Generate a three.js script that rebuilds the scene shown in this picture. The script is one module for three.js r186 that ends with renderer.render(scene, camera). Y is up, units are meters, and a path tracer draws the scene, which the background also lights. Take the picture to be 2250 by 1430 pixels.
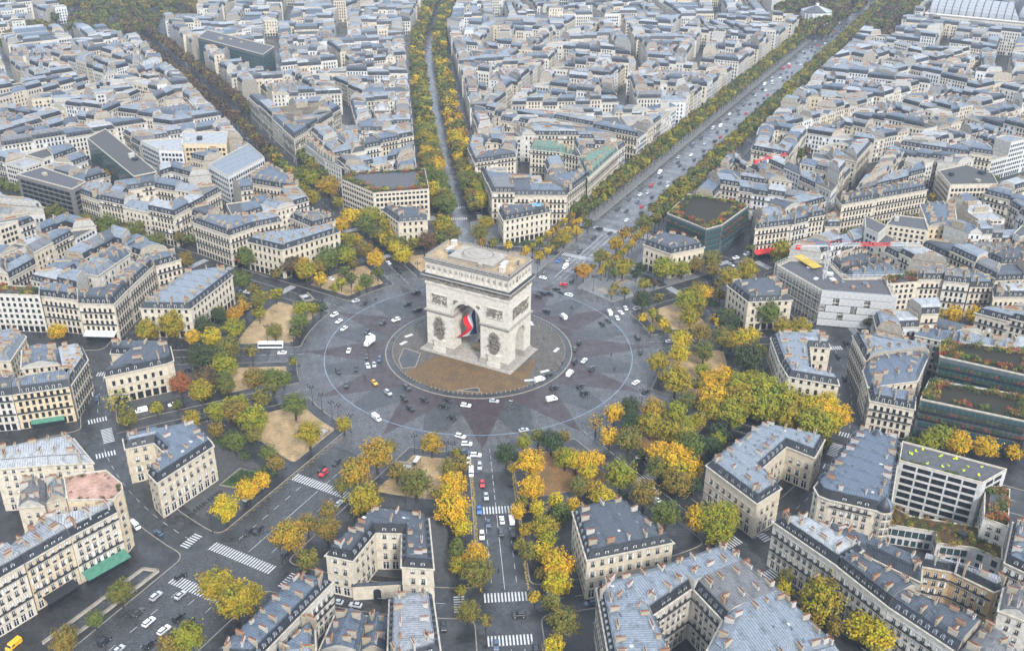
import * as THREE from 'three';
import { mergeGeometries } from 'three/addons/utils/BufferGeometryUtils.js';
import { Brush, Evaluator, SUBTRACTION } from 'three-bvh-csg';
import { ImprovedNoise } from 'three/addons/math/ImprovedNoise.js';
import { MarchingCubes } from 'three/addons/objects/MarchingCubes.js';

// ---------------------------------------------------------------- camera, sky, sun, exposure
const scene = new THREE.Scene();
const CAM = [215.69, 237.35, 367.254, -0.493676, 0.484575, 2212.04, 0.009512]; // x, y, z, yaw, pitch, focal length in photo pixels, roll
const camera = new THREE.PerspectiveCamera(2 * Math.atan(715 / CAM[5]) * 180 / Math.PI, 2250 / 1430, 2, 6000);
const eye = new THREE.Vector3(CAM[0], CAM[1], CAM[2]);
const fwd = new THREE.Vector3(Math.sin(CAM[3]) * Math.cos(CAM[4]), -Math.sin(CAM[4]), -Math.cos(CAM[3]) * Math.cos(CAM[4]));
const rgt = new THREE.Vector3(Math.cos(CAM[3]), 0, Math.sin(CAM[3])), upv = rgt.clone().cross(fwd);
const rollR = rgt.clone().multiplyScalar(Math.cos(CAM[6])).addScaledVector(upv, Math.sin(CAM[6]));
const rollU = upv.clone().multiplyScalar(Math.cos(CAM[6])).addScaledVector(rgt, -Math.sin(CAM[6]));
camera.position.copy(eye);
camera.quaternion.setFromRotationMatrix(new THREE.Matrix4().makeBasis(rollR, rollU, fwd.clone().negate()));
camera.updateMatrixWorld();

// overcast sky: even cloud, a little brighter overhead
{
  const w = 64, h = 32, d = new Float32Array(w * h * 4);
  for (let y = 0; y < h; y++) for (let x = 0; x < w; x++) {
    const e = Math.sin(((y + 0.5) / h - 0.5) * Math.PI), k = e > 0 ? 0.8 + 0.2 * e : 0.5, i = (y * w + x) * 4;
    d[i] = 0.46 * k; d[i + 1] = 0.515 * k; d[i + 2] = 0.605 * k; d[i + 3] = 1;
  }
  const t = new THREE.DataTexture(d, w, h, THREE.RGBAFormat, THREE.FloatType);
  t.mapping = THREE.EquirectangularReflectionMapping; t.magFilter = THREE.LinearFilter; t.needsUpdate = true;
  scene.background = t; scene.environment = t;
}
const sun = new THREE.DirectionalLight(new THREE.Color(1, 0.975, 0.94), 1.5);
sun.position.set(300, 330, 250); sun.target.position.set(0, 0, 0); sun.castShadow = true; sun.shadow.radius = 20;
Object.assign(sun.shadow.camera, { left: -700, right: 700, top: 700, bottom: -700, near: 1, far: 1500 });
scene.add(sun, sun.target);
scene.fog = new THREE.FogExp2(new THREE.Color(0.72, 0.85, 1.0), 0.00011);
const renderer = new THREE.WebGLRenderer({ antialias: true });
renderer.toneMapping = THREE.LinearToneMapping;
renderer.toneMappingExposure = 3.2;
renderer.shadowMap.enabled = true;

// ---------------------------------------------------------------- surveyed data, metres (x, z), the arch at the origin
const BUILDINGS=[
 ["stone_mansion","pale stone mansion with open courtyard beside the fenced garden","hotel",16,0,[[-36.9,168.0],[-35.7,140.5],[-38.4,138.9],[-51.2,133.7],[-69.3,154.0],[-63.4,158.4],[-57.1,150.0],[-47.5,153.3],[-44.5,165.3]]],
 ["stone_mansion","stone mansion with dark zinc roof round a courtyard facing the camera","hotel",16,1,[[40.7,169.6],[50.1,167.6],[48.3,152.3],[56.4,148.2],[65.6,162.2],[75.1,158.0],[60.0,137.4],[40.8,143.6]]],
 ["stone_mansion","stone mansion with flat grey zinc roof and rooftop light well","hotel",17,0,[[102.4,110.7],[117.2,131.0],[138.7,109.1],[114.8,97.1]]],
 ["stone_mansion","stone mansion bent round a garden court with pale zinc roof","hotel",15.5,0,[[133.6,59.6],[156.9,72.9],[161.9,59.9],[152.1,52.2],[156.7,32.4],[167.9,34.6],[168.4,20.6],[143.9,23.4]]],
 ["stone_mansion","curved stone mansion with row of brick chimney stacks on pale roof","hotel",16,1,[[127.1,-50.7],[136.4,-31.2],[143.3,-20.0],[164.2,-23.3],[162.5,-27.8],[151.3,-28.5],[144.7,-51.0],[153.5,-54.6],[148.9,-64.2],[128.3,-53.7]]],
 ["stone_mansion","stone mansion with slate roof beside the scaffolded building","hotel",16,0,[[91.9,-95.6],[106.8,-82.4],[125.3,-95.2],[120.4,-99.8],[110.5,-112.5],[98.1,-102.2]]],
 ["stone_mansion","stone mansion at the corner of the widest avenue, black slate roof","hotel",15,0,[[33.6,-126.5],[51.4,-121.5],[64.5,-139.6],[61.4,-142.6],[48.5,-144.2],[35.2,-142.4]]],
 ["stone_mansion","small stone mansion with a blue sheet on its roof behind the arch","hotel",16,1,[[-60.8,-127.9],[-50.9,-116.4],[-33.3,-143.0],[-37.5,-147.4],[-62.2,-133.3]]],
 ["stone_mansion","small stone mansion below the white office with roof garden","hotel",16,0,[[-121.9,-94.4],[-103.3,-83.9],[-90.2,-95.1],[-98.4,-105.8],[-121.4,-98.8]]],
 ["stone_mansion","long stone mansion with slate dormers beside the clump of autumn trees","hotel",17,0,[[-158.4,-16.2],[-133.8,-16.7],[-122.3,-53.2],[-130.1,-56.3],[-142.8,-38.6],[-156.0,-25.7]]],
 ["stone_mansion","long wedge shaped mansion with two rows of chimneys above sand garden","hotel",16,1,[[-149.0,70.2],[-127.3,58.7],[-135.9,20.2],[-145.3,16.4],[-157.5,31.4]]],
 ["stone_mansion","stone mansion with U shaped grey roof beside clipped round trees","hotel",14.5,0,[[-114.8,122.7],[-100.3,101.2],[-99.6,97.9],[-110.1,89.4],[-133.0,101.6],[-128.6,107.0],[-119.6,102.7],[-109.7,112.8],[-116.7,119.8]]],
 ["terrace_building","corner apartment building with pink roof terrace and potted shrubs","flat",24,2,[[-46.6,197.4],[-33.1,189.5],[-34.7,184.0],[-37.8,181.6],[-48.9,178.7],[-59.4,188.4]],"terrace"],
 ["apartment_building","apartment building above the long green awning","apt",20,1,[[-31.9,190.1],[-35.2,206.7],[-45.3,206.3],[-33.5,190.1]]],
 ["apartment_building","yellow stone apartment building above the glass cafe front","apt",20,2,[[-35.2,206.9],[-37.2,222.9],[-43.9,222.0],[-45.3,206.4]]],
 ["apartment_building","apartment building with bay windows at the lower left picture edge","apt",21,1,[[-36.1,223.8],[-38.0,237.4],[-47.1,231.6],[-43.9,222.2]]],
 ["rear_building","slate roofed rear building with three skylights","gable",15,1,[[-69.9,201.0],[-62.4,196.0],[-74.0,186.5],[-81.4,190.7]]],
 ["rear_building","small zinc hipped rear building beside the pink terrace","gable",13,1,[[-65.9,193.2],[-62.4,187.6],[-70.4,180.7],[-76.4,184.4]]],
 ["party_wall_building","blue zinc roofed building with bare party walls near left edge","gable",19,1,[[-91.1,193.5],[-76.5,182.0],[-63.3,173.2],[-82.1,166.0],[-99.1,186.4]]],
 ["apartment_building","long zinc roofed apartment slab behind the large green tree","apt",16,3,[[50.4,178.7],[51.3,216.1],[40.3,221.4],[39.4,182.8]]],
 ["apartment_building","zinc roofed apartment building beside the rear lane below the courtyard mansion","apt",18,3,[[72.3,178.4],[82.4,170.0],[97.1,188.8],[87.5,201.5]]],
 ["low_building","low dark roofed workshop at bottom of picture","gable",8,3,[[54.0,182.4],[63.4,179.2],[70.1,192.6],[59.6,198.4]]],
 ["low_building","lower zinc roofed shed beside the bottom workshop","gable",6,3,[[62.3,177.5],[68.9,175.1],[76.5,186.9],[69.1,191.0]]],
 ["zinc_roof_house","light zinc roofed house on the avenue side of the bottom courtyard","apt",21,4,[[127.2,145.9],[144.8,174.6],[160.3,164.1],[146.5,147.9]]],
 ["zinc_roof_house","light zinc roofed house with slate band behind the bottom courtyard","apt",21,4,[[127.2,145.9],[146.5,147.9],[152.7,131.5],[142.0,127.6]]],
 ["zinc_roof_house","light zinc roofed house at the sharp street corner of the bottom block","apt",21,4,[[142.0,127.6],[153.5,131.5],[164.5,113.3],[155.3,109.0]]],
 ["zinc_roof_house","blue zinc roofed house at right of the bottom courtyard","apt",21,3,[[153.5,131.5],[165.6,139.9],[178.4,121.4],[164.5,113.3]]],
 ["zinc_roof_house","patchwork zinc roofed house with many chimneys at bottom of picture","gable",21,3,[[165.6,139.9],[165.4,153.6],[178.6,159.6],[199.5,136.6],[178.4,121.4]]],
 ["domed_building","corner apartment building with blue zinc cupolas and curved stone bays","dome",20,1,[[173.3,59.7],[175.8,63.6],[179.7,64.2],[194.2,62.5],[198.8,61.9],[199.3,59.0],[195.3,15.7],[186.4,15.1],[179.0,15.9]]],
 ["apartment_building","apartment building with round topped dormers at the street corner above pink shopfronts","apt",19,3,[[165.6,84.6],[189.6,96.4],[192.2,91.1],[169.1,81.9]]],
 ["apartment_building","middle apartment building of the row beside the curved street trees","apt",19,3,[[189.7,96.6],[207.4,107.5],[212.1,98.9],[193.8,91.4]]],
 ["apartment_building","apartment building with two metal stair hatches on its zinc roof","apt",19,3,[[207.5,107.6],[228.4,117.1],[233.2,102.0],[212.2,99.3]]],
 ["apartment_building","zinc roofed building at the lower right picture corner","gable",19,3,[[228.5,117.3],[240.5,121.3],[244.9,110.6],[233.6,101.0]]],
 ["rear_building","blue zinc roofed rear wing between street row and garden roof","gable",17,3,[[192.1,86.9],[196.3,84.1],[214.5,88.7],[213.6,80.3],[199.2,77.9],[179.9,75.9]]],
 ["brick_building","ochre brick apartment building with slate dormers","apt",18,5,[[213.7,82.0],[222.7,80.0],[235.4,83.4],[238.7,78.8],[214.0,78.8]]],
 ["apartment_building","tall zinc roofed building beside the ochre brick one at right edge","gable",20,3,[[237.3,94.2],[246.6,95.1],[246.8,78.0],[237.7,83.0]]],
 ["office_building","concrete framed office building with roof terrace of lime chairs","bay",22,6,[[197.1,31.3],[225.7,31.0],[232.5,17.7],[195.9,17.6]],"deck"],
 ["garden_roof_building","low zigzag building with planted brown and green roof","garden",8,6,[[198.2,52.6],[214.9,48.3],[216.2,54.4],[227.7,50.9],[232.9,51.8],[237.1,53.2],[236.2,41.9],[227.3,37.9],[205.4,43.4],[197.1,39.8]]],
 ["white_building","pale building with planted roof trough beside the concrete office","flat",17,3,[[228.4,44.6],[236.5,45.9],[235.0,22.3],[226.6,23.7]],"garden"],
 ["white_building","white apartment building at the right picture edge below the offices","apt",18,3,[[237.1,67.2],[245.3,69.5],[245.4,49.0],[237.7,43.7]]],
 ["apartment_building","apartment building with scalloped zinc dormers on the curved street","apt",19,1,[[160.6,-65.8],[170.8,-44.6],[193.8,-66.2],[191.7,-71.6],[162.2,-66.3]]],
 ["party_wall_building","zinc roofed building below a large blank cream wall","gable",17,1,[[170.9,-46.8],[171.0,-38.9],[175.7,-26.2],[193.1,-41.8],[193.9,-68.1]]],
 ["apartment_building","apartment building with white dormers beside the dark glass offices","apt",15,1,[[178.2,-19.0],[175.6,-28.2],[194.4,-30.9],[195.6,-20.9]]],
 ["glass_office","dark glass office building with red shrubs on its roof","glass",17,7,[[196.5,-26.4],[237.5,-29.5],[238.6,-51.7],[197.3,-45.0]],"garden"],
 ["glass_office","teal glass office building with planted upper terraces","glass",22,7,[[198.7,-58.8],[237.0,-59.4],[236.7,-85.7],[196.6,-74.4]],"garden"],
 ["apartment_building","zinc roofed building behind the planted glass offices","gable",19,3,[[185.9,-80.5],[203.9,-80.6],[203.1,-91.8],[188.0,-85.7]]],
 ["apartment_building","light zinc roofed building behind the teal offices","gable",20,4,[[204.4,-78.7],[222.4,-79.9],[221.7,-91.4],[203.0,-92.7]]],
 ["apartment_building","grey roofed building at right edge above the teal offices","gable",20,3,[[222.4,-79.5],[236.1,-80.3],[234.4,-98.6],[221.7,-92.4]]],
 ["scaffolded_building","building under renovation wrapped in scaffold and white sheeting","scaffold",18,6,[[109.0,-127.7],[137.3,-107.8],[169.4,-118.7],[161.5,-139.0],[142.7,-128.2],[130.7,-144.7],[112.5,-137.8]],"deck"],
 ["apartment_building","apartment building with red planted roof terrace beside the scaffold","flat",19,1,[[164.1,-130.6],[177.4,-141.3],[175.6,-152.8],[161.4,-142.2]],"garden"],
 ["apartment_building","cream apartment building, second along the row right of the scaffold","apt",19,1,[[177.1,-145.3],[188.4,-151.7],[186.9,-158.4],[176.5,-151.3]]],
 ["apartment_building","white apartment building, third along the row right of the scaffold","apt",19,3,[[188.8,-149.5],[200.7,-153.0],[198.5,-161.2],[187.3,-157.4]]],
 ["apartment_building","low mansard building, fourth along the row right of the scaffold","apt",17,1,[[201.3,-152.9],[211.7,-158.7],[209.8,-162.6],[200.1,-159.6]]],
 ["apartment_building","long slate roofed building at the end of the row right of the scaffold","apt",16,1,[[213.2,-148.9],[231.8,-159.4],[230.6,-167.1],[212.3,-156.7]]],
 ["apartment_building","corner apartment building above the red restaurant canopy by the crane","apt",18,1,[[83.5,-172.9],[99.5,-189.6],[95.1,-197.0],[80.7,-187.1]]],
 ["apartment_building","white building with red window panels beside the red canopy corner","apt",18,3,[[100.0,-189.2],[107.0,-200.2],[103.3,-208.3],[95.6,-198.0]]],
 ["apartment_building","tall cream building behind the one with red window panels","apt",20,1,[[106.9,-200.2],[114.2,-209.2],[110.8,-215.0],[98.7,-206.4]]],
 ["town_house","short slate roofed house squeezed between taller cream buildings","apt",13,1,[[115.6,-209.1],[123.3,-214.1],[120.4,-219.4],[114.4,-214.4]]],
 ["apartment_building","long balconied building with bare brick end wall","apt",19,1,[[118.9,-234.6],[134.7,-255.0],[130.1,-264.6],[113.8,-244.2]]],
 ["apartment_building","long balconied building with black dormers above the tree lined side avenue","apt",19,1,[[134.8,-255.7],[160.2,-289.0],[154.2,-293.7],[130.4,-265.5]]],
 ["apartment_building","white banded building with rooftop machines behind the crane jib","flat",22,1,[[149.5,-205.7],[172.4,-208.1],[167.2,-227.4],[150.8,-224.5]]],
 ["party_wall_building","building with a tall bare cream end wall behind the crane","gable",21,2,[[170.9,-219.2],[185.2,-227.4],[179.4,-261.1],[161.6,-250.9]]],
 ["office_building","cream stone office with square windows and flat pale roof","modern",19,1,[[160.6,-330.5],[171.7,-305.0],[198.5,-322.4],[193.0,-342.5],[175.2,-353.2]]],
 ["glass_store","black and white glass store with a rooftop garden on the widest avenue","glass",18,7,[[30.5,-170.1],[59.2,-157.8],[65.1,-168.9],[69.3,-205.8],[58.1,-211.8],[30.3,-207.5]],"garden"],
 ["ring_roof_building","large building with glazed ring roof on the widest avenue","apt",19,1,[[39.8,-310.8],[66.4,-308.3],[62.0,-377.6],[37.0,-379.5],[29.5,-365.5]]],
 ["office_building","white office building with green roof garden and curved penthouse","modern",20,1,[[-169.8,-117.5],[-137.2,-107.2],[-111.4,-130.1],[-135.0,-161.7],[-172.4,-131.8]],"garden"],
 ["apartment_building","large corner apartment building at the head of the tree lined avenue","apt",20,1,[[-103.0,-180.1],[-74.0,-143.4],[-33.1,-165.2],[-37.3,-169.7],[-58.7,-180.2],[-90.3,-170.2]]],
 ["apartment_building","corner building at the near end of the shopping avenue","apt",20,1,[[-33.4,-166.7],[-34.3,-198.2],[-42.3,-205.0],[-57.6,-182.6]]],
 ["copper_roof_building","long building with green copper roof and corner turret","copper",22,1,[[-32.1,-193.6],[-37.2,-254.3],[-45.3,-259.2],[-51.4,-221.7]]],
 ["copper_roof_building","rear wing with green copper roof","copper",20,1,[[-94.1,-232.6],[-71.8,-237.3],[-57.7,-235.5],[-81.4,-249.3],[-98.6,-243.6]]],
 ["apartment_building","flatiron apartment building beside orange avenue trees","apt",20,1,[[-132.4,-212.5],[-112.9,-189.4],[-95.2,-213.9],[-107.5,-239.4],[-118.9,-244.5],[-143.3,-234.7]]],
 ["apartment_building","rounded corner apartment building above the white cafe awning","apt",19,1,[[-173.9,84.8],[-158.4,77.3],[-165.0,62.4],[-170.6,60.7],[-175.0,72.7],[-179.1,78.7]]],
 ["apartment_building","apartment building with long grey zinc roof behind the wedge mansion","apt",19,1,[[-165.1,62.0],[-176.3,33.6],[-182.8,35.6],[-179.1,59.1]]],
 ["apartment_building","apartment building at the far end of the zinc roof row","apt",19,1,[[-174.0,35.3],[-169.2,22.5],[-173.8,21.0],[-183.2,34.2]]],
 ["apartment_building","apartment building with four black balcony lines near left edge","apt",19,1,[[-196.3,88.3],[-177.2,82.6],[-186.3,75.4],[-200.8,82.8]]],
 ["apartment_building","pale flat roofed building with plants on top at left edge","flat",20,3,[[-216.8,100.3],[-194.8,89.9],[-203.3,82.9],[-224.9,93.7]],"garden"],
 ["apartment_building","yellow stone apartment building with green shop awnings","apt",17,2,[[-132.7,154.1],[-117.6,138.4],[-123.6,131.6],[-137.6,148.1]]],
 ["apartment_building","apartment building with ragged dormers on the curved street","apt",17,1,[[-117.9,137.3],[-129.0,118.8],[-140.0,112.6],[-145.5,119.9],[-129.0,131.6]]],
 ["rear_building","grey roofed hall near the left picture edge","gable",14,1,[[-167.7,135.4],[-162.9,132.7],[-175.6,114.4],[-183.0,112.9],[-189.5,122.3]]],
 ["rear_building","slate roofed rear building with white walls","gable",16,1,[[-149.4,137.0],[-137.3,126.3],[-150.5,116.5],[-162.8,126.0]]],
 ["apartment_building","narrow apartment building at the left picture edge","apt",17,3,[[-142.0,161.6],[-132.7,154.4],[-138.4,149.0],[-146.5,157.2]]],
 ["apartment_building","corner apartment building above the red cafe awning","apt",19,1,[[-200.4,-18.9],[-169.1,-14.5],[-165.8,-30.4],[-175.5,-39.2],[-198.3,-28.4]]],
 ["apartment_building","wing with round headed dormers behind the long mansion","apt",18,1,[[-167.6,-32.7],[-159.6,-47.9],[-163.3,-49.7],[-172.5,-35.9]]],
 ["apartment_building","zinc roofed building behind the long mansion at the avenue corner","apt",18,1,[[-157.7,-53.8],[-138.5,-48.8],[-133.1,-63.1],[-147.8,-66.7],[-160.3,-55.2]]],
 ["balcony_block","dark slab of flats with long planted balconies","bay",24,8,[[-344.6,-14.8],[-292.7,-13.4],[-296.2,-26.9],[-343.0,-32.2]]],
 ["apartment_building","white corner building next to the dark balcony slab","apt",19,1,[[-302.1,-20.5],[-274.9,-17.1],[-287.0,-38.6],[-300.6,-30.8]]],
 ["apartment_building","long wedge shaped block with dark dormers on the left side avenue","apt",19,1,[[-274.3,-16.8],[-216.6,-20.0],[-222.6,-65.1],[-233.7,-65.9],[-270.3,-62.0],[-286.6,-38.9]]],
 ["office_building","white striped office with flat roof beside the brown tree avenue","modern",22,9,[[-258.1,-92.1],[-231.3,-81.8],[-236.8,-122.4],[-266.3,-140.2]]],
 ["glass_office","long glass sided office slab with white roof edge","glass",24,7,[[-366.8,-89.2],[-278.1,-48.3],[-272.3,-62.1],[-373.1,-110.9]]],
 ["office_building","white square windowed office behind the glass slab","modern",22,9,[[-309.3,-99.0],[-293.6,-106.0],[-316.6,-126.4],[-334.9,-107.2]]],
 ["office_building","cream stepped office building with ribbon windows","modern",23,2,[[-302.9,-115.3],[-277.3,-130.2],[-295.6,-151.7],[-322.4,-133.9]]],
 ["glass_slab","long dark glass slab building far off at upper left","glass",26,7,[[-529.7,-364.9],[-425.7,-339.7],[-438.4,-370.3],[-545.7,-394.8]]],
 ["apartment_building","wedge shaped palace block with pale roof edge beside the brown avenue","apt",20,1,[[-356.2,-241.1],[-253.0,-172.3],[-267.9,-246.8],[-286.4,-255.2],[-264.6,-187.8],[-342.3,-244.7]]],
 ["apartment_building","long slate roofed hall beside the tree avenue","gable",18,3,[[-240.9,-169.5],[-208.1,-149.8],[-188.3,-142.2],[-208.8,-154.6],[-236.2,-171.9]]],
 ["party_wall_building","building with bare stone end wall and round zinc roof","apt",19,1,[[-218.5,-85.8],[-182.3,-89.9],[-197.2,-105.1],[-225.8,-114.4],[-223.8,-93.8]]]
];
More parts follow.
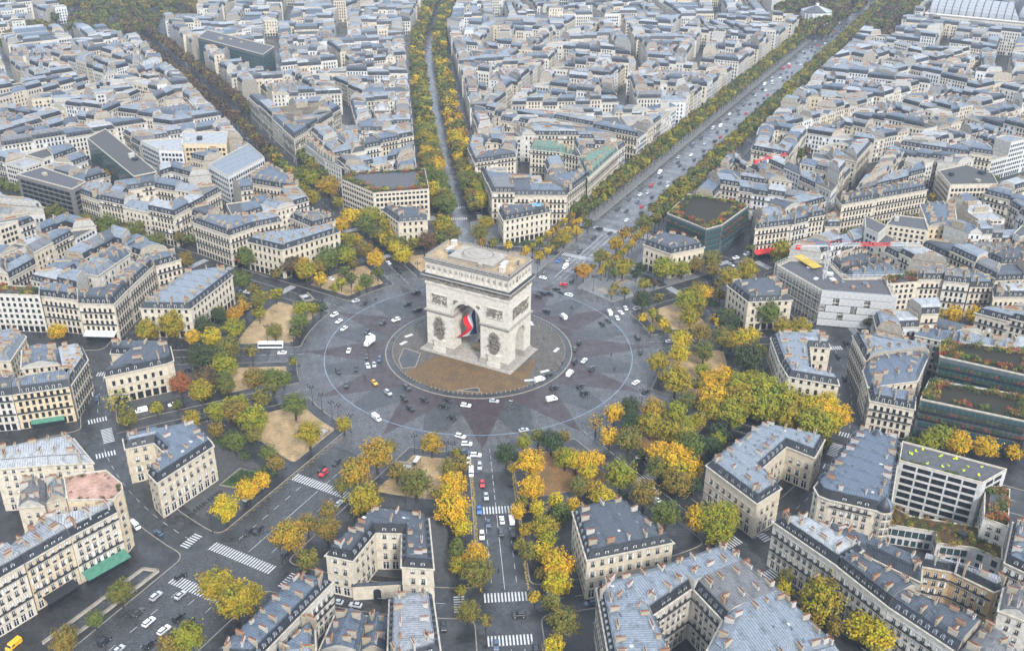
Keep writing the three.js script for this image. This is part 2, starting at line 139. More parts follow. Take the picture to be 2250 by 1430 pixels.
const TREES=[
 [88.6,68.4,14.2,'y'],[79.6,68.9,8.3,'l'],[70.1,62.1,8.4,'d'],[71.8,54.5,5.6,'s'],[84.1,30.3,8.5,'y'],[79.9,40.0,7.2,'s'],[87.5,21.5,8.2,'d'],[92.1,31.7,8.4,'d'],
 [97.3,19.7,9.3,'o'],[107.0,18.3,10.0,'l'],[88.6,46.2,7.4,'y'],[97.5,47.2,11.0,'m'],[100.9,31.9,9.8,'l'],[109.8,32.2,9.7,'l'],[114.2,25.9,8.3,'l'],[119.3,54.1,19.7,'y'],
 [104.1,49.2,4.4,'g'],[104.1,71.1,11.8,'l'],[116.0,76.6,10.2,'m'],[127.6,84.3,10.2,'g'],[144.3,79.7,18.2,'l'],[98.8,81.8,7.5,'o'],[92.2,82.3,7.6,'m'],[116.4,17.2,6.5,'l'],
 [124.2,63.8,10.4,'m'],[127.0,33.5,8.1,'d'],[132.0,33.6,6.6,'d'],[119.7,8.8,10.0,'l'],[128.6,9.4,11.4,'l'],[129.9,59.9,6.2,'d'],[127.0,21.7,7.5,'d'],[134.4,-6.9,25.8,'l'],
 [116.2,-16.2,18.1,'y'],[162.0,-10.1,19.4,'y'],[150.3,-11.7,12.1,'l'],[161.2,2.9,13.9,'l'],[149.7,0.3,11.2,'l'],[117.7,1.8,12.2,'y'],[112.2,-58.8,16.2,'y'],[115.5,-89.4,12.5,'g'],
 [91.7,-133.5,11.7,'l'],[101.7,-169.0,12.1,'l'],[121.0,-38.9,13.9,'d'],[98.3,-4.7,13.4,'l'],[90.4,-31.4,9.2,'y'],[99.9,-37.7,10.0,'g'],[104.2,-24.4,7.3,'l'],[106.9,-10.9,6.3,'l'],
 [84.1,-20.3,9.0,'l'],[125.6,-81.4,9.6,'l'],[133.7,-83.9,9.6,'l'],[103.0,-56.2,9.4,'m'],[107.8,4.8,8.5,'g'],[177.1,-105.3,8.7,'l'],[182.8,-110.4,10.5,'l'],[160.9,-112.6,4.5,'d'],
 [177.9,-126.3,8.1,'l'],[188.3,-129.7,9.8,'l'],[197.4,-138.3,9.0,'y'],[207.0,-142.5,9.9,'y'],[214.9,-148.1,9.0,'l'],[222.0,-150.9,9.9,'l'],[219.3,-140.0,6.2,'l'],[225.9,-146.7,8.0,'m'],
 [142.2,-224.6,12.7,'l'],[167.4,-273.0,12.2,'y'],[129.6,-216.5,9.5,'m'],[119.2,-212.3,8.5,'y'],[152.9,-260.5,8.8,'g'],[112.4,-189.5,5.2,'y'],[172.5,-207.2,8.1,'y'],[203.9,-13.1,8.7,'l'],
 [208.6,-17.1,10.1,'l'],[215.0,-15.7,9.3,'y'],[224.8,-18.4,9.3,'y'],[235.3,-22.9,6.4,'y'],[197.4,-13.1,5.1,'g'],[-134.8,64.6,12.4,'l'],[-142.8,73.5,10.0,'l'],[-99.3,81.6,13.1,'d'],
 [-86.2,93.3,9.9,'b'],[-92.6,102.2,9.1,'r'],[-80.4,102.2,9.7,'l'],[-85.0,82.4,10.8,'l'],[-97.4,66.8,10.5,'m'],[-110.0,64.0,9.9,'y'],[-121.0,65.5,7.6,'y'],[-106.9,52.2,9.3,'l'],
 [-118.5,39.5,8.0,'o'],[-122.2,28.5,7.3,'o'],[-121.8,15.7,7.4,'l'],[-116.5,10.6,7.5,'l'],[-143.9,6.5,9.4,'g'],[-129.7,11.6,7.5,'m'],[-158.7,-15.4,11.5,'g'],[-131.2,-20.3,10.5,'b'],
 [-118.4,-16.8,11.2,'l'],[-108.4,-16.1,7.7,'y'],[-133.9,-9.9,6.9,'m'],[-117.4,-35.0,12.4,'g'],[-179.0,95.6,8.4,'y'],[-188.4,2.2,8.9,'m'],[-223.8,-5.7,15.6,'g'],[-239.9,-10.8,12.2,'g'],
 [-258.0,-7.1,13.2,'g'],[-277.8,-6.4,10.5,'m'],[-270.9,-10.8,8.6,'g'],[-300.4,-4.7,12.6,'g'],[-285.6,-3.6,9.6,'m'],[-325.4,-9.4,8.9,'g'],[-252.0,-13.0,8.5,'m'],[-92.2,19.8,8.8,'l'],
 [-89.7,14.2,7.3,'l'],[-87.3,10.8,7.3,'d'],[-85.3,29.6,8.6,'g'],[-80.5,38.0,7.0,'g'],[-60.0,78.8,14.1,'g'],[-68.8,81.9,8.5,'m'],[-86.6,62.9,6.7,'s'],[-65.7,58.6,4.4,'l'],
 [-53.9,93.8,7.5,'m'],[-58.7,102.4,8.8,'l'],[-43.4,110.5,11.2,'l'],[-36.8,92.3,9.5,'g'],[-63.1,111.1,8.0,'l'],[-65.1,101.5,6.2,'l'],[-88.6,120.4,6.1,'l'],[-83.9,113.4,4.8,'g'],
 [-92.5,132.4,7.3,'m'],[-104.1,126.5,10.2,'s'],[-69.4,119.5,7.3,'l'],[-127.8,-24.4,8.2,'o'],[-122.5,-53.4,8.5,'d'],[-111.5,-43.5,10.2,'l'],[-105.7,-42.4,6.5,'m'],[-110.2,-58.9,9.5,'m'],
 [-94.5,-25.1,7.1,'g'],[-96.2,-18.4,6.2,'l'],[-95.5,-11.8,6.1,'l'],[-104.8,-32.8,6.4,'g'],[-84.4,-24.8,8.0,'g'],[-87.0,-39.1,7.2,'g'],[-85.5,-20.1,4.4,'l'],[-95.4,-49.5,9.7,'y'],
 [-85.8,-61.5,9.8,'y'],[-100.8,-75.5,14.4,'g'],[-113.7,-82.2,14.6,'g'],[-127.8,-85.0,11.9,'g'],[-126.2,-66.6,14.5,'l'],[-84.6,-85.5,10.6,'b'],[-87.3,-108.0,11.9,'l'],[-79.2,-106.0,8.9,'m'],
 [-64.8,-112.6,9.8,'m'],[-68.5,-126.9,9.0,'l'],[-59.3,-105.1,5.8,'o'],[-51.9,-105.7,6.3,'l'],[-43.4,-108.5,5.8,'y'],[-16.5,-145.7,7.1,'y'],[-16.3,-160.9,6.1,'g'],[-18.0,-131.0,8.6,'l'],
 [-20.1,-117.3,5.8,'m'],[-18.7,-122.9,4.8,'m'],[-20.2,-113.0,4.7,'y'],[-19.4,-102.1,6.2,'y'],[9.9,-155.7,8.2,'o'],[12.7,-136.9,9.0,'o'],[12.4,-115.5,8.2,'m'],[12.0,-124.5,5.2,'y'],
 [11.9,-93.6,8.5,'o'],[6.1,-97.8,4.5,'b'],[11.6,-101.7,4.0,'y'],[10.8,-108.2,4.1,'m'],[28.8,-108.4,9.6,'l'],[26.6,-103.6,6.5,'g'],[14.8,-175.3,10.0,'g'],[10.5,-171.7,3.9,'g'],
 [47.1,-95.3,7.3,'l'],[53.8,-75.8,9.4,'d'],[58.4,-87.5,5.7,'m'],[49.4,-104.1,4.9,'b'],[37.1,-108.2,6.5,'d'],[37.0,-115.0,6.6,'d'],[50.9,-114.3,12.9,'l'],[57.7,-125.0,8.6,'l'],
 [62.5,-134.0,8.1,'m'],[68.8,-141.3,11.2,'m'],[72.8,-131.6,8.0,'m'],[76.7,-95.2,15.2,'l'],[74.0,-85.3,10.8,'l'],[82.0,-84.6,5.1,'m'],[82.0,-68.6,10.0,'l'],[92.8,-55.2,9.7,'m'],
 [72.0,-60.0,6.3,'y'],[63.2,-67.5,6.5,'l'],[66.7,-66.2,4.6,'g'],[59.7,-61.6,5.1,'y'],[67.8,-52.3,4.5,'l'],[75.6,-55.7,4.5,'l'],[32.7,-89.5,4.9,'s'],[34.1,-81.5,3.9,'s'],
 [39.8,-86.4,5.3,'l'],[99.4,-73.4,14.4,'d'],[84.4,-125.6,10.9,'l'],[80.8,-117.1,6.4,'m'],[16.0,106.7,11.8,'o'],[14.2,118.8,10.9,'o'],[13.6,94.3,5.8,'m'],[27.9,131.0,11.7,'l'],
 [12.5,125.4,6.0,'m'],[26.4,108.5,7.4,'m'],[38.7,113.6,11.4,'g'],[46.4,112.1,4.8,'s'],[28.8,87.1,8.3,'o'],[39.6,85.4,5.1,'l'],[42.2,95.5,6.8,'m'],[44.9,91.6,6.9,'m'],
 [50.4,105.4,9.6,'y'],[50.6,110.3,6.6,'y'],[59.7,121.1,12.1,'y'],[17.7,139.9,7.0,'m'],[24.7,149.7,8.5,'m'],[67.8,131.6,5.0,'g'],[70.6,136.3,5.5,'g'],[74.6,142.8,5.9,'l'],
 [78.0,135.8,7.7,'y'],[83.2,143.6,9.6,'m'],[80.9,151.2,4.2,'l'],[89.2,160.0,7.6,'m'],[95.3,159.3,4.6,'s'],[58.4,78.7,8.8,'d'],[70.3,81.1,10.5,'y'],[63.3,83.1,3.7,'y'],
 [77.5,93.6,9.6,'y'],[77.4,100.8,5.3,'l'],[84.2,101.8,5.9,'y'],[88.2,94.8,6.5,'y'],[92.1,111.7,9.1,'l'],[85.6,113.9,5.1,'y'],[92.3,124.2,6.6,'m'],[95.4,115.7,6.7,'l'],
 [105.1,127.9,10.7,'y'],[108.7,135.1,8.9,'y'],[100.4,130.3,4.9,'m'],[118.3,150.1,9.5,'m'],[119.5,159.2,5.9,'y'],[62.8,59.7,6.5,'g'],[59.8,66.5,6.4,'l'],[93.5,100.3,7.5,'g'],
 [110.1,142.5,6.2,'m'],[65.0,123.8,6.8,'y'],[78.7,107.0,5.8,'y'],[87.7,121.5,5.0,'l'],[103.7,141.5,4.7,'y'],[96.8,122.1,7.2,'y'],[-14.1,159.2,9.8,'y'],[-15.5,146.1,7.7,'y'],
 [-16.1,137.4,6.7,'y'],[-18.8,126.0,6.9,'m'],[-17.6,106.7,9.7,'l'],[16.8,160.8,11.6,'o'],[16.5,150.3,7.4,'m'],[28.2,164.9,7.1,'m'],[13.2,192.3,11.9,'l'],[23.3,194.4,12.2,'l'],
 [23.7,187.1,7.3,'l'],[20.2,212.5,9.8,'l'],[16.0,216.5,6.8,'m'],[-14.5,207.9,7.8,'g'],[-14.0,219.1,5.6,'g'],[-13.3,230.8,8.3,'m'],[187.4,103.6,13.8,'l'],[175.5,101.1,6.3,'y'],
 [194.0,109.5,6.0,'m'],[201.4,106.7,10.0,'y'],[206.7,109.7,10.8,'y'],[216.3,105.7,3.9,'g'],[173.8,92.5,5.4,'m'],[166.9,5.3,5.2,'l'],[-229.3,-148.0,14.3,'g'],[-209.9,-135.6,12.8,'l'],
 [-189.2,-128.0,13.6,'o'],[-204.5,-120.4,9.4,'l'],[-188.8,-110.6,10.3,'l'],[-169.8,-112.3,8.1,'l'],[-287.3,-106.0,11.9,'b'],[-293.5,-120.4,8.9,'d'],[-347.4,-7.0,10.0,'g'],[-148.5,-99.4,14.7,'y'],
 [-132.5,-97.1,12.6,'l'],[-116.7,-92.9,13.4,'l'],[-143.5,-81.3,9.6,'y']
];
const CARS=[
 [-60.4,-36.9,'k','c'],[-56.9,-23.3,'k','c'],[-48.3,-19.8,'k','c'],[-56.1,0.4,'n','c'],[-51.9,-5.1,'w','c'],[-82.6,5.9,'w','c'],[-76.2,10.3,'w','c'],[-69.2,15.4,'w','c'],
 [-57.2,12.3,'n','c'],[-53.7,15.5,'w','c'],[-49.2,21.5,'w','t'],[-53.5,32.5,'w','c'],[-42.5,33.2,'n','c'],[-35.7,32.3,'u','c'],[-37.1,39.9,'w','c'],[-35.0,37.6,'s','c'],
 [-40.2,44.6,'k','c'],[-45.8,51.1,'k','c'],[-35.3,58.8,'n','c'],[-25.5,50.9,'y','c'],[-14.9,55.2,'s','c'],[-10.1,47.3,'n','c'],[-5.9,55.7,'k','c'],[2.3,52.2,'k','c'],
 [0.8,60.9,'k','c'],[11.5,47.2,'k','c'],[12.7,52.4,'k','c'],[20.9,47.3,'w','c'],[20.4,58.2,'k','c'],[29.9,38.0,'s','c'],[-7.4,74.7,'w','v'],[31.2,69.0,'w','c'],
 [36.4,72.6,'w','c'],[52.1,51.9,'s','c'],[51.5,24.3,'w','v'],[47.9,14.5,'k','c'],[57.7,7.5,'k','c'],[62.0,12.0,'k','c'],[48.8,0.1,'w','v'],[55.7,-9.5,'n','c'],
 [45.8,-11.5,'k','c'],[49.4,-14.4,'w','c'],[40.7,-22.5,'n','c'],[39.7,-29.5,'k','c'],[40.8,5.5,'k','c'],[39.1,11.9,'w','v'],[78.6,-7.6,'w','c'],[85.7,-2.2,'k','c'],
 [69.7,-35.4,'k','c'],[62.9,-47.9,'k','v'],[41.1,-53.5,'k','c'],[42.6,-58.1,'n','c'],[45.6,-62.9,'w','c'],[44.8,-69.4,'w','c'],[40.0,-66.0,'w','v'],[45.0,-75.4,'w','c'],
 [50.5,-78.0,'w','c'],[21.1,-50.1,'w','v'],[10.5,-51.5,'k','c'],[-1.7,-65.7,'k','c'],[-1.0,-70.1,'k','c'],[2.6,-71.4,'k','c'],[3.4,-77.7,'k','c'],[7.6,-75.4,'n','c'],
 [12.3,-74.6,'w','c'],[4.2,-84.9,'r','c'],[6.2,-91.5,'k','c'],[-9.8,-87.3,'w','c'],[-5.1,-106.5,'w','v'],[-12.3,-112.6,'b','c'],[-7.4,-130.9,'n','c'],[-8.6,-153.3,'k','c'],
 [-3.2,-165.4,'k','c'],[-11.7,-168.2,'k','c'],[-7.6,-115.8,'s','c'],[-82.7,-12.7,'s','c'],[-76.9,-12.0,'k','c'],[-95.7,-61.7,'w','c'],[-83.7,-54.7,'k','c'],[-88.3,-58.0,'k','c'],
 [-31.3,50.0,'k','m'],[20.0,-62.4,'k','m'],[58.4,-25.9,'k','m'],[65.1,-14.0,'k','m'],[-74.6,-19.6,'k','m'],[36.4,34.3,'w','m'],[-12.3,-93.5,'w','m'],[-50.6,67.5,'k','m'],
 [38.9,78.0,'u','c'],[43.0,82.1,'w','c'],[43.7,77.6,'w','c'],[48.9,83.4,'s','c'],[48.0,88.6,'w','v'],[55.5,92.7,'r','c'],[60.8,99.0,'s','c'],[62.6,107.4,'b','c'],
 [69.5,112.6,'u','c'],[73.0,108.5,'w','c'],[76.1,106.8,'w','v'],[76.0,114.7,'n','c'],[80.5,113.7,'k','v'],[70.9,119.7,'w','c'],[84.6,119.9,'k','c'],[101.5,148.3,'k','c'],
 [101.4,163.4,'u','c'],[112.8,158.3,'k','c'],[85.2,132.9,'k','m'],[82.6,164.5,'k','c'],[-2.6,108.9,'k','c'],[-2.5,117.4,'r','c'],[-5.3,115.3,'k','c'],[14.4,129.9,'s','c'],
 [-4.2,159.0,'k','c'],[-1.8,156.5,'k','c'],[5.2,202.8,'k','c'],[9.4,202.9,'k','c'],[5.5,209.4,'w','c'],[8.7,209.0,'k','c'],[13.0,204.3,'k','c'],[5.7,215.8,'k','c'],
 [-42.4,176.6,'w','v'],[-30.8,236.8,'y','v'],[15.8,161.6,'k','c'],[78.3,-52.2,'w','c'],[89.8,-59.7,'w','c'],[154.0,-78.5,'k','c'],[161.3,-58.6,'k','c'],[154.4,-94.1,'k','c'],
 [79.7,-175.5,'w','c'],[75.6,-167.2,'w','c'],[76.2,-160.3,'k','c'],[76.4,-156.1,'s','c'],[211.1,-148.9,'w','c'],[214.7,-150.9,'k','c'],[214.4,-145.1,'w','c'],[-88.5,48.0,'w','B'],
 [-80.0,49.9,'w','c'],[-145.7,7.6,'u','c'],[-139.6,7.5,'w','c'],[-111.3,-28.2,'w','c'],[-129.3,120.0,'s','v'],[-124.2,121.7,'u','c'],[-99.3,119.7,'w','v'],[-91.2,109.2,'w','c'],
 [-62.0,110.9,'k','c'],[-106.8,83.2,'k','c'],[115.7,64.3,'w','c'],[133.8,74.8,'n','c']
];
const PEOPLE=[
 [-7.5,10.5],[-6.2,11.1],[23.0,-23.8],[40.3,1.6],[40.6,-3.9],[42.3,-3.0],[38.9,-5.6],[-5.1,38.3],
 [-2.6,40.2],[-0.5,39.9],[1.5,39.6],[-46.5,-5.7],[-47.1,0.8],[-2.9,-4.3],[-3.4,-6.9],[-17.3,122.0],
 [-35.2,168.3],[-78.2,85.3],[15.9,-83.2],[19.0,-83.6],[15.9,-84.5],[27.8,-78.4],[11.6,-115.6],[12.5,-116.8],
 [19.7,-137.0],[-10.6,162.8],[-45.2,-5.4],[41.6,-7.1]
];
const LAMPS=[
 [-38.7,78.5],[-31.6,81.1],[-23.7,84.2],[-19.6,84.9],[21.0,88.0],[37.5,85.1],[35.0,85.9],[66.1,46.7],
 [80.9,38.4],[81.8,33.2],[54.8,63.9],[31.9,-76.3],[23.3,-101.9],[52.0,-65.5],[65.6,-53.9],[80.1,-58.8],
 [57.1,-61.5],[-93.8,44.1],[-71.7,50.7],[-55.9,66.8],[-15.3,165.4],[17.7,166.6],[-15.2,133.9],[-87.3,-15.4],
 [-79.1,-38.9],[31.1,-77.9],[82.5,0.6],[35.8,116.8],[-103.3,9.3],[-114.8,79.9]
];
// ---------------------------------------------------------------- helpers
let seed = 7;
const rnd = () => { seed = (seed + 0x6d2b79f5) | 0; let t = Math.imul(seed ^ (seed >>> 15), 1 | seed); t = (t + Math.imul(t ^ (t >>> 7), 61 | t)) ^ t; return ((t ^ (t >>> 14)) >>> 0) / 4294967296; };
const rr = (a, b) => a + (b - a) * rnd(), pick = (a) => a[Math.floor(rnd() * a.length)];
const V = (x, y, z) => new THREE.Vector3(x, y, z), rad = (d) => d * Math.PI / 180;
const used = {};
const numbered = (n) => { const k = used[n] = (used[n] ?? -1) + 1; return k ? n + '_' + String(k).padStart(3, '0') : n; };
function tag(o, label, category, group, kind) {
  o.userData = {}; if (label) o.userData.label = label; if (category) o.userData.category = category; if (group) o.userData.group = group; if (kind) o.userData.kind = kind; return o;
}
function mesh(name, g, m, parent = scene) {
  const o = new THREE.Mesh(g, m); o.castShadow = o.receiveShadow = true;
  o.name = parent === scene ? numbered(name) : name; parent.add(o); return o;
}
const struct = (name, g, m) => tag(mesh(name, g, m), null, null, null, 'structure');
function root(name, x = 0, y = 0, z = 0, turn = 0) { const o = new THREE.Group(); o.name = numbered(name); o.position.set(x, y, z); o.rotation.y = turn; scene.add(o); return o; }
const distTo = (x, y, z) => Math.hypot(x - eye.x, y - eye.y, z - eye.z);
function screen(x, y, z) { const d = V(x, y, z).sub(eye), w = d.dot(fwd); return [0.5 + CAM[5] * d.dot(rollR) / w / 2250, 0.5 - CAM[5] * d.dot(rollU) / w / 1430, w]; }
const inView = (x, y, z, m = 0.06) => { const s = screen(x, y, z); return s[2] > 0 && s[0] > -m && s[0] < 1 + m && s[1] > -m && s[1] < 1 + m; };

class Geo {                       // collects triangles; flat normals, uv in metres
  constructor() { this.p = []; this.u = []; this.c = []; this.g = []; this.open = 0; }
  mark(slot) { const n = this.p.length / 3; if (n > this.open) this.g.push([this.open, n - this.open, slot]); this.open = n; }
  tri(a, b, c, ua, ub, uc) { this.p.push(...a, ...b, ...c); this.u.push(...(ua ?? [a[0], a[2]]), ...(ub ?? [b[0], b[2]]), ...(uc ?? [c[0], c[2]])); }
  quad(a, b, c, d, o = [0, 0]) {
    const L = Math.hypot(b[0] - a[0], b[1] - a[1], b[2] - a[2]), H = Math.hypot(d[0] - a[0], d[1] - a[1], d[2] - a[2]), [u, v] = o;
    this.p.push(...a, ...b, ...c, ...a, ...c, ...d);
    this.u.push(u, v, u + L, v, u + L, v + H, u, v, u + L, v + H, u, v + H);
  }
  box(cx, y0, cz, sx, sy, sz, t = 0, bottom = false) {
    const c = Math.cos(t), s = Math.sin(t), P = (x, y, z) => [cx + x * c + z * s, y0 + y, cz - x * s + z * c], X = sx / 2, Z = sz / 2;
    const a = P(-X, 0, Z), b = P(X, 0, Z), d = P(X, 0, -Z), e = P(-X, 0, -Z), A = P(-X, sy, Z), B = P(X, sy, Z), D = P(X, sy, -Z), E = P(-X, sy, -Z);
    this.quad(a, b, B, A); this.quad(b, d, D, B); this.quad(d, e, E, D); this.quad(e, a, A, E); this.quad(A, B, D, E); if (bottom) this.quad(e, d, b, a);
    return this;
  }
  bar(a, b, r) {                  // square bar between two points
    const d = V(...b).sub(V(...a)).normalize(), s = Math.abs(d.y) > 0.9 ? V(1, 0, 0) : V(0, 1, 0), x = d.clone().cross(s).normalize().multiplyScalar(r), y = d.clone().cross(x).normalize().multiplyScalar(r);
    const q = (o, i, j) => [o[0] + x.x * i + y.x * j, o[1] + x.y * i + y.y * j, o[2] + x.z * i + y.z * j], k = [[-1, -1], [1, -1], [1, 1], [-1, 1]];
    for (let i = 0; i < 4; i++) { const m = k[i], n = k[(i + 1) % 4]; this.quad(q(a, ...n), q(a, ...m), q(b, ...m), q(b, ...n)); }
    return this;
  }
  poly(pts, y, turn = 0) {         // flat cap, facing up
    const c = pts.map((q) => new THREE.Vector2(q[0], -q[1])), f = THREE.ShapeUtils.triangulateShape(c, []);
    for (const [i, j, k] of f) {
      const A = pts[i], B = pts[j], C = pts[k], up = (B[0] - A[0]) * (C[1] - A[1]) - (C[0] - A[0]) * (B[1] - A[1]) < 0, T = (q) => [q[0], y, q[1]];
      const cs = Math.cos(turn), sn = Math.sin(turn), U = (q) => [q[0] * cs - q[1] * sn, q[0] * sn + q[1] * cs]; up ? this.tri(T(A), T(B), T(C), U(A), U(B), U(C)) : this.tri(T(A), T(C), T(B), U(A), U(C), U(B));
    }
    return this;
  }
  ring(A, ya, B, yb, uo = 0) {    // band between two polygons of equal count (A outside/below, B inside/above), S > 0
    const n = A.length; let u = uo;
    for (let i = 0; i < n; i++) {
      const j = (i + 1) % n, a = A[i], b = A[j], c = B[j], d = B[i];
      this.quad([b[0], ya, b[1]], [a[0], ya, a[1]], [d[0], yb, d[1]], [c[0], yb, c[1]], [u, 0]); u += Math.hypot(a[0] - b[0], a[1] - b[1]);
    }
    return this;
  }
  get n() { return this.p.length / 3; }
  build() {
    const g = new THREE.BufferGeometry();
    g.setAttribute('position', new THREE.Float32BufferAttribute(this.p, 3)); g.setAttribute('uv', new THREE.Float32BufferAttribute(this.u, 2));
    if (this.c.length) g.setAttribute('color', new THREE.Float32BufferAttribute(this.c, 3));
    g.computeVertexNormals();
    if (this.g.length) { this.mark(this.g[this.g.length - 1][2]); for (const x of this.g) g.addGroup(...x); }
    return g;
  }
}
const area = (p) => p.reduce((s, a, i) => { const b = p[(i + 1) % p.length]; return s + a[0] * b[1] - b[0] * a[1]; }, 0) / 2;
const orient = (p) => area(p) > 0 ? p : p.slice().reverse();
const perim = (p) => p.reduce((s, a, i) => s + Math.hypot(a[0] - p[(i + 1) % p.length][0], a[1] - p[(i + 1) % p.length][1]), 0);
const mid = (p) => [p.reduce((s, a) => s + a[0], 0) / p.length, p.reduce((s, a) => s + a[1], 0) / p.length];
function inset(p, d) {            // S > 0; d a number or one per edge, inwards
  const n = p.length, D = (i) => Array.isArray(d) ? d[i] : d, L = p.map((a, i) => { const b = p[(i + 1) % n], x = b[0] - a[0], z = b[1] - a[1], l = Math.hypot(x, z) || 1; return { n: [-z / l, x / l], a, t: [x / l, z / l] }; });
  return p.map((_, i) => {
    const e = L[(i + n - 1) % n], f = L[i], de = D((i + n - 1) % n), df = D(i), c = e.n[0] * f.n[1] - e.n[1] * f.n[0], q = f.a;
    if (Math.abs(c) < 0.05) return [q[0] + f.n[0] * (de + df) / 2, q[1] + f.n[1] * (de + df) / 2];
    const u = e.n[0] * q[0] + e.n[1] * q[1] + de, v = f.n[0] * q[0] + f.n[1] * q[1] + df;
    return [(u * f.n[1] - v * e.n[1]) / c, (e.n[0] * v - f.n[0] * u) / c];
  });
}
function roundPoly(p, r, seg = 5) {
  const o = [], n = p.length;
  p.forEach((q, i) => {
    const a = p[(i + n - 1) % n], b = p[(i + 1) % n], la = Math.hypot(a[0] - q[0], a[1] - q[1]), lb = Math.hypot(b[0] - q[0], b[1] - q[1]), k = Math.min(r, la * 0.45, lb * 0.45);
    const A = [q[0] + (a[0] - q[0]) / la * k, q[1] + (a[1] - q[1]) / la * k], B = [q[0] + (b[0] - q[0]) / lb * k, q[1] + (b[1] - q[1]) / lb * k];
    for (let s = 0; s <= seg; s++) { const t = s / seg; o.push([A[0] * (1 - t) ** 2 + 2 * q[0] * t * (1 - t) + B[0] * t * t, A[1] * (1 - t) ** 2 + 2 * q[1] * t * (1 - t) + B[1] * t * t]); }
  });
  return o;
}
const inside = (x, z, p) => { let r = false; for (let i = 0, j = p.length - 1; i < p.length; j = i++) { const a = p[i], b = p[j]; if ((a[1] > z) !== (b[1] > z) && x < (b[0] - a[0]) * (z - a[1]) / (b[1] - a[1]) + a[0]) r = !r; } return r; };
const dirOf = (deg) => [Math.sin(rad(deg)), -Math.cos(rad(deg))];
const polar = (deg, R) => [Math.sin(rad(deg)) * R, -Math.cos(rad(deg)) * R];
const arc = (a, b, R, n) => Array.from({ length: n + 1 }, (_, i) => polar(a + (b - a) * i / n, R));

// ---------------------------------------------------------------- textures and materials
const perlin = new ImprovedNoise();
function tex(n, f, metres, data = false) {      // f(u, v) -> grey or [r, g, b], 0..1, tiling over `metres`
  const d = new Uint8Array(n * n * 4);
  for (let y = 0; y < n; y++) for (let x = 0; x < n; x++) { const c = f(x / n, y / n), i = (y * n + x) * 4; for (let k = 0; k < 3; k++) d[i + k] = 255 * Math.min(1, Math.max(0, c.length ? c[k] : c)); d[i + 3] = 255; }
  const t = new THREE.DataTexture(d, n, n); t.wrapS = t.wrapT = THREE.RepeatWrapping; t.magFilter = THREE.LinearFilter; if (!data) t.colorSpace = THREE.SRGBColorSpace;
  t.repeat.set(1 / metres, 1 / metres); t.needsUpdate = true; return t;
}
const tn = (u, v, f, s = 0) => {                // tiling noise, -1..1
  const a = 2 * Math.PI; const x = Math.cos(u * a) * f / a, y = Math.sin(u * a) * f / a, z = Math.cos(v * a) * f / a, w = Math.sin(v * a) * f / a;
  return perlin.noise(x + s, y + z * 1.3 + s, w + x * 0.7);
};
const wrapn = (u, v, f, s) => { // blend for seamless fine noise
  const n = (x, y) => perlin.noise(x * f, y * f, s), bl = (a, b, t) => a + (b - a) * t, w = (t) => t * t * (3 - 2 * t);
  return bl(bl(n(u, v), n(u - 1, v), w(u)), bl(n(u, v - 1), n(u - 1, v - 1), w(u)), w(v));
};
const hash = (x, y) => { const s = Math.sin(x * 127.1 + y * 311.7) * 43758.5453; return s - Math.floor(s); };
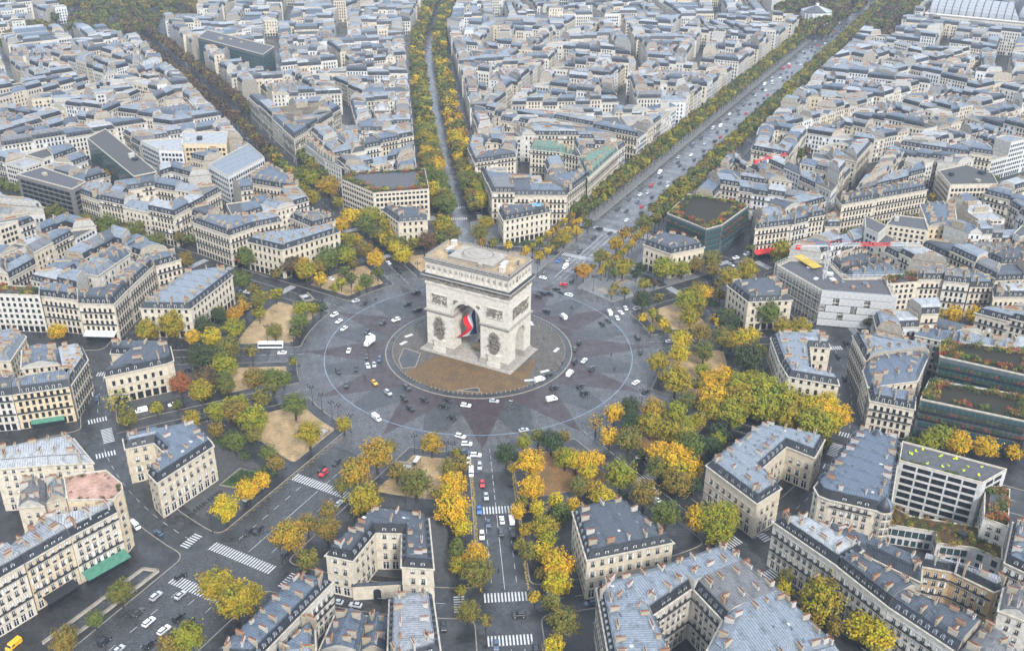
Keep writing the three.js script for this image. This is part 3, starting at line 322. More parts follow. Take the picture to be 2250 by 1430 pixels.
const T = {
  stone: tex(512, (u, v) => {                   // ashlar courses with weathering streaks
    const row = Math.floor(v * 20), col = Math.floor(u * 10 + (row % 2) * 0.5), jv = (v * 20) % 1, ju = (u * 10 + (row % 2) * 0.5) % 1;
    const j = jv < 0.06 || ju < 0.02 ? -0.07 : 0, st = Math.max(0, wrapn(u, v * 0.12, 40, 3.3)) * 0.16;
    return 0.92 + 0.07 * (hash(col % 10, row) - 0.5) + j + 0.09 * wrapn(u, v, 5, 1.5) + 0.06 * wrapn(u, v, 26, 8.2) - st;
  }, 9),
  zinc: tex(512, (u, v) => {                    // standing seam sheets, 0.6 m, with cross joints
    const c = Math.floor(u * 8), ju = (u * 8) % 1, r = Math.floor(v * 3 + hash(c, 4) * 2), jv = (v * 3 + hash(c, 4) * 2) % 1;
    const seam = ju < 0.16 ? -0.36 : ju < 0.26 ? 0.1 : 0, lap = jv < 0.03 ? -0.1 : 0;
    return 0.78 + seam + lap + 0.1 * (hash(c, r % 3) - 0.5) + 0.14 * wrapn(u, v, 6, 2.2) + 0.06 * wrapn(u, v, 30, 5.1);
  }, 7),
  slate: tex(256, (u, v) => { const r = Math.floor(v * 24), c = Math.floor(u * 24 + (r % 2) * 0.5), j = (v * 24) % 1 < 0.16 ? -0.2 : 0; return 0.7 + j + 0.24 * (hash(c % 24, r) - 0.5) + 0.12 * wrapn(u, v, 7, 1); }, 6),
  cobble: tex(512, (u, v) => {
    const r = Math.floor(v * 44), x = u * 44 + (r % 2) * 0.5, c = Math.floor(x), jv = (v * 44) % 1, ju = x % 1, j = jv < 0.2 || ju < 0.2 ? -0.24 : 0;
    return 0.68 + j + 0.3 * (hash(c % 44, r) - 0.5) + 0.1 * wrapn(u, v, 3, 4) + 0.14 * wrapn(u, v, 9, 6) + 0.3 * wrapn(u, v, 26, 2);
  }, 13),
  asphalt: tex(512, (u, v) => 0.7 + 0.26 * wrapn(u, v, 4, 7) + 0.22 * wrapn(u, v, 14, 3) + 0.16 * wrapn(u, v, 34, 5) + 0.2 * (hash(Math.floor(u * 512), Math.floor(v * 512)) - 0.5), 22),
  sand: tex(256, (u, v) => 0.78 + 0.2 * wrapn(u, v, 4, 2) + 0.16 * wrapn(u, v, 14, 9) + 0.14 * (hash(Math.floor(u * 256), Math.floor(v * 256)) - 0.5), 19),
  leaf: tex(512, (u, v) => { const s = hash(Math.floor(u * 200), Math.floor(v * 200)), k = wrapn(u, v, 5, 3) + 0.9 * wrapn(u, v, 22, 7) + 0.55; return s < 0.28 * k ? [0.86, 0.66, 0.34] : s > 0.9 ? [0.4, 0.28, 0.17] : [0.5, 0.44, 0.35]; }, 24),
  plain: tex(256, (u, v) => 0.8 + 0.13 * wrapn(u, v, 4, 6) + 0.08 * wrapn(u, v, 17, 2) + 0.06 * (hash(Math.floor(u * 256), Math.floor(v * 256)) - 0.5), 7),
  wet: tex(256, (u, v) => 0.6 + 0.45 * wrapn(u, v, 4, 5) + 0.4 * wrapn(u, v, 13, 1), 43, true),
};
const lin = (r, g, b) => new THREE.Color().setRGB(r, g, b);
const mat = (c, map, o = {}) => new THREE.MeshStandardMaterial({ color: c, map: map ?? null, roughness: 0.85, metalness: 0, ...o });
const M = {
  road: mat(lin(0.078, 0.08, 0.085), T.asphalt, { roughness: 0.62, roughnessMap: T.wet }),
  cobbleAvenue: mat(lin(0.125, 0.126, 0.13), T.cobble, { roughness: 0.7, roughnessMap: T.wet }),
  roadLight: mat(lin(0.21, 0.214, 0.225), T.asphalt, { roughness: 0.5, roughnessMap: T.wet }),
  cobbleGrey: mat(lin(0.215, 0.216, 0.226), T.cobble, { roughness: 0.72, roughnessMap: T.wet }),
  cobbleDark: mat(lin(0.125, 0.131, 0.142), T.cobble, { roughness: 0.7, roughnessMap: T.wet }),
  cobbleRed: mat(lin(0.118, 0.08, 0.089), T.cobble, { roughness: 0.7, roughnessMap: T.wet }),
  pave: mat(lin(0.062, 0.062, 0.066), T.asphalt, { roughness: 0.66, roughnessMap: T.wet }),
  paveLight: mat(lin(0.24, 0.24, 0.245), T.plain, { roughness: 0.6, roughnessMap: T.wet }),
  kerb: mat(lin(0.36, 0.32, 0.26), T.plain),
  island: mat(lin(0.26, 0.23, 0.2), T.cobble), islandLeaf: mat(lin(0.42, 0.385, 0.33), T.leaf),
  sand: mat(lin(0.52, 0.36, 0.18), T.sand), sandLeaf: mat(lin(0.62, 0.5, 0.34), T.leaf), lawn: mat(lin(0.06, 0.12, 0.02), T.sand), bed: mat(lin(0.05, 0.055, 0.03), T.leaf),
  paint: mat(lin(0.78, 0.78, 0.78), T.plain), blue: mat(lin(0.2, 0.5, 0.85), T.plain), bluePaint: mat(lin(0.34, 0.5, 0.66), T.plain), yellow: mat(lin(0.72, 0.5, 0.08), T.plain),
  court: mat(lin(0.1, 0.098, 0.095), T.plain),
  walls: [[0.66, 0.57, 0.43], [0.7, 0.62, 0.49], [0.72, 0.58, 0.38], [0.68, 0.64, 0.57], [0.56, 0.5, 0.42], [0.52, 0.36, 0.19], [0.62, 0.6, 0.57], [0.1, 0.115, 0.12], [0.2, 0.19, 0.18], [0.72, 0.72, 0.71]].map((c) => mat(lin(...c), T.stone)),
  party: [[0.58, 0.51, 0.41], [0.66, 0.63, 0.57], [0.46, 0.41, 0.34]].map((c) => mat(lin(...c), T.plain)),
  zinc: [[0.2, 0.245, 0.31], [0.33, 0.375, 0.43], [0.11, 0.13, 0.16], [0.55, 0.57, 0.59], [0.25, 0.25, 0.255], [0.16, 0.205, 0.27], [0.4, 0.42, 0.45]].map((c) => mat(lin(...c), T.zinc, { roughness: 0.5, metalness: 0.15 })),
  slate: [[0.04, 0.05, 0.068], [0.06, 0.07, 0.092], [0.033, 0.037, 0.044]].map((c) => mat(lin(...c), T.slate, { roughness: 0.6 })),
  copper: mat(lin(0.2, 0.34, 0.27), T.zinc), deck: mat(lin(0.12, 0.12, 0.13), T.plain), gravel: mat(lin(0.4, 0.375, 0.34), T.sand), terrace: mat(lin(0.6, 0.36, 0.27), T.sand), white: mat(lin(0.8, 0.8, 0.79), T.plain),
  cornice: mat(lin(0.72, 0.65, 0.53), T.plain), iron: mat(lin(0.03, 0.034, 0.04), null, { roughness: 0.6 }),
  glass: mat(lin(0.012, 0.016, 0.02), null, { roughness: 0.3 }), glassLit: mat(lin(0.1, 0.12, 0.13), null, { roughness: 0.3 }), glassTeal: mat(lin(0.03, 0.07, 0.075), null, { roughness: 0.15 }),
  paveChamps: mat(lin(0.3, 0.3, 0.305), T.plain, { roughness: 0.55, roughnessMap: T.wet }), frame: mat(lin(0.72, 0.71, 0.68)), curtain: mat(lin(0.62, 0.6, 0.56)), brick: mat(lin(0.46, 0.28, 0.18), T.plain), pot: mat(lin(0.42, 0.16, 0.07), T.plain), stack: mat(lin(0.52, 0.44, 0.32), T.plain),
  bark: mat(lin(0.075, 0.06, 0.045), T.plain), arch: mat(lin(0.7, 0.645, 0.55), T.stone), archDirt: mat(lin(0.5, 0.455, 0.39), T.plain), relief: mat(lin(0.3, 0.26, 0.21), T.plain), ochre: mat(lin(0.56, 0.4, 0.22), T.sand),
  red: mat(lin(0.55, 0.03, 0.03)), green: mat(lin(0.1, 0.3, 0.2), T.plain), tyre: mat(lin(0.02, 0.02, 0.02)), chrome: mat(lin(0.7, 0.7, 0.68), null, { roughness: 0.3 }),
};
// ---------------------------------------------------------------- the setting: ground, circle, avenues, pavements
// avenues: bearing (degrees, clockwise from the far wide avenue), half road width, half width between house fronts
const AVENUES = [[-1.2, 14, 34], [29, 7, 18], [55.5, 7, 17], [90.5, 6.5, 18], [118, 6.5, 19], [146.8, 8.6, 26], [179, 15, 33], [215, 7, 18], [237.5, 7, 18], [272.5, 7.5, 19], [302.5, 7.5, 18], [325, 8, 21]];
const NEXT = (i) => AVENUES[(i + 1) % 12], gap = (i) => { const b = NEXT(i)[0]; return b < AVENUES[i][0] ? b + 360 : b; };
struct('ground', new THREE.PlaneGeometry(9000, 9000).rotateX(-Math.PI / 2), M.road).geometry.attributes.uv.array.forEach((v, i, a) => { a[i] = v * 9000; });
const disc = (R, y, n = 120, r0 = 0) => { const g = new Geo(); for (let i = 0; i < n; i++) { const a = i * 360 / n, b = (i + 1) * 360 / n, P = (t, r) => { const q = polar(t, r); return [q[0], y, q[1]]; }; if (r0) { g.tri(P(a, r0), P(b, r), P(a, r)); } else g.tri([0, y, 0], P(b, R), P(a, R)); } return g.build(); };
const annulus = (r0, r1, y, n = 144) => { const g = new Geo(); for (let i = 0; i < n; i++) { const P = (k, r) => { const q = polar(k * 360 / n, r); return [q[0], y, q[1]]; }; g.tri(P(i, r0), P(i + 1, r1), P(i, r1)); g.tri(P(i, r0), P(i + 1, r0), P(i + 1, r1)); } return g.build(); };
struct('cobbled_circle', disc(100, 0.005), M.cobbleGrey);
{
  const dark = new Geo(), red = new Geo(), T3 = (q, y) => [q[0], y, q[1]];
  for (let k = 0; k < 12; k++) {
    const a = 30 * k + 15, o = polar(a, 92), w = (93 - 74) / (93 - 47) * 1.0;   // dark ray, cut by the blue line
    const e1 = polar(a - 14, 47), e2 = polar(a + 14, 47), f = (e, t) => [e[0] + (o[0] - e[0]) * t, e[1] + (o[1] - e[1]) * t], c1 = f(e1, 0.6), c2 = f(e2, 0.6);
    dark.tri(T3(e1, 0.01), T3(e2, 0.01), T3(c2, 0.01)); dark.tri(T3(e1, 0.01), T3(c2, 0.01), T3(c1, 0.01));
    const b = 30 * k - 1.2; red.tri(T3(polar(b - 15, 46), 0.015), T3(polar(b + 15, 46), 0.015), T3(polar(b, 84), 0.015));
  }
  struct('star_paving', dark.build(), M.cobbleDark); struct('star_paving', red.build(), M.cobbleRed); struct('star_paving', annulus(44, 47.5, 0.013), M.cobbleRed);
  struct('painted_circle_line', annulus(73.8, 74.05, 0.021, 240), M.bluePaint);
}
// pavement peninsulas between the avenues, sand gardens, service lane and mansion grounds
const slab = (name, poly, y0, y1, side, top, edge = 0.4) => {
  const p = orient(poly), g = new Geo(); g.ring(p, y0, p, y1); g.poly(p, y1); const o = struct(name, g.build(), side);
  if (top) { const q = new Geo(); q.poly(inset(p, edge), y1 + 0.005); tag(mesh('pavement_surface', q.build(), top, o)); }
  return o;
};
const offsetPt = (deg, R, off) => { const d = dirOf(deg), n = [-d[1], d[0]], L = Math.sqrt(Math.max(0, R * R - off * off)); return [d[0] * L + n[0] * off, d[1] * L + n[1] * off]; };
const bearing = (q) => { const a = Math.atan2(q[0], -q[1]) * 180 / Math.PI; return a; };
function sectorPoly(i, R0, R1, pad, n0 = 8, n1 = 8) {      // between avenue i and the next, clear of both roads
  const A = AVENUES[i], B = NEXT(i), b = gap(i), off = Math.asin((A[1] + pad) / R0) * 180 / Math.PI, offB = Math.asin((B[1] + pad) / R0) * 180 / Math.PI, o2 = Math.asin((A[1] + pad) / R1) * 180 / Math.PI, o2B = Math.asin((B[1] + pad) / R1) * 180 / Math.PI;
  return [...arc(A[0] + off, b - offB, R0, n0), ...arc(b - o2B, A[0] + o2, R1, n1)];
}
const sharp = (p, r) => { const n = p.length, keep = p.map((q, i) => { const a = p[(i + n - 1) % n], b = p[(i + 1) % n], c = ((q[0] - a[0]) * (b[0] - q[0]) + (q[1] - a[1]) * (b[1] - q[1])) / Math.hypot(q[0] - a[0], q[1] - a[1]) / Math.hypot(b[0] - q[0], b[1] - q[1]); return c < 0.7; }); const o = []; p.forEach((q, i) => { if (!keep[i]) o.push(q); else { const a = p[(i + n - 1) % n], b = p[(i + 1) % n]; o.push(...roundPoly([a, q, b], r).slice(6, 12)); } }); return o; };
for (let i = 0; i < 12; i++) {
  const p = sharp(sectorPoly(i, 86.5, 166, 0), 6);
  slab('pavement', p, 0, 0.14, M.kerb, i === 11 || i === 0 ? M.paveLight : M.pave);
  const s = new Geo().poly(sharp(sectorPoly(i, 91.5, 118.5, i === 11 || i === 0 ? 17 : 4.5, 8, 8), 3), 0.152); struct('sand_garden', s.build(), [3, 4, 2].includes(i) ? (i === 2 ? M.sand : M.sandLeaf) : M.sand);
  const b = new Geo(); { const q = sharp(sectorPoly(i, 91.5, 118.5, i === 11 || i === 0 ? 17 : 4.5, 8, 8), 3); b.ring(orient(q), 0.14, orient(inset(orient(q), 0.25)), 0.2); b.ring(orient(inset(orient(q), 0.25)), 0.2, orient(inset(orient(q), 0.3)), 0.145); } struct('garden_kerb', b.build(), M.kerb);
  const l = new Geo().poly(sectorPoly(i, 120.5, 126, 1, 8, 8), 0.156); struct('service_lane', l.build(), M.road);
  const h = new Geo().poly(sectorPoly(i, 128.5, 163, i === 11 || i === 0 ? 18 : 10, 8, 8), 0.153); struct('mansion_ground', h.build(), M.court);
}
// outer blocks begin beyond the ring street; one pavement sheet per sector in the surveyed zone
for (let i = 0; i < 12; i++) slab('pavement', sharp(sectorPoly(i, 180, 300, AVENUES[i][1] > 10 ? 3 : 2), 6), 0, 0.13, M.kerb, M.pave);
// painted markings
{ const strip = (deg, w, R0, R1) => { const d = dirOf(deg), n = [-d[1], d[0]], P = (R, o) => [d[0] * R + n[0] * o, 0.004, d[1] * R + n[1] * o], g = new Geo(); for (let R = R0; R < R1; R += 40) { const e = Math.min(R1, R + 40); g.quad(P(R, w), P(R, -w), P(e, -w), P(e, w), [0, R]); } return g.build(); };
  struct('roadway', strip(-1.2, 30, 101, 1500), M.roadLight); struct('roadway', strip(325, 7.5, 101, 720), M.roadLight); struct('roadway', strip(179, 15.5, 101, 420), M.cobbleAvenue);
  for (const [a, b] of [[-33, -16.5], [12.5, 31]]) { const d = dirOf(-1.2), n = [-d[1], d[0]], P = (R, o) => [d[0] * R + n[0] * o, d[1] * R + n[1] * o]; slab('avenue_pavement', [P(181, a), P(181, b), P(800, b), P(800, a)], 0, 0.15, M.kerb, M.paveChamps); } }
const paintG = new Geo(), flat = (g, x, z, w, l, t, y = 0.024) => { const d = dirOf(t), n = [-d[1], d[0]], P = (a, b) => [x + d[0] * a + n[0] * b, y, z + d[1] * a + n[1] * b]; g.quad(P(-l / 2, -w / 2), P(-l / 2, w / 2), P(l / 2, w / 2), P(l / 2, -w / 2)); };
function crosswalk(x, z, deg, width, len = 4.4) { // stripes along deg, spread across `width`
  const g = new Geo(), d = dirOf(deg), n = [-d[1], d[0]], k = Math.floor(width / 1.15);
  for (let i = 0; i < k; i++) { const o = (i - (k - 1) / 2) * 1.15; flat(g, x + n[0] * o, z + n[1] * o, 0.55, len, deg); }
  struct('crosswalk_marking', g.build(), M.paint);
}
const dash = (deg, off, R0, R1, on, offl, w = 0.16) => { for (let R = R0; R < R1; R += on + offl) { const d = dirOf(deg), n = [-d[1], d[0]]; flat(paintG, d[0] * (R + on / 2) + n[0] * off, d[1] * (R + on / 2) + n[1] * off, w, on, deg); } };
AVENUES.forEach(([b, hw], i) => {
  for (const R of [124, 170.5, 190]) { if (i === 0 && R > 180) continue; const q = polar(b, R); crosswalk(q[0], q[1], b, hw * 2 - 2); }
  for (const s of [-1, 1]) { const q = offsetPt(b, 173.5, s * (hw + 7)); crosswalk(q[0], q[1], b + 90, 9, 3.6); }
  dash(b, 0, 84, 121, 3, 1.4, 0.16); dash(b, 0, 127, 167, 40, 1); dash(b, 0, 194, 520, 3, 4);
  if (hw > 8) for (const o of [-hw / 2, hw / 2]) { dash(b, o, 128, 166, 3, 3.5); dash(b, o, 194, 900, 3, 6); }
});
for (const o of [-3, 3]) dash(-1.2, o, 92, 164, 70, 2, 0.25);
for (let a = 0; a < 360; a += 2.2) if (!AVENUES.some(([b, h]) => Math.abs(((a - b + 540) % 360) - 180) < h / 3 + 1)) { const q = polar(a, 173.3); flat(paintG, q[0], q[1], 0.15, 3, a + 90); }
struct('lane_marking', paintG.build(), M.paint);
{ // yellow bus stop zigzag by the near left kerb
  const g = new Geo(); for (let k = 0; k < 22; k++) { const z = 92 + k * 3.2; for (const s of [0, 1]) g.bar([-13.2 + (s ? 2 : 0.2), 0.026, z + s * 1.6], [-13.2 + (s ? 0.2 : 2), 0.026, z + 1.6 + s * 1.6], 0.035); } struct('yellow_zigzag_marking', g.build(), M.yellow);
}
// leaves collected along the kerbs of the planted avenue
{ const g = new Geo(); for (const s of [-1, 1]) for (let R = 92; R < 168; R += 0.5) { const q = offsetPt(146.8, R, s * (8.15 - rnd() * 0.25)); for (let k = 0; k < 3; k++) { const t = rnd() * 6.3, x = q[0] + rr(-0.35, 0.35), z = q[1] + rr(-0.35, 0.35); g.tri([x, 0.03 + 0.02 * rnd(), z], [x + 0.4 * Math.sin(t + 1), 0.03 + 0.03 * rnd(), z + 0.4 * Math.cos(t + 1)], [x + 0.4 * Math.sin(t), 0.05, z + 0.4 * Math.cos(t)]); } }
  tag(mesh('fallen_leaves', g.build(), M.yellow), 'yellow leaves swept along both kerbs of the near planted avenue', 'leaves', null, 'stuff'); }
// the arch's island
{
  const o = struct('island_kerb', (() => { const g = new Geo(), p = orient(arc(0, 357.5, 45.2, 143)), q = orient(arc(0, 357.5, 44.6, 143)); g.ring(p, 0, p, 0.16); g.ring(p, 0.16, q, 0.16); return g.build(); })(), M.kerb);
  struct('island_lane', disc(44.8, 0.1), M.road);
  struct('island_paving', (() => { const g = new Geo(), p = orient(arc(0, 357.5, 41.2, 143)); g.ring(p, 0, p, 0.22); g.poly(p, 0.22); return g.build(); })(), M.island);
  struct('leaf_strewn_paving', new Geo().poly([...arc(118, 207, 40.9, 30), [-14, 14], [24, 14], [28, -6]], 0.226).build(), M.islandLeaf);
  struct('plaza_steps', (() => { const g = new Geo(); for (const [s, y] of [[0, 0.22], [0.6, 0.42]]) { const p = orient([[-25 + s, -14 + s], [25 - s, -14 + s], [25 - s, 14 - s], [-25 + s, 14 - s]]); g.ring(p, y, p, y + 0.2); g.poly(p, y + 0.2); } return g.build(); })(), M.archDirt);
  for (const [s, y] of [[1, 0], [-1, 0]]) {
    const panel = (pts, name) => { const p = orient(pts), g = new Geo(); g.ring(p, 0.2, p, 0.36); g.ring(p, 0.36, inset(p, 0.45), 0.36); g.ring(inset(p, 0.45), 0.36, inset(p, 0.5), 0.24); const k = struct(name, g.build(), M.kerb); mesh('dark_stone', new Geo().poly(inset(p, 0.5), 0.25).build(), M.cobbleDark, k); };
    if (s > 0) { panel([[-32.5, 16.5], [-22, 17.5], [-17, 29.5], [-22, 34], [-28, 28]], 'sunken_forecourt'); panel([[10, 38.6], [21, 34.2], [17.5, 30.8]], 'sunken_forecourt'); }
  }
  for (const a of [112, 95, 62, 250, 262, 15]) { const q = polar(a, 37.5), g = new Geo().box(0, 0.22, 0, 1.7, 0.06, 4.4); const m = struct('glass_floor_panel', g.build(), M.white); m.position.set(q[0], 0, q[1]); m.rotation.y = rad(-a + 60); }
}
// ---------------------------------------------------------------- the triumphal arch
{
  const A = root('triumphal_arch'); tag(A, 'huge carved stone triumphal arch standing on the round central island', 'arch');
  const ev = new Evaluator(), body = (sx, y0, y1, sz) => { const g = new THREE.BoxGeometry(sx, y1 - y0, sz); g.translate(0, (y0 + y1) / 2, 0); return new Brush(g); };
  const tunnel = (w, h, len, alongX) => { const s = new THREE.Shape(), r = w / 2; s.moveTo(-r, -1); s.lineTo(r, -1); s.lineTo(r, h - r); s.absarc(0, h - r, r, 0, Math.PI, false); s.lineTo(-r, -1); const g = new THREE.ExtrudeGeometry(s, { depth: len, bevelEnabled: false, curveSegments: 24 }); g.translate(0, 0, -len / 2); if (alongX) g.rotateY(Math.PI / 2); const b = new Brush(g); b.updateMatrixWorld(); return b; };
  const cut = (b, dw = 0) => { b.updateMatrixWorld(); let r = ev.evaluate(b, tunnel(14.6 - dw, 29.2 - dw / 2, 60), SUBTRACTION); r.updateMatrixWorld(); r = ev.evaluate(r, tunnel(8.4 - dw, 18.7 - dw / 2, 80, true), SUBTRACTION); return r.geometry; };
  const clean = (g) => { const n = g.index ? g.toNonIndexed() : g.clone(), p = n.attributes.position, q = n.attributes.normal, u = new Float32Array(p.count * 2); for (let i = 0; i < p.count; i++) { const ax = Math.abs(q.getX(i)), ay = Math.abs(q.getY(i)), az = Math.abs(q.getZ(i)); u[2 * i] = ax > ay && ax > az ? p.getZ(i) : p.getX(i); u[2 * i + 1] = ay > ax && ay > az ? p.getZ(i) : p.getY(i); } n.setAttribute('uv', new THREE.BufferAttribute(u, 2)); n.clearGroups(); return n; };
  const W = 44.4, D = 21.8;
  mesh('pier_body', clean(cut(body(W, 0.6, 36.6, D))), M.arch, A);
  mesh('plinth', cutAll([body(W + 1.9, 0.6, 1.9, D + 1.9), body(W + 1.2, 1.905, 2.7, D + 1.2), body(W + 0.5, 2.705, 3.4, D + 0.5)]), M.archDirt, A);
  function cutAll(l) { return mergeGeometries(l.map((b, i) => clean(cut(b, 0.9 - 0.2 * i)))); }
  // impost band: runs round each pier, stops at the great opening
  const band = (name, y0, steps, m, w = W, d = D) => { const g = new Geo(); let y = y0; for (const [o, h] of steps) { const p = orient([[-w / 2 - o, -d / 2 - o], [w / 2 + o, -d / 2 - o], [w / 2 + o, d / 2 + o], [-w / 2 - o, d / 2 + o]]); g.ring(p, y, p, y + h); g.poly(p, y + h); const q = new Geo(); y += h; } return mesh(name, g.build(), m, A); };
  const bandCut = (name, y0, steps, m) => { let y = y0; const l = steps.map(([o, h]) => { const b = body(W + 2 * o, y, y + h, D + 2 * o); y += h + 0.004; return b; }); const whole = cutAll(l).toNonIndexed(), P = whole.attributes.position; for (const s of [-1, 1]) { const g = new Geo(), U = whole.attributes.uv; for (let i = 0; i < P.count; i += 3) if ((P.getX(i) + P.getX(i + 1) + P.getX(i + 2)) * s > 0) for (let k = i; k < i + 3; k++) { g.p.push(P.getX(k), P.getY(k), P.getZ(k)); g.u.push(U.getX(k), U.getY(k)); } mesh(name, g.build(), m, A); } };
  bandCut('impost_cornice', 20.4, [[0.25, 0.5], [0.6, 0.35], [0.95, 0.4], [0.5, 0.25]], M.archDirt);
  band('architrave', 34.9, [[0.2, 0.55], [0.35, 0.55], [0.2, 0.25]], M.arch);
  band('frieze_ground', 36.25, [[0.1, 2.6]], M.archDirt);
  band('main_cornice', 38.85, [[0.4, 0.35], [0.9, 0.35], [1.5, 0.45], [1.75, 0.4]], M.arch);
  band('attic', 40.4, [[0.1, 0.9], [-0.4, 5.4]], M.arch);
  band('attic_cornice', 46.7, [[0.0, 0.3], [0.5, 0.4], [0.95, 0.35]], M.arch);
  { const fl = (name, y, o0, o1) => { const q = (o) => orient([[-W / 2 - o, -D / 2 - o], [W / 2 + o, -D / 2 - o], [W / 2 + o, D / 2 + o], [-W / 2 - o, D / 2 + o]]), g = new Geo(); g.ring(q(o0), y, q(o1), y + 0.02); g.ring(q(o0), y - 0.12, q(o0), y); mesh(name, g.build(), M.slate[1], A); }; fl('lead_flashing', 40.43, 1.78, 0.1); fl('lead_flashing', 47.78, 0.98, 0.42); }
  // modillions under both cornices, parapet crest
  const along = (f, y, off, step) => { for (const [ax, L, o] of [[0, W, D / 2 + off], [1, D, W / 2 + off]]) for (const s of [-1, 1]) { const n = Math.floor((L + 2 * off) / step); for (let k = 0; k <= n; k++) { const u = -(L / 2 + off) + (L + 2 * off) * k / n; ax ? f(s * o, y, u, 1) : f(u, y, s * o, 0); } } };
  { const g = new Geo(); along((x, y, z, t) => g.box(x, y, z, 0.45, 0.4, 0.45, 0, true), 39.15, 0.75, 1.05); along((x, y, z) => g.box(x, y, z, 0.36, 0.3, 0.36, 0, true), 46.75, 0.3, 0.8); tag(mesh('modillions', g.build(), M.archDirt, A)).userData.kind = 'stuff'; }
  { const g = new Geo(), o = 0.1; for (const s of [-1, 1]) { g.box(0, 47.75, s * (D / 2 + o), W + 1.0, 0.9, 0.6); g.box(s * (W / 2 + o), 47.75, 0, 0.6, 0.9, D - 0.5); } mesh('parapet', g.build(), M.archDirt, A);
    const c = new Geo(); along((x, y, z) => { c.box(x, y, z, 0.55, 0.55, 0.4); c.box(x, y + 0.55, z, 0.3, 0.3, 0.25); }, 48.65, 0.1, 1.35); tag(mesh('parapet_crest', c.build(), M.archDirt, A)).userData.kind = 'stuff'; }
  // attic shields between pilasters
  { const pg = new Geo().box(0, 0, 0, 0.5, 4.6, 0.35).build(); along((x, y, z, t) => { const o = mesh('attic_pilaster', pg, M.arch, A); o.position.set(x, y, z); if (t) o.rotation.y = Math.PI / 2; }, 41.4, -0.25, 2.95);
    const sh = new THREE.SphereGeometry(1, 14, 8); sh.scale(1, 1, 0.28); const n1 = 15, n2 = 7;
    for (const s of [-1, 1]) { for (let k = 0; k < n1; k++) { const b = mesh('shield', sh, M.archDirt, A); b.position.set(-W / 2 + (k + 0.5) * W / n1, 43.7, s * (D / 2 - 0.35)); } for (let k = 0; k < n2; k++) { const b = mesh('shield', sh, M.archDirt, A); b.position.set(s * (W / 2 - 0.35), 43.7, -D / 2 + (k + 0.5) * D / n2); b.rotation.y = Math.PI / 2; } } }
  // carved relief: crowded limbs and drapery inside an outline
  const blob = new THREE.IcosahedronGeometry(1, 1);
  const carved = (w, h, n, shape, big, deep) => { const L = []; for (let k = 0, t = 0; k < n && t < n * 9; t++) { const x = rr(-0.5, 0.5), y = rr(0, 1); if (!shape(x, y)) continue; k++; const g = blob.clone(), a = big * rr(0.35, 1); g.scale(a * rr(0.25, 0.45), a, a * rr(0.3, 0.5)); g.rotateZ(rr(-1.3, 1.3)); g.translate(x * w, y * h, rr(0, deep)); L.push(g); } return mergeGeometries(L); };
  const rot = (o, x, y, z, t) => { o.position.set(x, y, z); o.rotation.y = t; return o; };
  const oval = (x, y) => (x * 2.05) ** 2 + Math.abs((y - 0.5) * 2) ** 2.4 < 1 - 0.25 * Math.max(0, 0.2 - y);
  for (const s of [-1, 1]) for (const f of [-1, 1]) {
    const x = s * 14.9, z = f * D / 2, t = f > 0 ? 0 : Math.PI;
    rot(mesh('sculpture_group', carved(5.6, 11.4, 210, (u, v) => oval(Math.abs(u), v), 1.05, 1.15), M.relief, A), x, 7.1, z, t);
    const pd = new Geo().box(0, 0.6, 0, 7, 2, 1.8).box(0, 2.6, 0, 6.2, 3.6, 1.3).box(0, 6.2, 0, 6.8, 0.7, 1.7); rot(mesh('sculpture_pedestal', pd.build(), M.arch, A), x, 0, z + f * 0.5, t);
    const fr = new Geo(); for (const [bx, by, bw, bh] of [[0, 0, 9.4, 0.4], [0, 5.2, 9.4, 0.4], [-4.5, 0.4, 0.4, 4.8], [4.5, 0.4, 0.4, 4.8]]) fr.box(bx, by, 0, bw, bh, 0.5, 0, true);
    const rp = mesh('relief_panel', fr.build(), M.arch, A); rot(rp, s * 14.8, 25.2, z + f * 0.1, t);
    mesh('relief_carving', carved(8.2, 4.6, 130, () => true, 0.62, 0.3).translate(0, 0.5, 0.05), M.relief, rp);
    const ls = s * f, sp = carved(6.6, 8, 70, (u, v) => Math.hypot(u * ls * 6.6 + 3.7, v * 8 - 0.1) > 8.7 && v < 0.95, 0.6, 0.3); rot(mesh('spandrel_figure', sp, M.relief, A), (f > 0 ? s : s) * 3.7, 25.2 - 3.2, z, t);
  }
  for (const s of [-1, 1]) {
    const fr = new Geo(); for (const [bx, by, bw, bh] of [[0, 0, 16.4, 0.4], [0, 6.2, 16.4, 0.4], [-8, 0.4, 0.4, 5.8], [8, 0.4, 0.4, 5.8]]) fr.box(bx, by, 0, bw, bh, 0.5, 0, true);
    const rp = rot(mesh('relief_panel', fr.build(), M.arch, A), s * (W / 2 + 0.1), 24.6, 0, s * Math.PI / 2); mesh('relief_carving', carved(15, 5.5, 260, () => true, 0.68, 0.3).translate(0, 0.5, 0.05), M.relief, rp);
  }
  for (const [L, x, z, t] of [[W, 0, D / 2 + 0.15, 0], [W, 0, -D / 2 - 0.15, Math.PI], [D, W / 2 + 0.15, 0, Math.PI / 2], [D, -W / 2 - 0.15, 0, -Math.PI / 2]]) rot(mesh('frieze_carving', carved(L, 2.3, Math.round(L * 7), () => true, 0.55, 0.25).translate(0, 0.15, 0), M.relief, A), x, 36.35, z, t);
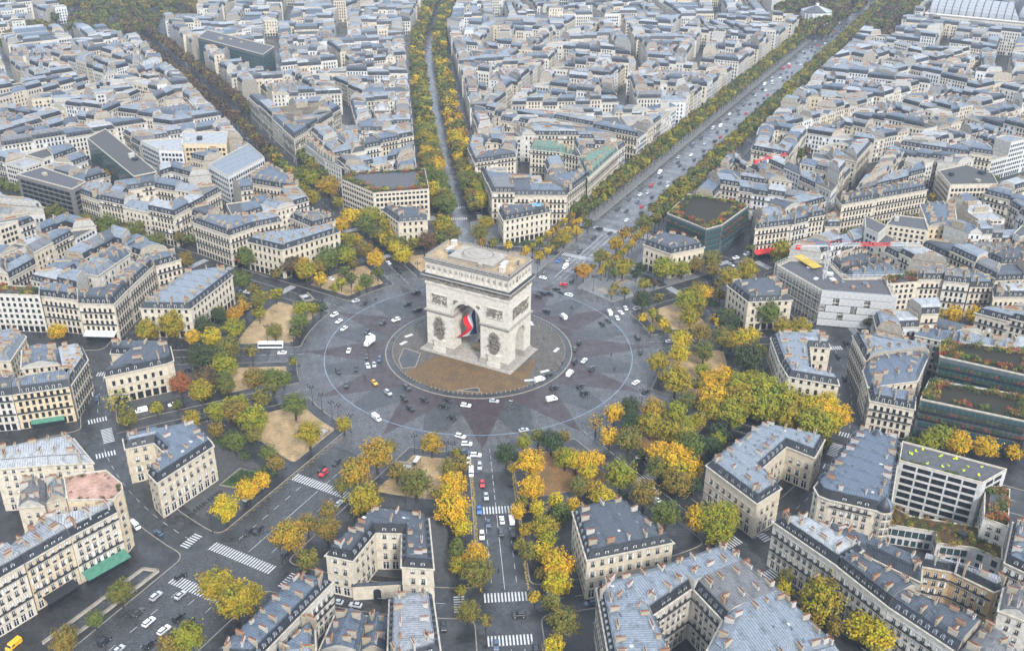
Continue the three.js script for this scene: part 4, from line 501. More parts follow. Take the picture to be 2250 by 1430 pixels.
  // archivolts
  const hoop = (w, h, n = 28) => { const g = new Geo(), r = w / 2, cy = h - r; for (let k = 0; k < n; k++) { const a = Math.PI * k / n, b = Math.PI * (k + 1) / n; for (const [r0, r1, z0, z1] of [[r - 0.02, r + 0.75, 0.45, 0.45], [r + 0.75, r + 1.5, 0.25, 0.25]]) { const P = (t, q, z) => [Math.cos(t) * q, cy + Math.sin(t) * q, z]; g.quad(P(a, r0, z0), P(a, r1, z1), P(b, r1, z1), P(b, r0, z0)); g.quad(P(a, r1, z1), P(a, r1, -0.1), P(b, r1, -0.1), P(b, r1, z1)); g.quad(P(b, r0, z0), P(b, r0, -0.1), P(a, r0, -0.1), P(a, r0, z0)); } } g.box(0, h - 0.3, 0.35, 1.5, 2.4, 0.9); return g.build(); };
  for (const f of [-1, 1]) { rot(mesh('archivolt', hoop(14.6, 29.2), M.arch, A), 0, 0, f * D / 2, f > 0 ? 0 : Math.PI); rot(mesh('archivolt', hoop(8.4, 18.7), M.arch, A), f * W / 2, 0, 0, f * Math.PI / 2); }
  // coffers in the great vault
  { const g = new Geo(); for (let k = 1; k < 9; k++) for (let j = -4; j <= 4; j++) { const a = Math.PI * k / 9; g.bar([Math.cos(a) * 7.2, 21.9 + Math.sin(a) * 7.2, j * 2.3 - 0.7], [Math.cos(a) * 7.2, 21.9 + Math.sin(a) * 7.2, j * 2.3 + 0.7], 0.35); } tag(mesh('vault_rosettes', g.build(), M.archDirt, A)).userData.kind = 'stuff'; }
  // roof terrace
  const terr = mesh('roof_terrace', new Geo().poly([[-W / 2 + 0.2, -D / 2 + 0.2], [W / 2 - 0.2, -D / 2 + 0.2], [W / 2 - 0.2, D / 2 - 0.2], [-W / 2 + 0.2, D / 2 - 0.2]], 47.9).build(), M.ochre, A);
  const up = mesh('upper_terrace', new Geo().box(0, 47.5, 0, 23, 2.0, 14).box(0, 49.5, 0, 23.6, 0.25, 14.6).build(), M.archDirt, A);
  const cyl = (r0, r1, h, n = 40) => new THREE.CylinderGeometry(r1, r0, h, n).translate(0, h / 2, 0);
  for (const [r, y, h, m] of [[6.6, 49.76, 0.5, M.archDirt], [6.3, 50.26, 0.35, M.archDirt], [3.4, 50.62, 0.35, M.archDirt]]) { const o = mesh('skylight_drum', cyl(r, r - 0.15, h), m, up); o.scale.set(1.25, 1, 1); o.position.y = y; }
  { const o = mesh('drum_glazing', new THREE.RingGeometry(5.75, 6.0, 40).rotateX(-Math.PI / 2), M.slate[0], up); o.scale.set(1.25, 1, 1); o.position.y = 50.63; }
  { const g = new Geo(); for (let k = -7; k <= 7; k++) { g.bar([k * 2.8, 47.93, -D / 2 + 0.6], [k * 2.8, 47.93, D / 2 - 0.6], 0.05); } mesh('terrace_joints', g.build(), M.archDirt, terr); }
  for (const [x, z, w, h, d, m] of [[-17.5, -7.5, 2.2, 2.6, 2.2, M.arch], [17, 7.6, 2.2, 2.6, 2.2, M.arch], [-13.5, 1.5, 2.2, 1.4, 2.2, M.glassTeal], [-16.5, -2, 1.6, 1.2, 4.6, M.white], [14, 0.5, 1.6, 1.2, 4.6, M.white], [6, 8.4, 1.6, 1.8, 1.2, M.archDirt], [19.4, -3, 0.7, 2.0, 0.7, M.zinc[1]]]) mesh('terrace_hut', new Geo().box(x, 47.9, z, w, h, d).box(x, 47.9 + h, z, w + 0.4, 0.25, d + 0.4).build(), m, A);
  { const g = new Geo().box(W / 2 - 0.38, 42.2, 2.5, 0.1, 2.6, 1.5); mesh('attic_door', g.build(), M.iron, A); }
  // tricolour hanging in the great arch: hoist to the right, the fly blown out towards the camera
  const F = root('flag', 0, 0, 0); tag(F, 'giant blue, white and red flag hanging inside the great arch', 'flag');
  const nv = 26, flyCurve = new THREE.CatmullRomCurve3([V(-0.8, 23.4, 8.4), V(-2.9, 20.8, 9.8), V(-2.2, 18, 9.6), V(-0.6, 15.6, 9.2), V(-3, 12.4, 10), V(-6.4, 9.4, 10.8)]);
  const pt = (u, v) => { // u hoist to fly, v top to bottom
    const c = flyCurve.getPoint(v), hoist = V(-1.8 + 1.2 * v, 22.6 - 13.8 * v, 0.6), q = hoist.lerp(c, Math.pow(u, 0.95)), w = Math.sin(u * 8 + v * 4) * 0.55 * Math.min(1, u * 2);
    q.x += w + 0.8 * Math.sin(u * Math.PI) * Math.sin(v * 4); q.y -= 0.8 * Math.sin(u * Math.PI) * (1 - v); return q;
  };
  for (const [n, a, b, c] of [['blue_stripe', 0, 1 / 3, [0.012, 0.05, 0.17]], ['white_stripe', 1 / 3, 2 / 3, [0.78, 0.78, 0.82]], ['red_stripe', 2 / 3, 1, [0.72, 0.01, 0.02]]]) {
    const g = new THREE.PlaneGeometry(1, 1, 14, nv), P = g.attributes.position; for (let i = 0; i < P.count; i++) { const q = pt(a + (b - a) * (P.getX(i) + 0.5), 0.5 - P.getY(i)); P.setXYZ(i, q.x, q.y, q.z); } g.computeVertexNormals();
    mesh(n, g, new THREE.MeshStandardMaterial({ color: lin(...c), roughness: 0.9, side: THREE.DoubleSide }), F);
  }
  const st = root('wooden_platform', -1, 0.62, -1.5, 0); tag(st, 'long wooden platform under the great arch', 'platform'); { const d = new Geo(); d.box(0, 0.6, 0, 4.4, 0.15, 7, 0, true); mesh('deck', d.build(), M.ochre, st); for (const [x, z] of [[-2, -3.2], [2, -3.2], [2, 3.2], [-2, 3.2]]) mesh('leg', new Geo().box(x, 0, z, 0.25, 0.6, 0.25).build(), M.bark, st); mesh('rail', new Geo().box(0, 0.75, -3.4, 4.4, 0.9, 0.1).build(), M.bark, st); }
}
// stone bollards round the island
{
  const g = new Geo().box(0, 0, 0, 0.62, 0.55, 0.62).box(0, 0.55, 0, 0.42, 0.3, 0.42).build();
  for (let a = 0; a < 360; a += 3) { if (a % 90 > 83) continue; const q = polar(a + 10, 41.6), b = mesh('stone_bollard', g, M.kerb); b.position.set(q[0], 0.1, q[1]); b.rotation.y = -rad(a + 10); tag(b, 'pale stone bollard in the ring round the arch island', 'bollard', 'bollards round the arch island'); }
}
// ---------------------------------------------------------------- buildings
// shared pieces, local +z looks out of the facade, origin at the middle of the foot
const winGeo = (kind) => {
  const g = new Geo(), z = -0.2, f = -0.12, Q = (x0, y0, x1, y1, d) => g.quad([x0, y0, d], [x1, y0, d], [x1, y1, d], [x0, y1, d]);
  Q(-0.5, 0, 0.5, 1, z); if (kind === 2) { g.mark(0); Q(-0.48, 0.03, -0.14, 0.97, z + 0.02); Q(0.14, 0.03, 0.48, 0.97, z + 0.02); g.mark(1); } else g.mark(0);
  Q(-0.5, 0, -0.41, 1, f); Q(0.41, 0, 0.5, 1, f); Q(-0.05, 0, 0.05, 1, f); Q(-0.5, 0.94, 0.5, 1, f); Q(-0.5, 0, 0.5, 0.05, f); Q(-0.41, 0.66, 0.41, 0.7, f);
  if (kind === 1) { Q(-0.98, 0, -0.55, 1, 0.04); Q(0.55, 0, 0.98, 1, 0.04); }
  g.mark(1);
  if (kind !== 3) { g.box(0, 1.0, 0.04, 1.5, 0.1, 0.16, 0, true); g.box(0, -0.08, 0.08, 1.35, 0.08, 0.24, 0, true); Q(-0.66, 0, -0.52, 1, 0.05); Q(0.52, 0, 0.66, 1, 0.05); g.mark(3); Q(-0.52, 0, 0.52, 0.3, 0.12); g.quad([-0.52, 0.3, 0], [-0.52, 0.3, 0.12], [0.52, 0.3, 0.12], [0.52, 0.3, 0]); g.mark(2); }
  return g.build();
};
const WIN = [0, 1, 2, 3].map(winGeo), WINM = [M.glass, M.frame, M.iron, M.cornice];
const dormerGeo = (round) => {
  const g = new Geo(), w = 0.62, h = 1.55, d = 1.7;
  g.quad([-w, 0, 0], [-0.42, 0, 0], [-0.42, h, 0], [-w, h, 0]); g.quad([0.42, 0, 0], [w, 0, 0], [w, h, 0], [0.42, h, 0]); g.quad([-0.42, h - 0.2, 0], [0.42, h - 0.2, 0], [0.42, h, 0], [-0.42, h, 0]); g.quad([-0.04, 0, -0.02], [0.04, 0, -0.02], [0.04, h, -0.02], [-0.04, h, -0.02]); g.mark(1);
  g.quad([-0.42, 0, -0.08], [0.42, 0, -0.08], [0.42, h, -0.08], [-0.42, h, -0.08]); g.mark(0);
  g.quad([w, 0, 0], [w, 0, -d], [w, h, -d], [w, h, 0]); g.quad([-w, 0, -d], [-w, 0, 0], [-w, h, 0], [-w, h, -d]);
  if (round) for (let k = 0; k < 5; k++) { const a = Math.PI * k / 5, b = Math.PI * (k + 1) / 5, P = (t, z) => [Math.cos(t) * (w + 0.1), h + Math.sin(t) * 0.5, z]; g.quad(P(a, 0.12), P(a, -d), P(b, -d), P(b, 0.12)); g.tri([0, h, 0.1], P(a, 0.1), P(b, 0.1)); }
  else { g.quad([-w - 0.14, h, 0.16], [0, h + 0.42, 0.16], [0, h + 0.42, -d], [-w - 0.14, h, -d]); g.quad([0, h + 0.42, 0.16], [w + 0.14, h, 0.16], [w + 0.14, h, -d], [0, h + 0.42, -d]); g.tri([-w - 0.14, h, 0.14], [w + 0.14, h, 0.14], [0, h + 0.42, 0.14]); }
  g.mark(2); return g.build();
};
const DORMER = [dormerGeo(false), dormerGeo(true)], DORM = [[M.glass, M.frame, M.zinc[2]], [M.glass, M.frame, M.slate[1]], [M.glass, M.frame, M.zinc[1]]];
const chimneyGeo = (L, pots) => { // wall-like stack along x, pots on top, unit height 1 above the foot
  const g = new Geo().box(0, -3, 0, L, 4.5, 0.62).box(0, 1.5, 0, L + 0.16, 0.2, 0.8, 0, true); g.mark(0);
  for (let k = 0; k < pots; k++) { const x = -L / 2 + (k + 0.5) * L / pots, s = 0.14; for (let j = 0; j < 5; j++) { const a = j * 1.2566, b = a + 1.2566, h = 0.62 + 0.16 * hash(k, L); g.quad([x + s * Math.cos(b), 1.7, s * Math.sin(b)], [x + s * Math.cos(a), 1.7, s * Math.sin(a)], [x + s * 0.8 * Math.cos(a), 1.7 + h, s * 0.8 * Math.sin(a)], [x + s * 0.8 * Math.cos(b), 1.7 + h, s * 0.8 * Math.sin(b)]); } g.quad([x - 0.1, 2.3, 0.1], [x + 0.1, 2.3, 0.1], [x + 0.1, 2.3, -0.1], [x - 0.1, 2.3, -0.1]); }
  g.mark(1); return g.build();
};
const CHIM = [chimneyGeo(1.5, 4), chimneyGeo(2.7, 7), chimneyGeo(4.2, 11)], CHIMM = [[M.stack, M.pot], [M.party[0], M.pot], [M.party[1], M.pot], [M.brick, M.pot]];
const skylight = new Geo().box(0, 0, 0, 0.9, 0.14, 1.2).build();
const edgeOf = (p, i) => { const a = p[i], b = p[(i + 1) % p.length], L = Math.hypot(b[0] - a[0], b[1] - a[1]), t = [(b[0] - a[0]) / L, (b[1] - a[1]) / L], n = [t[1], -t[0]]; return { a, b, L, t, n, turn: Math.atan2(n[0], n[1]) }; };
// wall with openings; rows: [sill, height]; calls back for each opening
function facade(G, e, h, rows, sp, w0, hole, onWin, y0 = 0) {
  const P = (u, y, k = 0) => [e.a[0] + e.t[0] * u - e.n[0] * k, y, e.a[1] + e.t[1] * u - e.n[1] * k], n = Math.max(0, Math.floor((e.L - 0.9) / sp)), m = (e.L - n * sp) / 2;
  const Q = (u0, u1, a, b) => { if (u1 - u0 > 0.01 && b - a > 0.01) G.quad(P(u1, a), P(u0, a), P(u0, b), P(u1, b), [e.L - u1, a]); };
  let cur = y0;
  for (const [s, wh, kind, rw] of n ? rows : []) {
    const w = rw ?? w0;
    if (hole) {
      Q(0, e.L, cur, s); let u = 0;
      for (let k = 0; k < n; k++) {
        const c = m + (k + 0.5) * sp, l = c - w / 2, r = c + w / 2; Q(u, l, s, s + wh); u = r;
        G.quad(P(l, s), P(r, s), P(r, s, 0.22), P(l, s, 0.22)); G.quad(P(r, s + wh), P(l, s + wh), P(l, s + wh, 0.22), P(r, s + wh, 0.22));
        G.quad(P(l, s), P(l, s, 0.22), P(l, s + wh, 0.22), P(l, s + wh)); G.quad(P(r, s, 0.22), P(r, s), P(r, s + wh), P(r, s + wh, 0.22));
      }
      Q(u, e.L, s, s + wh); cur = s + wh;
    }
    for (let k = 0; k < n; k++) onWin(P, m + (k + 0.5) * sp, s, w, wh, kind);
  }
  Q(0, e.L, cur, h);
}
const STYLE = { hotel: { f: 4.4, g: 4.4, sp: 3.3, w: 1.25, wh: 2.35 }, apt: { f: 3.25, g: 4, sp: 2.5, w: 1.22, wh: 2.2 }, modern: { f: 3.4, g: 4, sp: 2.5, w: 1.7, wh: 1.9 }, bay: { f: 3.1, g: 3.4, sp: 5.2, w: 4.6, wh: 2.2 }, glass: { f: 3.3, g: 3.6, sp: 2.3, w: 2.05, wh: 2.75 }, flat: { f: 3.1, g: 4, sp: 2.9, w: 1.4, wh: 1.8 }, gable: { f: 3.2, g: 3.6, sp: 3.0, w: 1.1, wh: 1.9 } };
for (const [a, b] of [['dome', 'apt'], ['copper', 'apt'], ['scaffold', 'bay'], ['garden', 'glass']]) STYLE[a] = STYLE[b];
const rowsOf = (s, h) => { const o = []; o.push([0.35, s.g - 1.0, 3, s.sp * 0.72]); for (let y = s.g; y + s.wh < h - 0.35; y += s.f) o.push([y + 0.55, Math.min(s.wh, h - 0.6 - y - 0.55)]); return o.filter((r) => r[1] > 0.6); };
const ringRoof = (G, A, ya, B, yb, sel) => { for (let i = 0; i < A.length; i++) { if (sel && !sel(i)) continue; const j = (i + 1) % A.length, a = A[i], b = A[j], c = B[j], d = B[i]; G.quad([b[0], ya, b[1]], [a[0], ya, a[1]], [d[0], yb, d[1]], [c[0], yb, c[1]], [rnd() * 6, rnd() * 6]); } };
const SURVEY = [];
const shrubGeo = (() => { const g = new Geo(); for (let k = 0; k < 60; k++) { const a = rnd() * 6.28, e = Math.acos(rr(-0.3, 1)), r = rr(0.6, 1), x = Math.sin(e) * Math.cos(a) * r, y = 0.5 + Math.cos(e) * r * 0.6, z = Math.sin(e) * Math.sin(a) * r, s = 0.3, d = () => rr(-s, s), c = rr(0.6, 1.3); g.tri([x + d(), y + d(), z + d()], [x + d(), y + d(), z + d()], [x + d(), y + d(), z + d()]); for (let j = 0; j < 3; j++) g.c.push(c * rr(0.9, 1.1), c, c * 0.9); } return g.build(); })();
const shrubM = [[0.05, 0.09, 0.02], [0.1, 0.13, 0.02], [0.28, 0.06, 0.03], [0.3, 0.24, 0.03], [0.03, 0.06, 0.025], [0.22, 0.12, 0.05]].map((c) => new THREE.MeshStandardMaterial({ color: lin(...c), vertexColors: true, roughness: 0.9, side: THREE.DoubleSide }));

function deepen(raw, style, opts) {
  let p = orient(raw);
  if (p.length === 4 && ['apt', 'gable', 'copper'].includes(style) && !opts.lot) { // a roof seen from the front hides part of the depth
    const r = raw, L = Math.hypot(r[0][0] - r[1][0], r[0][1] - r[1][1]), dep = Math.abs(area(r)) / L;
    if (dep < 11) { const k = 11 / Math.max(dep, 2); const q = [r[0], r[1], [r[1][0] + (r[2][0] - r[1][0]) * k, r[1][1] + (r[2][1] - r[1][1]) * k], [r[0][0] + (r[3][0] - r[0][0]) * k, r[0][1] + (r[3][1] - r[0][1]) * k]]; const lim = (o, s) => { const l = Math.hypot(o[0] - s[0], o[1] - s[1]); return l > 13 ? [s[0] + (o[0] - s[0]) * 13 / l, s[1] + (o[1] - s[1]) * 13 / l] : o; }; p = orient([q[0], q[1], lim(q[2], q[1]), lim(q[3], q[0])]); }
  }
  return p;
}
const ROOFTONE = {}; BUILDINGS.filter((b) => b[2] === 'hotel').forEach((b, i) => { ROOFTONE[b[1]] = [0, 2, 2, 1, 1, 2, 2, 2, 2, 1, 1, 2][i]; });
function building([name, label, style, h, tint, raw, roofKind], opts = {}) {
  let p = opts.poly ?? orient(raw);
  if (!opts.poly) p = deepen(raw, style, opts);
  const n = p.length, c = mid(p), S = STYLE[style], near = opts.near ?? distTo(c[0], h / 2, c[1]) < 430, dist = distTo(c[0], h / 2, c[1]);
  const R = opts.sink ? null : root(name, c[0], 0, c[1]); if (R) tag(R, label, opts.cat ?? 'building', opts.group);
  const loc = (q) => [q[0] - (R ? c[0] : 0), q[1] - (R ? c[1] : 0)], P = p.map(loc), E = P.map((_, i) => edgeOf(P, i));
  const party = opts.party ?? E.map(() => false), facing = (i) => { const w = edgeOf(p, i); return w.n[0] * (eye.x - w.a[0]) + w.n[1] * (eye.z - w.a[1]) > 0; };
  const W = new Geo(), WQ = new Geo(), zinc = new Geo(), dark = new Geo(), ptw = new Geo(), cor = new Geo(), iron = new Geo(), dormQ = new Geo(), chimQ = new Geo(), potQ = new Geo(), frameQ = new Geo();
  const put = (name, g, m, kind) => { if (!g.n) return null; const o = mesh(name, g.build(), m, R); if (kind) o.userData.kind = 'stuff'; return o; };
  const rows = rowsOf(S, h), isGlass = style === 'glass' || style === 'garden';
  const nearEdges = E.map((e, i) => near && facing(i) && !party[i]);
  E.forEach((e, i) => {
    if (party[i]) { ptw.quad([e.b[0], 0, e.b[1]], [e.a[0], 0, e.a[1]], [e.a[0], h, e.a[1]], [e.b[0], h, e.b[1]]); return; }
    const keep = nearEdges[i] && R;
    facade(W, e, h, rows, S.sp, S.w, keep, (Pf, u, s, w, wh, kind) => {
      if (keep) {
        const q = Pf(u, s), o = mesh('window', WIN[isGlass || style === 'modern' || style === 'bay' || style === 'scaffold' || kind === 3 ? 3 : rnd() < 0.16 ? 1 : rnd() < 0.3 ? 2 : 0], isGlass ? [M.glassTeal, M.iron, M.iron] : style === 'bay' || style === 'scaffold' ? [M.glass, M.iron, M.iron] : WINM, R);
        o.position.set(...q); o.rotation.y = e.turn; o.scale.set(w, wh, 1);
      } else if (opts.lot && rnd() < 0.07) { if (dist < 900) { const a = Pf(u - w / 2, s, -0.04), b = Pf(u + w / 2, s, -0.04), t = Pf(u + w / 2, s + wh, -0.04), d = Pf(u - w / 2, s + wh, -0.04); frameQ.quad(b, a, d, t); } } else if (opts.sink && dist > 900 && !facing(i)) { /* turned away */ } else {
        const k = 0.04, a = Pf(u - w / 2, s, -k), b = Pf(u + w / 2, s, -k), t = Pf(u + w / 2, s + wh, -k), d = Pf(u - w / 2, s + wh, -k); WQ.quad(b, a, d, t);
        if (dist < 650 && kind !== 3) { const k2 = 0.1, y2 = s + wh * 0.3; iron.quad(Pf(u + w / 2, s, -k2), Pf(u - w / 2, s, -k2), Pf(u - w / 2, y2, -k2), Pf(u + w / 2, y2, -k2)); }
      }
    });
    if (['apt', 'dome', 'copper'].includes(style) && e.L > 6) for (const y of [S.g + S.f + 0.45, rows[rows.length - 1][0] - 0.12]) if (!opts.sink || dist < 800) { // running balconies
      const t = [(e.a[0] + e.b[0]) / 2 + e.n[0] * 0.32, (e.a[1] + e.b[1]) / 2 + e.n[1] * 0.32]; if (!R) { cor.box(t[0], y - 0.2, t[1], e.L - 0.3, 0.18, 0.62, e.turn, true); iron.box(t[0] + e.n[0] * 0.3, y, t[1] + e.n[1] * 0.3, e.L - 0.3, 0.72, 0.05, e.turn); } else { const bg = new Geo().box(0, -0.2, 0, e.L - 0.3, 0.18, 0.62, 0, true); bg.mark(0); bg.box(0, -0.02, 0.28, e.L - 0.3, 0.74, 0.05); bg.mark(1); const bo = mesh('balcony', bg.build(), [M.cornice, M.iron], R); bo.position.set(t[0], y, t[1]); bo.rotation.y = e.turn; }
    }
    if (!isGlass && (!opts.sink || dist < 700)) for (const y of style === 'hotel' ? [S.g - 0.2, S.g + S.f - 0.1] : [S.g - 0.15]) { const t = [(e.a[0] + e.b[0]) / 2 + e.n[0] * 0.08, (e.a[1] + e.b[1]) / 2 + e.n[1] * 0.08]; cor.box(t[0], y, t[1], e.L, 0.28, 0.2, e.turn, true); }
  });
  // roof
  const A = Math.abs(area(P)), lim = 0.4 * 2 * A / perim(P), top = [];
  let peak = h, capM = M.zinc[opts.zinc ?? ROOFTONE[label] ?? (tint === 4 ? 1 : Math.floor(hash(c[0], c[1]) * 6.99))], darkM = M.slate[Math.floor(hash(c[1], c[0]) * 3)];
  if (style === 'copper') capM = darkM = M.copper;
  const pitched = ['hotel', 'apt', 'dome', 'copper', 'gable'].includes(style);
  if (pitched) {
    if (!isGlass && (!opts.sink || dist < 900)) { const o = inset(P, party.map((x) => x ? 0 : -0.45)); cor.ring(o, h - 0.25, o, h + 0.2); cor.ring(o, h + 0.2, inset(P, party.map((x) => x ? 0.01 : 0.3)), h + 0.21); cor.ring(P, h - 0.45, o, h - 0.25); }
    let d1, r1, d2, r2;
    if (style === 'gable' && n === 4) { const lg = E[0].L + E[2].L > E[1].L + E[3].L ? [0, 2] : [1, 3], wd = A / ((E[lg[0]].L + E[lg[1]].L) / 2); d1 = E.map((_, i) => lg.includes(i) ? Math.min(1.2, wd * 0.2) : 0.02); r1 = 1.4; d2 = E.map((_, i) => lg.includes(i) ? wd * 0.46 : 0.03); r2 = 1.6; }
    else { const a = Math.min(1.5, lim * 0.5); d1 = E.map((_, i) => party[i] ? 0 : a); r1 = style === 'hotel' ? 2.9 : 3.1; d2 = E.map((_, i) => party[i] ? 0 : Math.min(lim * (n > 5 ? 0.62 : 1), 5)); r2 = 1.0; }
    let I1 = inset(P, d1), I2 = inset(P, d2); for (let t = 0; t < 5 && !(area(I2) > 2 && [...I1, ...I2].every((q, k) => { const o = P[k % n]; return inside(q[0] + (c[0] * 0), q[1], inset(P, -0.3)) && Math.hypot(q[0] - o[0], q[1] - o[1]) < 14; })); t++) { d2 = d2.map((x) => x * 0.6); d1 = d1.map((x, i) => Math.min(x, d2[i] * 0.7)); I1 = inset(P, d1); I2 = inset(P, d2); } const slope = (i) => d1[i] > 0.06;
    ringRoof(style === 'gable' ? zinc : dark, P, h + 0.1, I1, h + r1, slope); ringRoof(zinc, I1, h + r1, I2, h + r1 + r2, slope); zinc.poly(I2, h + r1 + r2, E.reduce((x, y) => x.L > y.L ? x : y).turn);
    ringRoof(ptw, P, h, I1, h + r1, (i) => !slope(i)); ringRoof(ptw, I1, h + r1, I2, h + r1 + r2, (i) => !slope(i)); peak = h + r1 + r2;
    // zinc roll at the break of the slope
    if (near) I1.forEach((a, i) => { const b = I1[(i + 1) % n]; if (slope(i)) zinc.bar([a[0], h + r1 + 0.05, a[1]], [b[0], h + r1 + 0.05, b[1]], 0.14); });
    if (style !== 'gable') E.forEach((e, i) => { // dormers
      if (!slope(i) || e.L < 5 || (opts.sink && dist > 1000)) return;
      const k = Math.floor((e.L - 2) / S.sp), m = (e.L - k * S.sp) / 2, dm = Math.floor(hash(c[0], i) * 3), sk = 0.32 * d1[i] / r1 + 0.12;
      for (let j = 0; j < k; j++) { if (hash(j, c[0]) < 0.1) continue; const u = m + (j + 0.5) * S.sp, x = e.a[0] + e.t[0] * u - e.n[0] * (sk + 0.15), z = e.a[1] + e.t[1] * u - e.n[1] * (sk + 0.15);
        if (nearEdges[i] && R) { const o = mesh('dormer', DORMER[style === 'hotel' || dm === 1 ? 1 : 0], DORM[dm], R); o.position.set(x, h + 0.45, z); o.rotation.y = e.turn; }
        else { dormQ.box(x - e.n[0] * 0.5, h + 0.45, z - e.n[1] * 0.5, 1.2, 1.9, 1.4, e.turn); const f = (a, y) => [x + e.t[0] * a + e.n[0] * 0.22, h + 0.55 + y, z + e.t[1] * a + e.n[1] * 0.22]; WQ.quad(f(0.35, 0), f(-0.35, 0), f(-0.35, 1.4), f(0.35, 1.4)); if (dist < 800) { const f2 = (a, y) => [x + e.t[0] * a + e.n[0] * 0.21, h + 0.5 + y, z + e.t[1] * a + e.n[1] * 0.21]; frameQ.quad(f2(0.5, 0), f2(-0.5, 0), f2(-0.5, 1.6), f2(0.5, 1.6)); } } }
    });
    // chimney stacks: across the roof on party walls, or in a row set back from the front
    const spots = []; let lead = 0; E.forEach((e, i) => { if (e.L > E[lead].L) lead = i; });
    if (opts.party && opts.lot) E.forEach((e, i) => { if (party[i] && hash(i, c[1]) < 0.8) spots.push([(e.a[0] + e.b[0]) / 2 - e.n[0] * 0.45, (e.a[1] + e.b[1]) / 2 - e.n[1] * 0.45, e.turn, e.L]); });
    else E.forEach((e, i) => { const k = Math.floor(e.L / (style === 'hotel' ? 6 : 5)); for (let j = 0; j < k; j++) { const u = (j + 0.5 + rr(-0.15, 0.15)) * e.L / k, w = Math.min(lim, rr(2.4, 4.2)); const x = e.a[0] + e.t[0] * u - e.n[0] * w, z = e.a[1] + e.t[1] * u - e.n[1] * w; if (inside(x, z, P)) spots.push([x, z, e.turn + (rnd() < 0.75 ? Math.PI / 2 : 0), 5]); } });
    for (const [x, z, t, L] of spots) {
      const v = L < 3.6 ? 0 : rnd() < 0.45 ? 1 : L > 7 && rnd() < 0.6 ? 2 : rnd() < 0.5 ? 0 : 1;
      if (near && R) { const o = mesh('chimney', CHIM[v], CHIMM[Math.floor(hash(x, z) * 3.2)], R); o.position.set(x, peak - 0.6, z); o.rotation.y = t; }
      else if (dist < 1100) { const len = opts.party ? Math.min(9, L * rr(0.35, 0.75)) : [2.2, 3.6, 5.2][v], top = rr(3.4, 4.6); chimQ.box(x, peak - 3, z, len, top, 0.6, t); if (rnd() < 0.75) potQ.box(x, peak - 3 + top, z, len * rr(0.4, 0.85), 0.55, 0.24, t); }
    }
    if (near && R) for (let k = 0; k < A / 16; k++) { const q = [rr(-18, 18), rr(-18, 18)]; if (inside(q[0], q[1], I2)) { const o = mesh('skylight', skylight, k % 3 === 1 ? M.zinc[6] : rnd() < 0.65 ? M.glassLit : M.white, R); o.position.set(q[0], peak + 0.02, q[1]); if (k % 3 === 1) { o.name = 'roof_vent'; o.scale.set(0.45, 6, 0.35); } else o.scale.set(rr(0.7, 1.3), 1, rr(0.7, 1.3)); o.rotation.y = E[lead].turn; o.rotation.x = 0; } }
  } else {
    const I = inset(P, 0.35); cor.ring(P, h, P, h + 0.7); cor.ring(P, h + 0.7, I, h + 0.7); cor.ring(I, h + 0.7, inset(P, 0.36), h);
    zinc.poly(I, h + 0.02); capM = { terrace: M.terrace, garden: M.deck, deck: M.deck, dark: M.court }[roofKind] ?? (opts.sink || rnd() < 0.5 ? pick([M.gravel, M.deck, M.court, M.zinc[1], M.zinc[3]]) : M.deck);
    if (!roofKind) for (let k = 0; k < Math.min(7, A / 70); k++) { const q = [rr(-25, 25), rr(-25, 25)], s = rr(1.5, 4); const g = loc(c); if (inside(q[0] + g[0], q[1] + g[1], inset(P, Math.min(lim, 3)))) (rnd() < 0.5 ? ptw : dark).box(q[0] + g[0], h, q[1] + g[1], s, rr(1, 2.8), s * rr(0.6, 1.6), E[0].turn); }
    peak = h + 1;
  }
  const wm = M.walls[tint], pm = M.party[Math.floor(hash(c[0] + 3, c[1]) * 3)];
  if (opts.sink) { const s = opts.sink; s.add('wall' + tint, wm, W); s.add('window', M.glass, WQ); s.add('roof' + M.zinc.indexOf(capM) + capM.uuid, capM, zinc); s.add('slate' + darkM.uuid, darkM, dark); s.add('party' + pm.uuid, pm, ptw); s.add('cornice', M.cornice, cor); s.add('iron', M.iron, iron); s.add('dorm', M.zinc[2], dormQ); s.add('chim' + pm.uuid, pm, chimQ); s.add('pots', M.pot, potQ); s.add('frame', M.frame, frameQ); return; }
  put('wall', W, wm); put('party_wall', ptw, pm); put('window_panes', WQ, isGlass ? M.glassTeal : M.glass, 1); put('upper_roof', zinc, capM); put('mansard_slope', dark, darkM); put('cornice', cor, M.cornice); put('window_railings', iron, M.iron, 1); put('dormers', dormQ, M.zinc[2], 1); put('dormer_frames', frameQ, M.frame, 1); put('chimney_stacks', chimQ, M.stack, 1); put('chimney_pots', potQ, M.pot, 1);
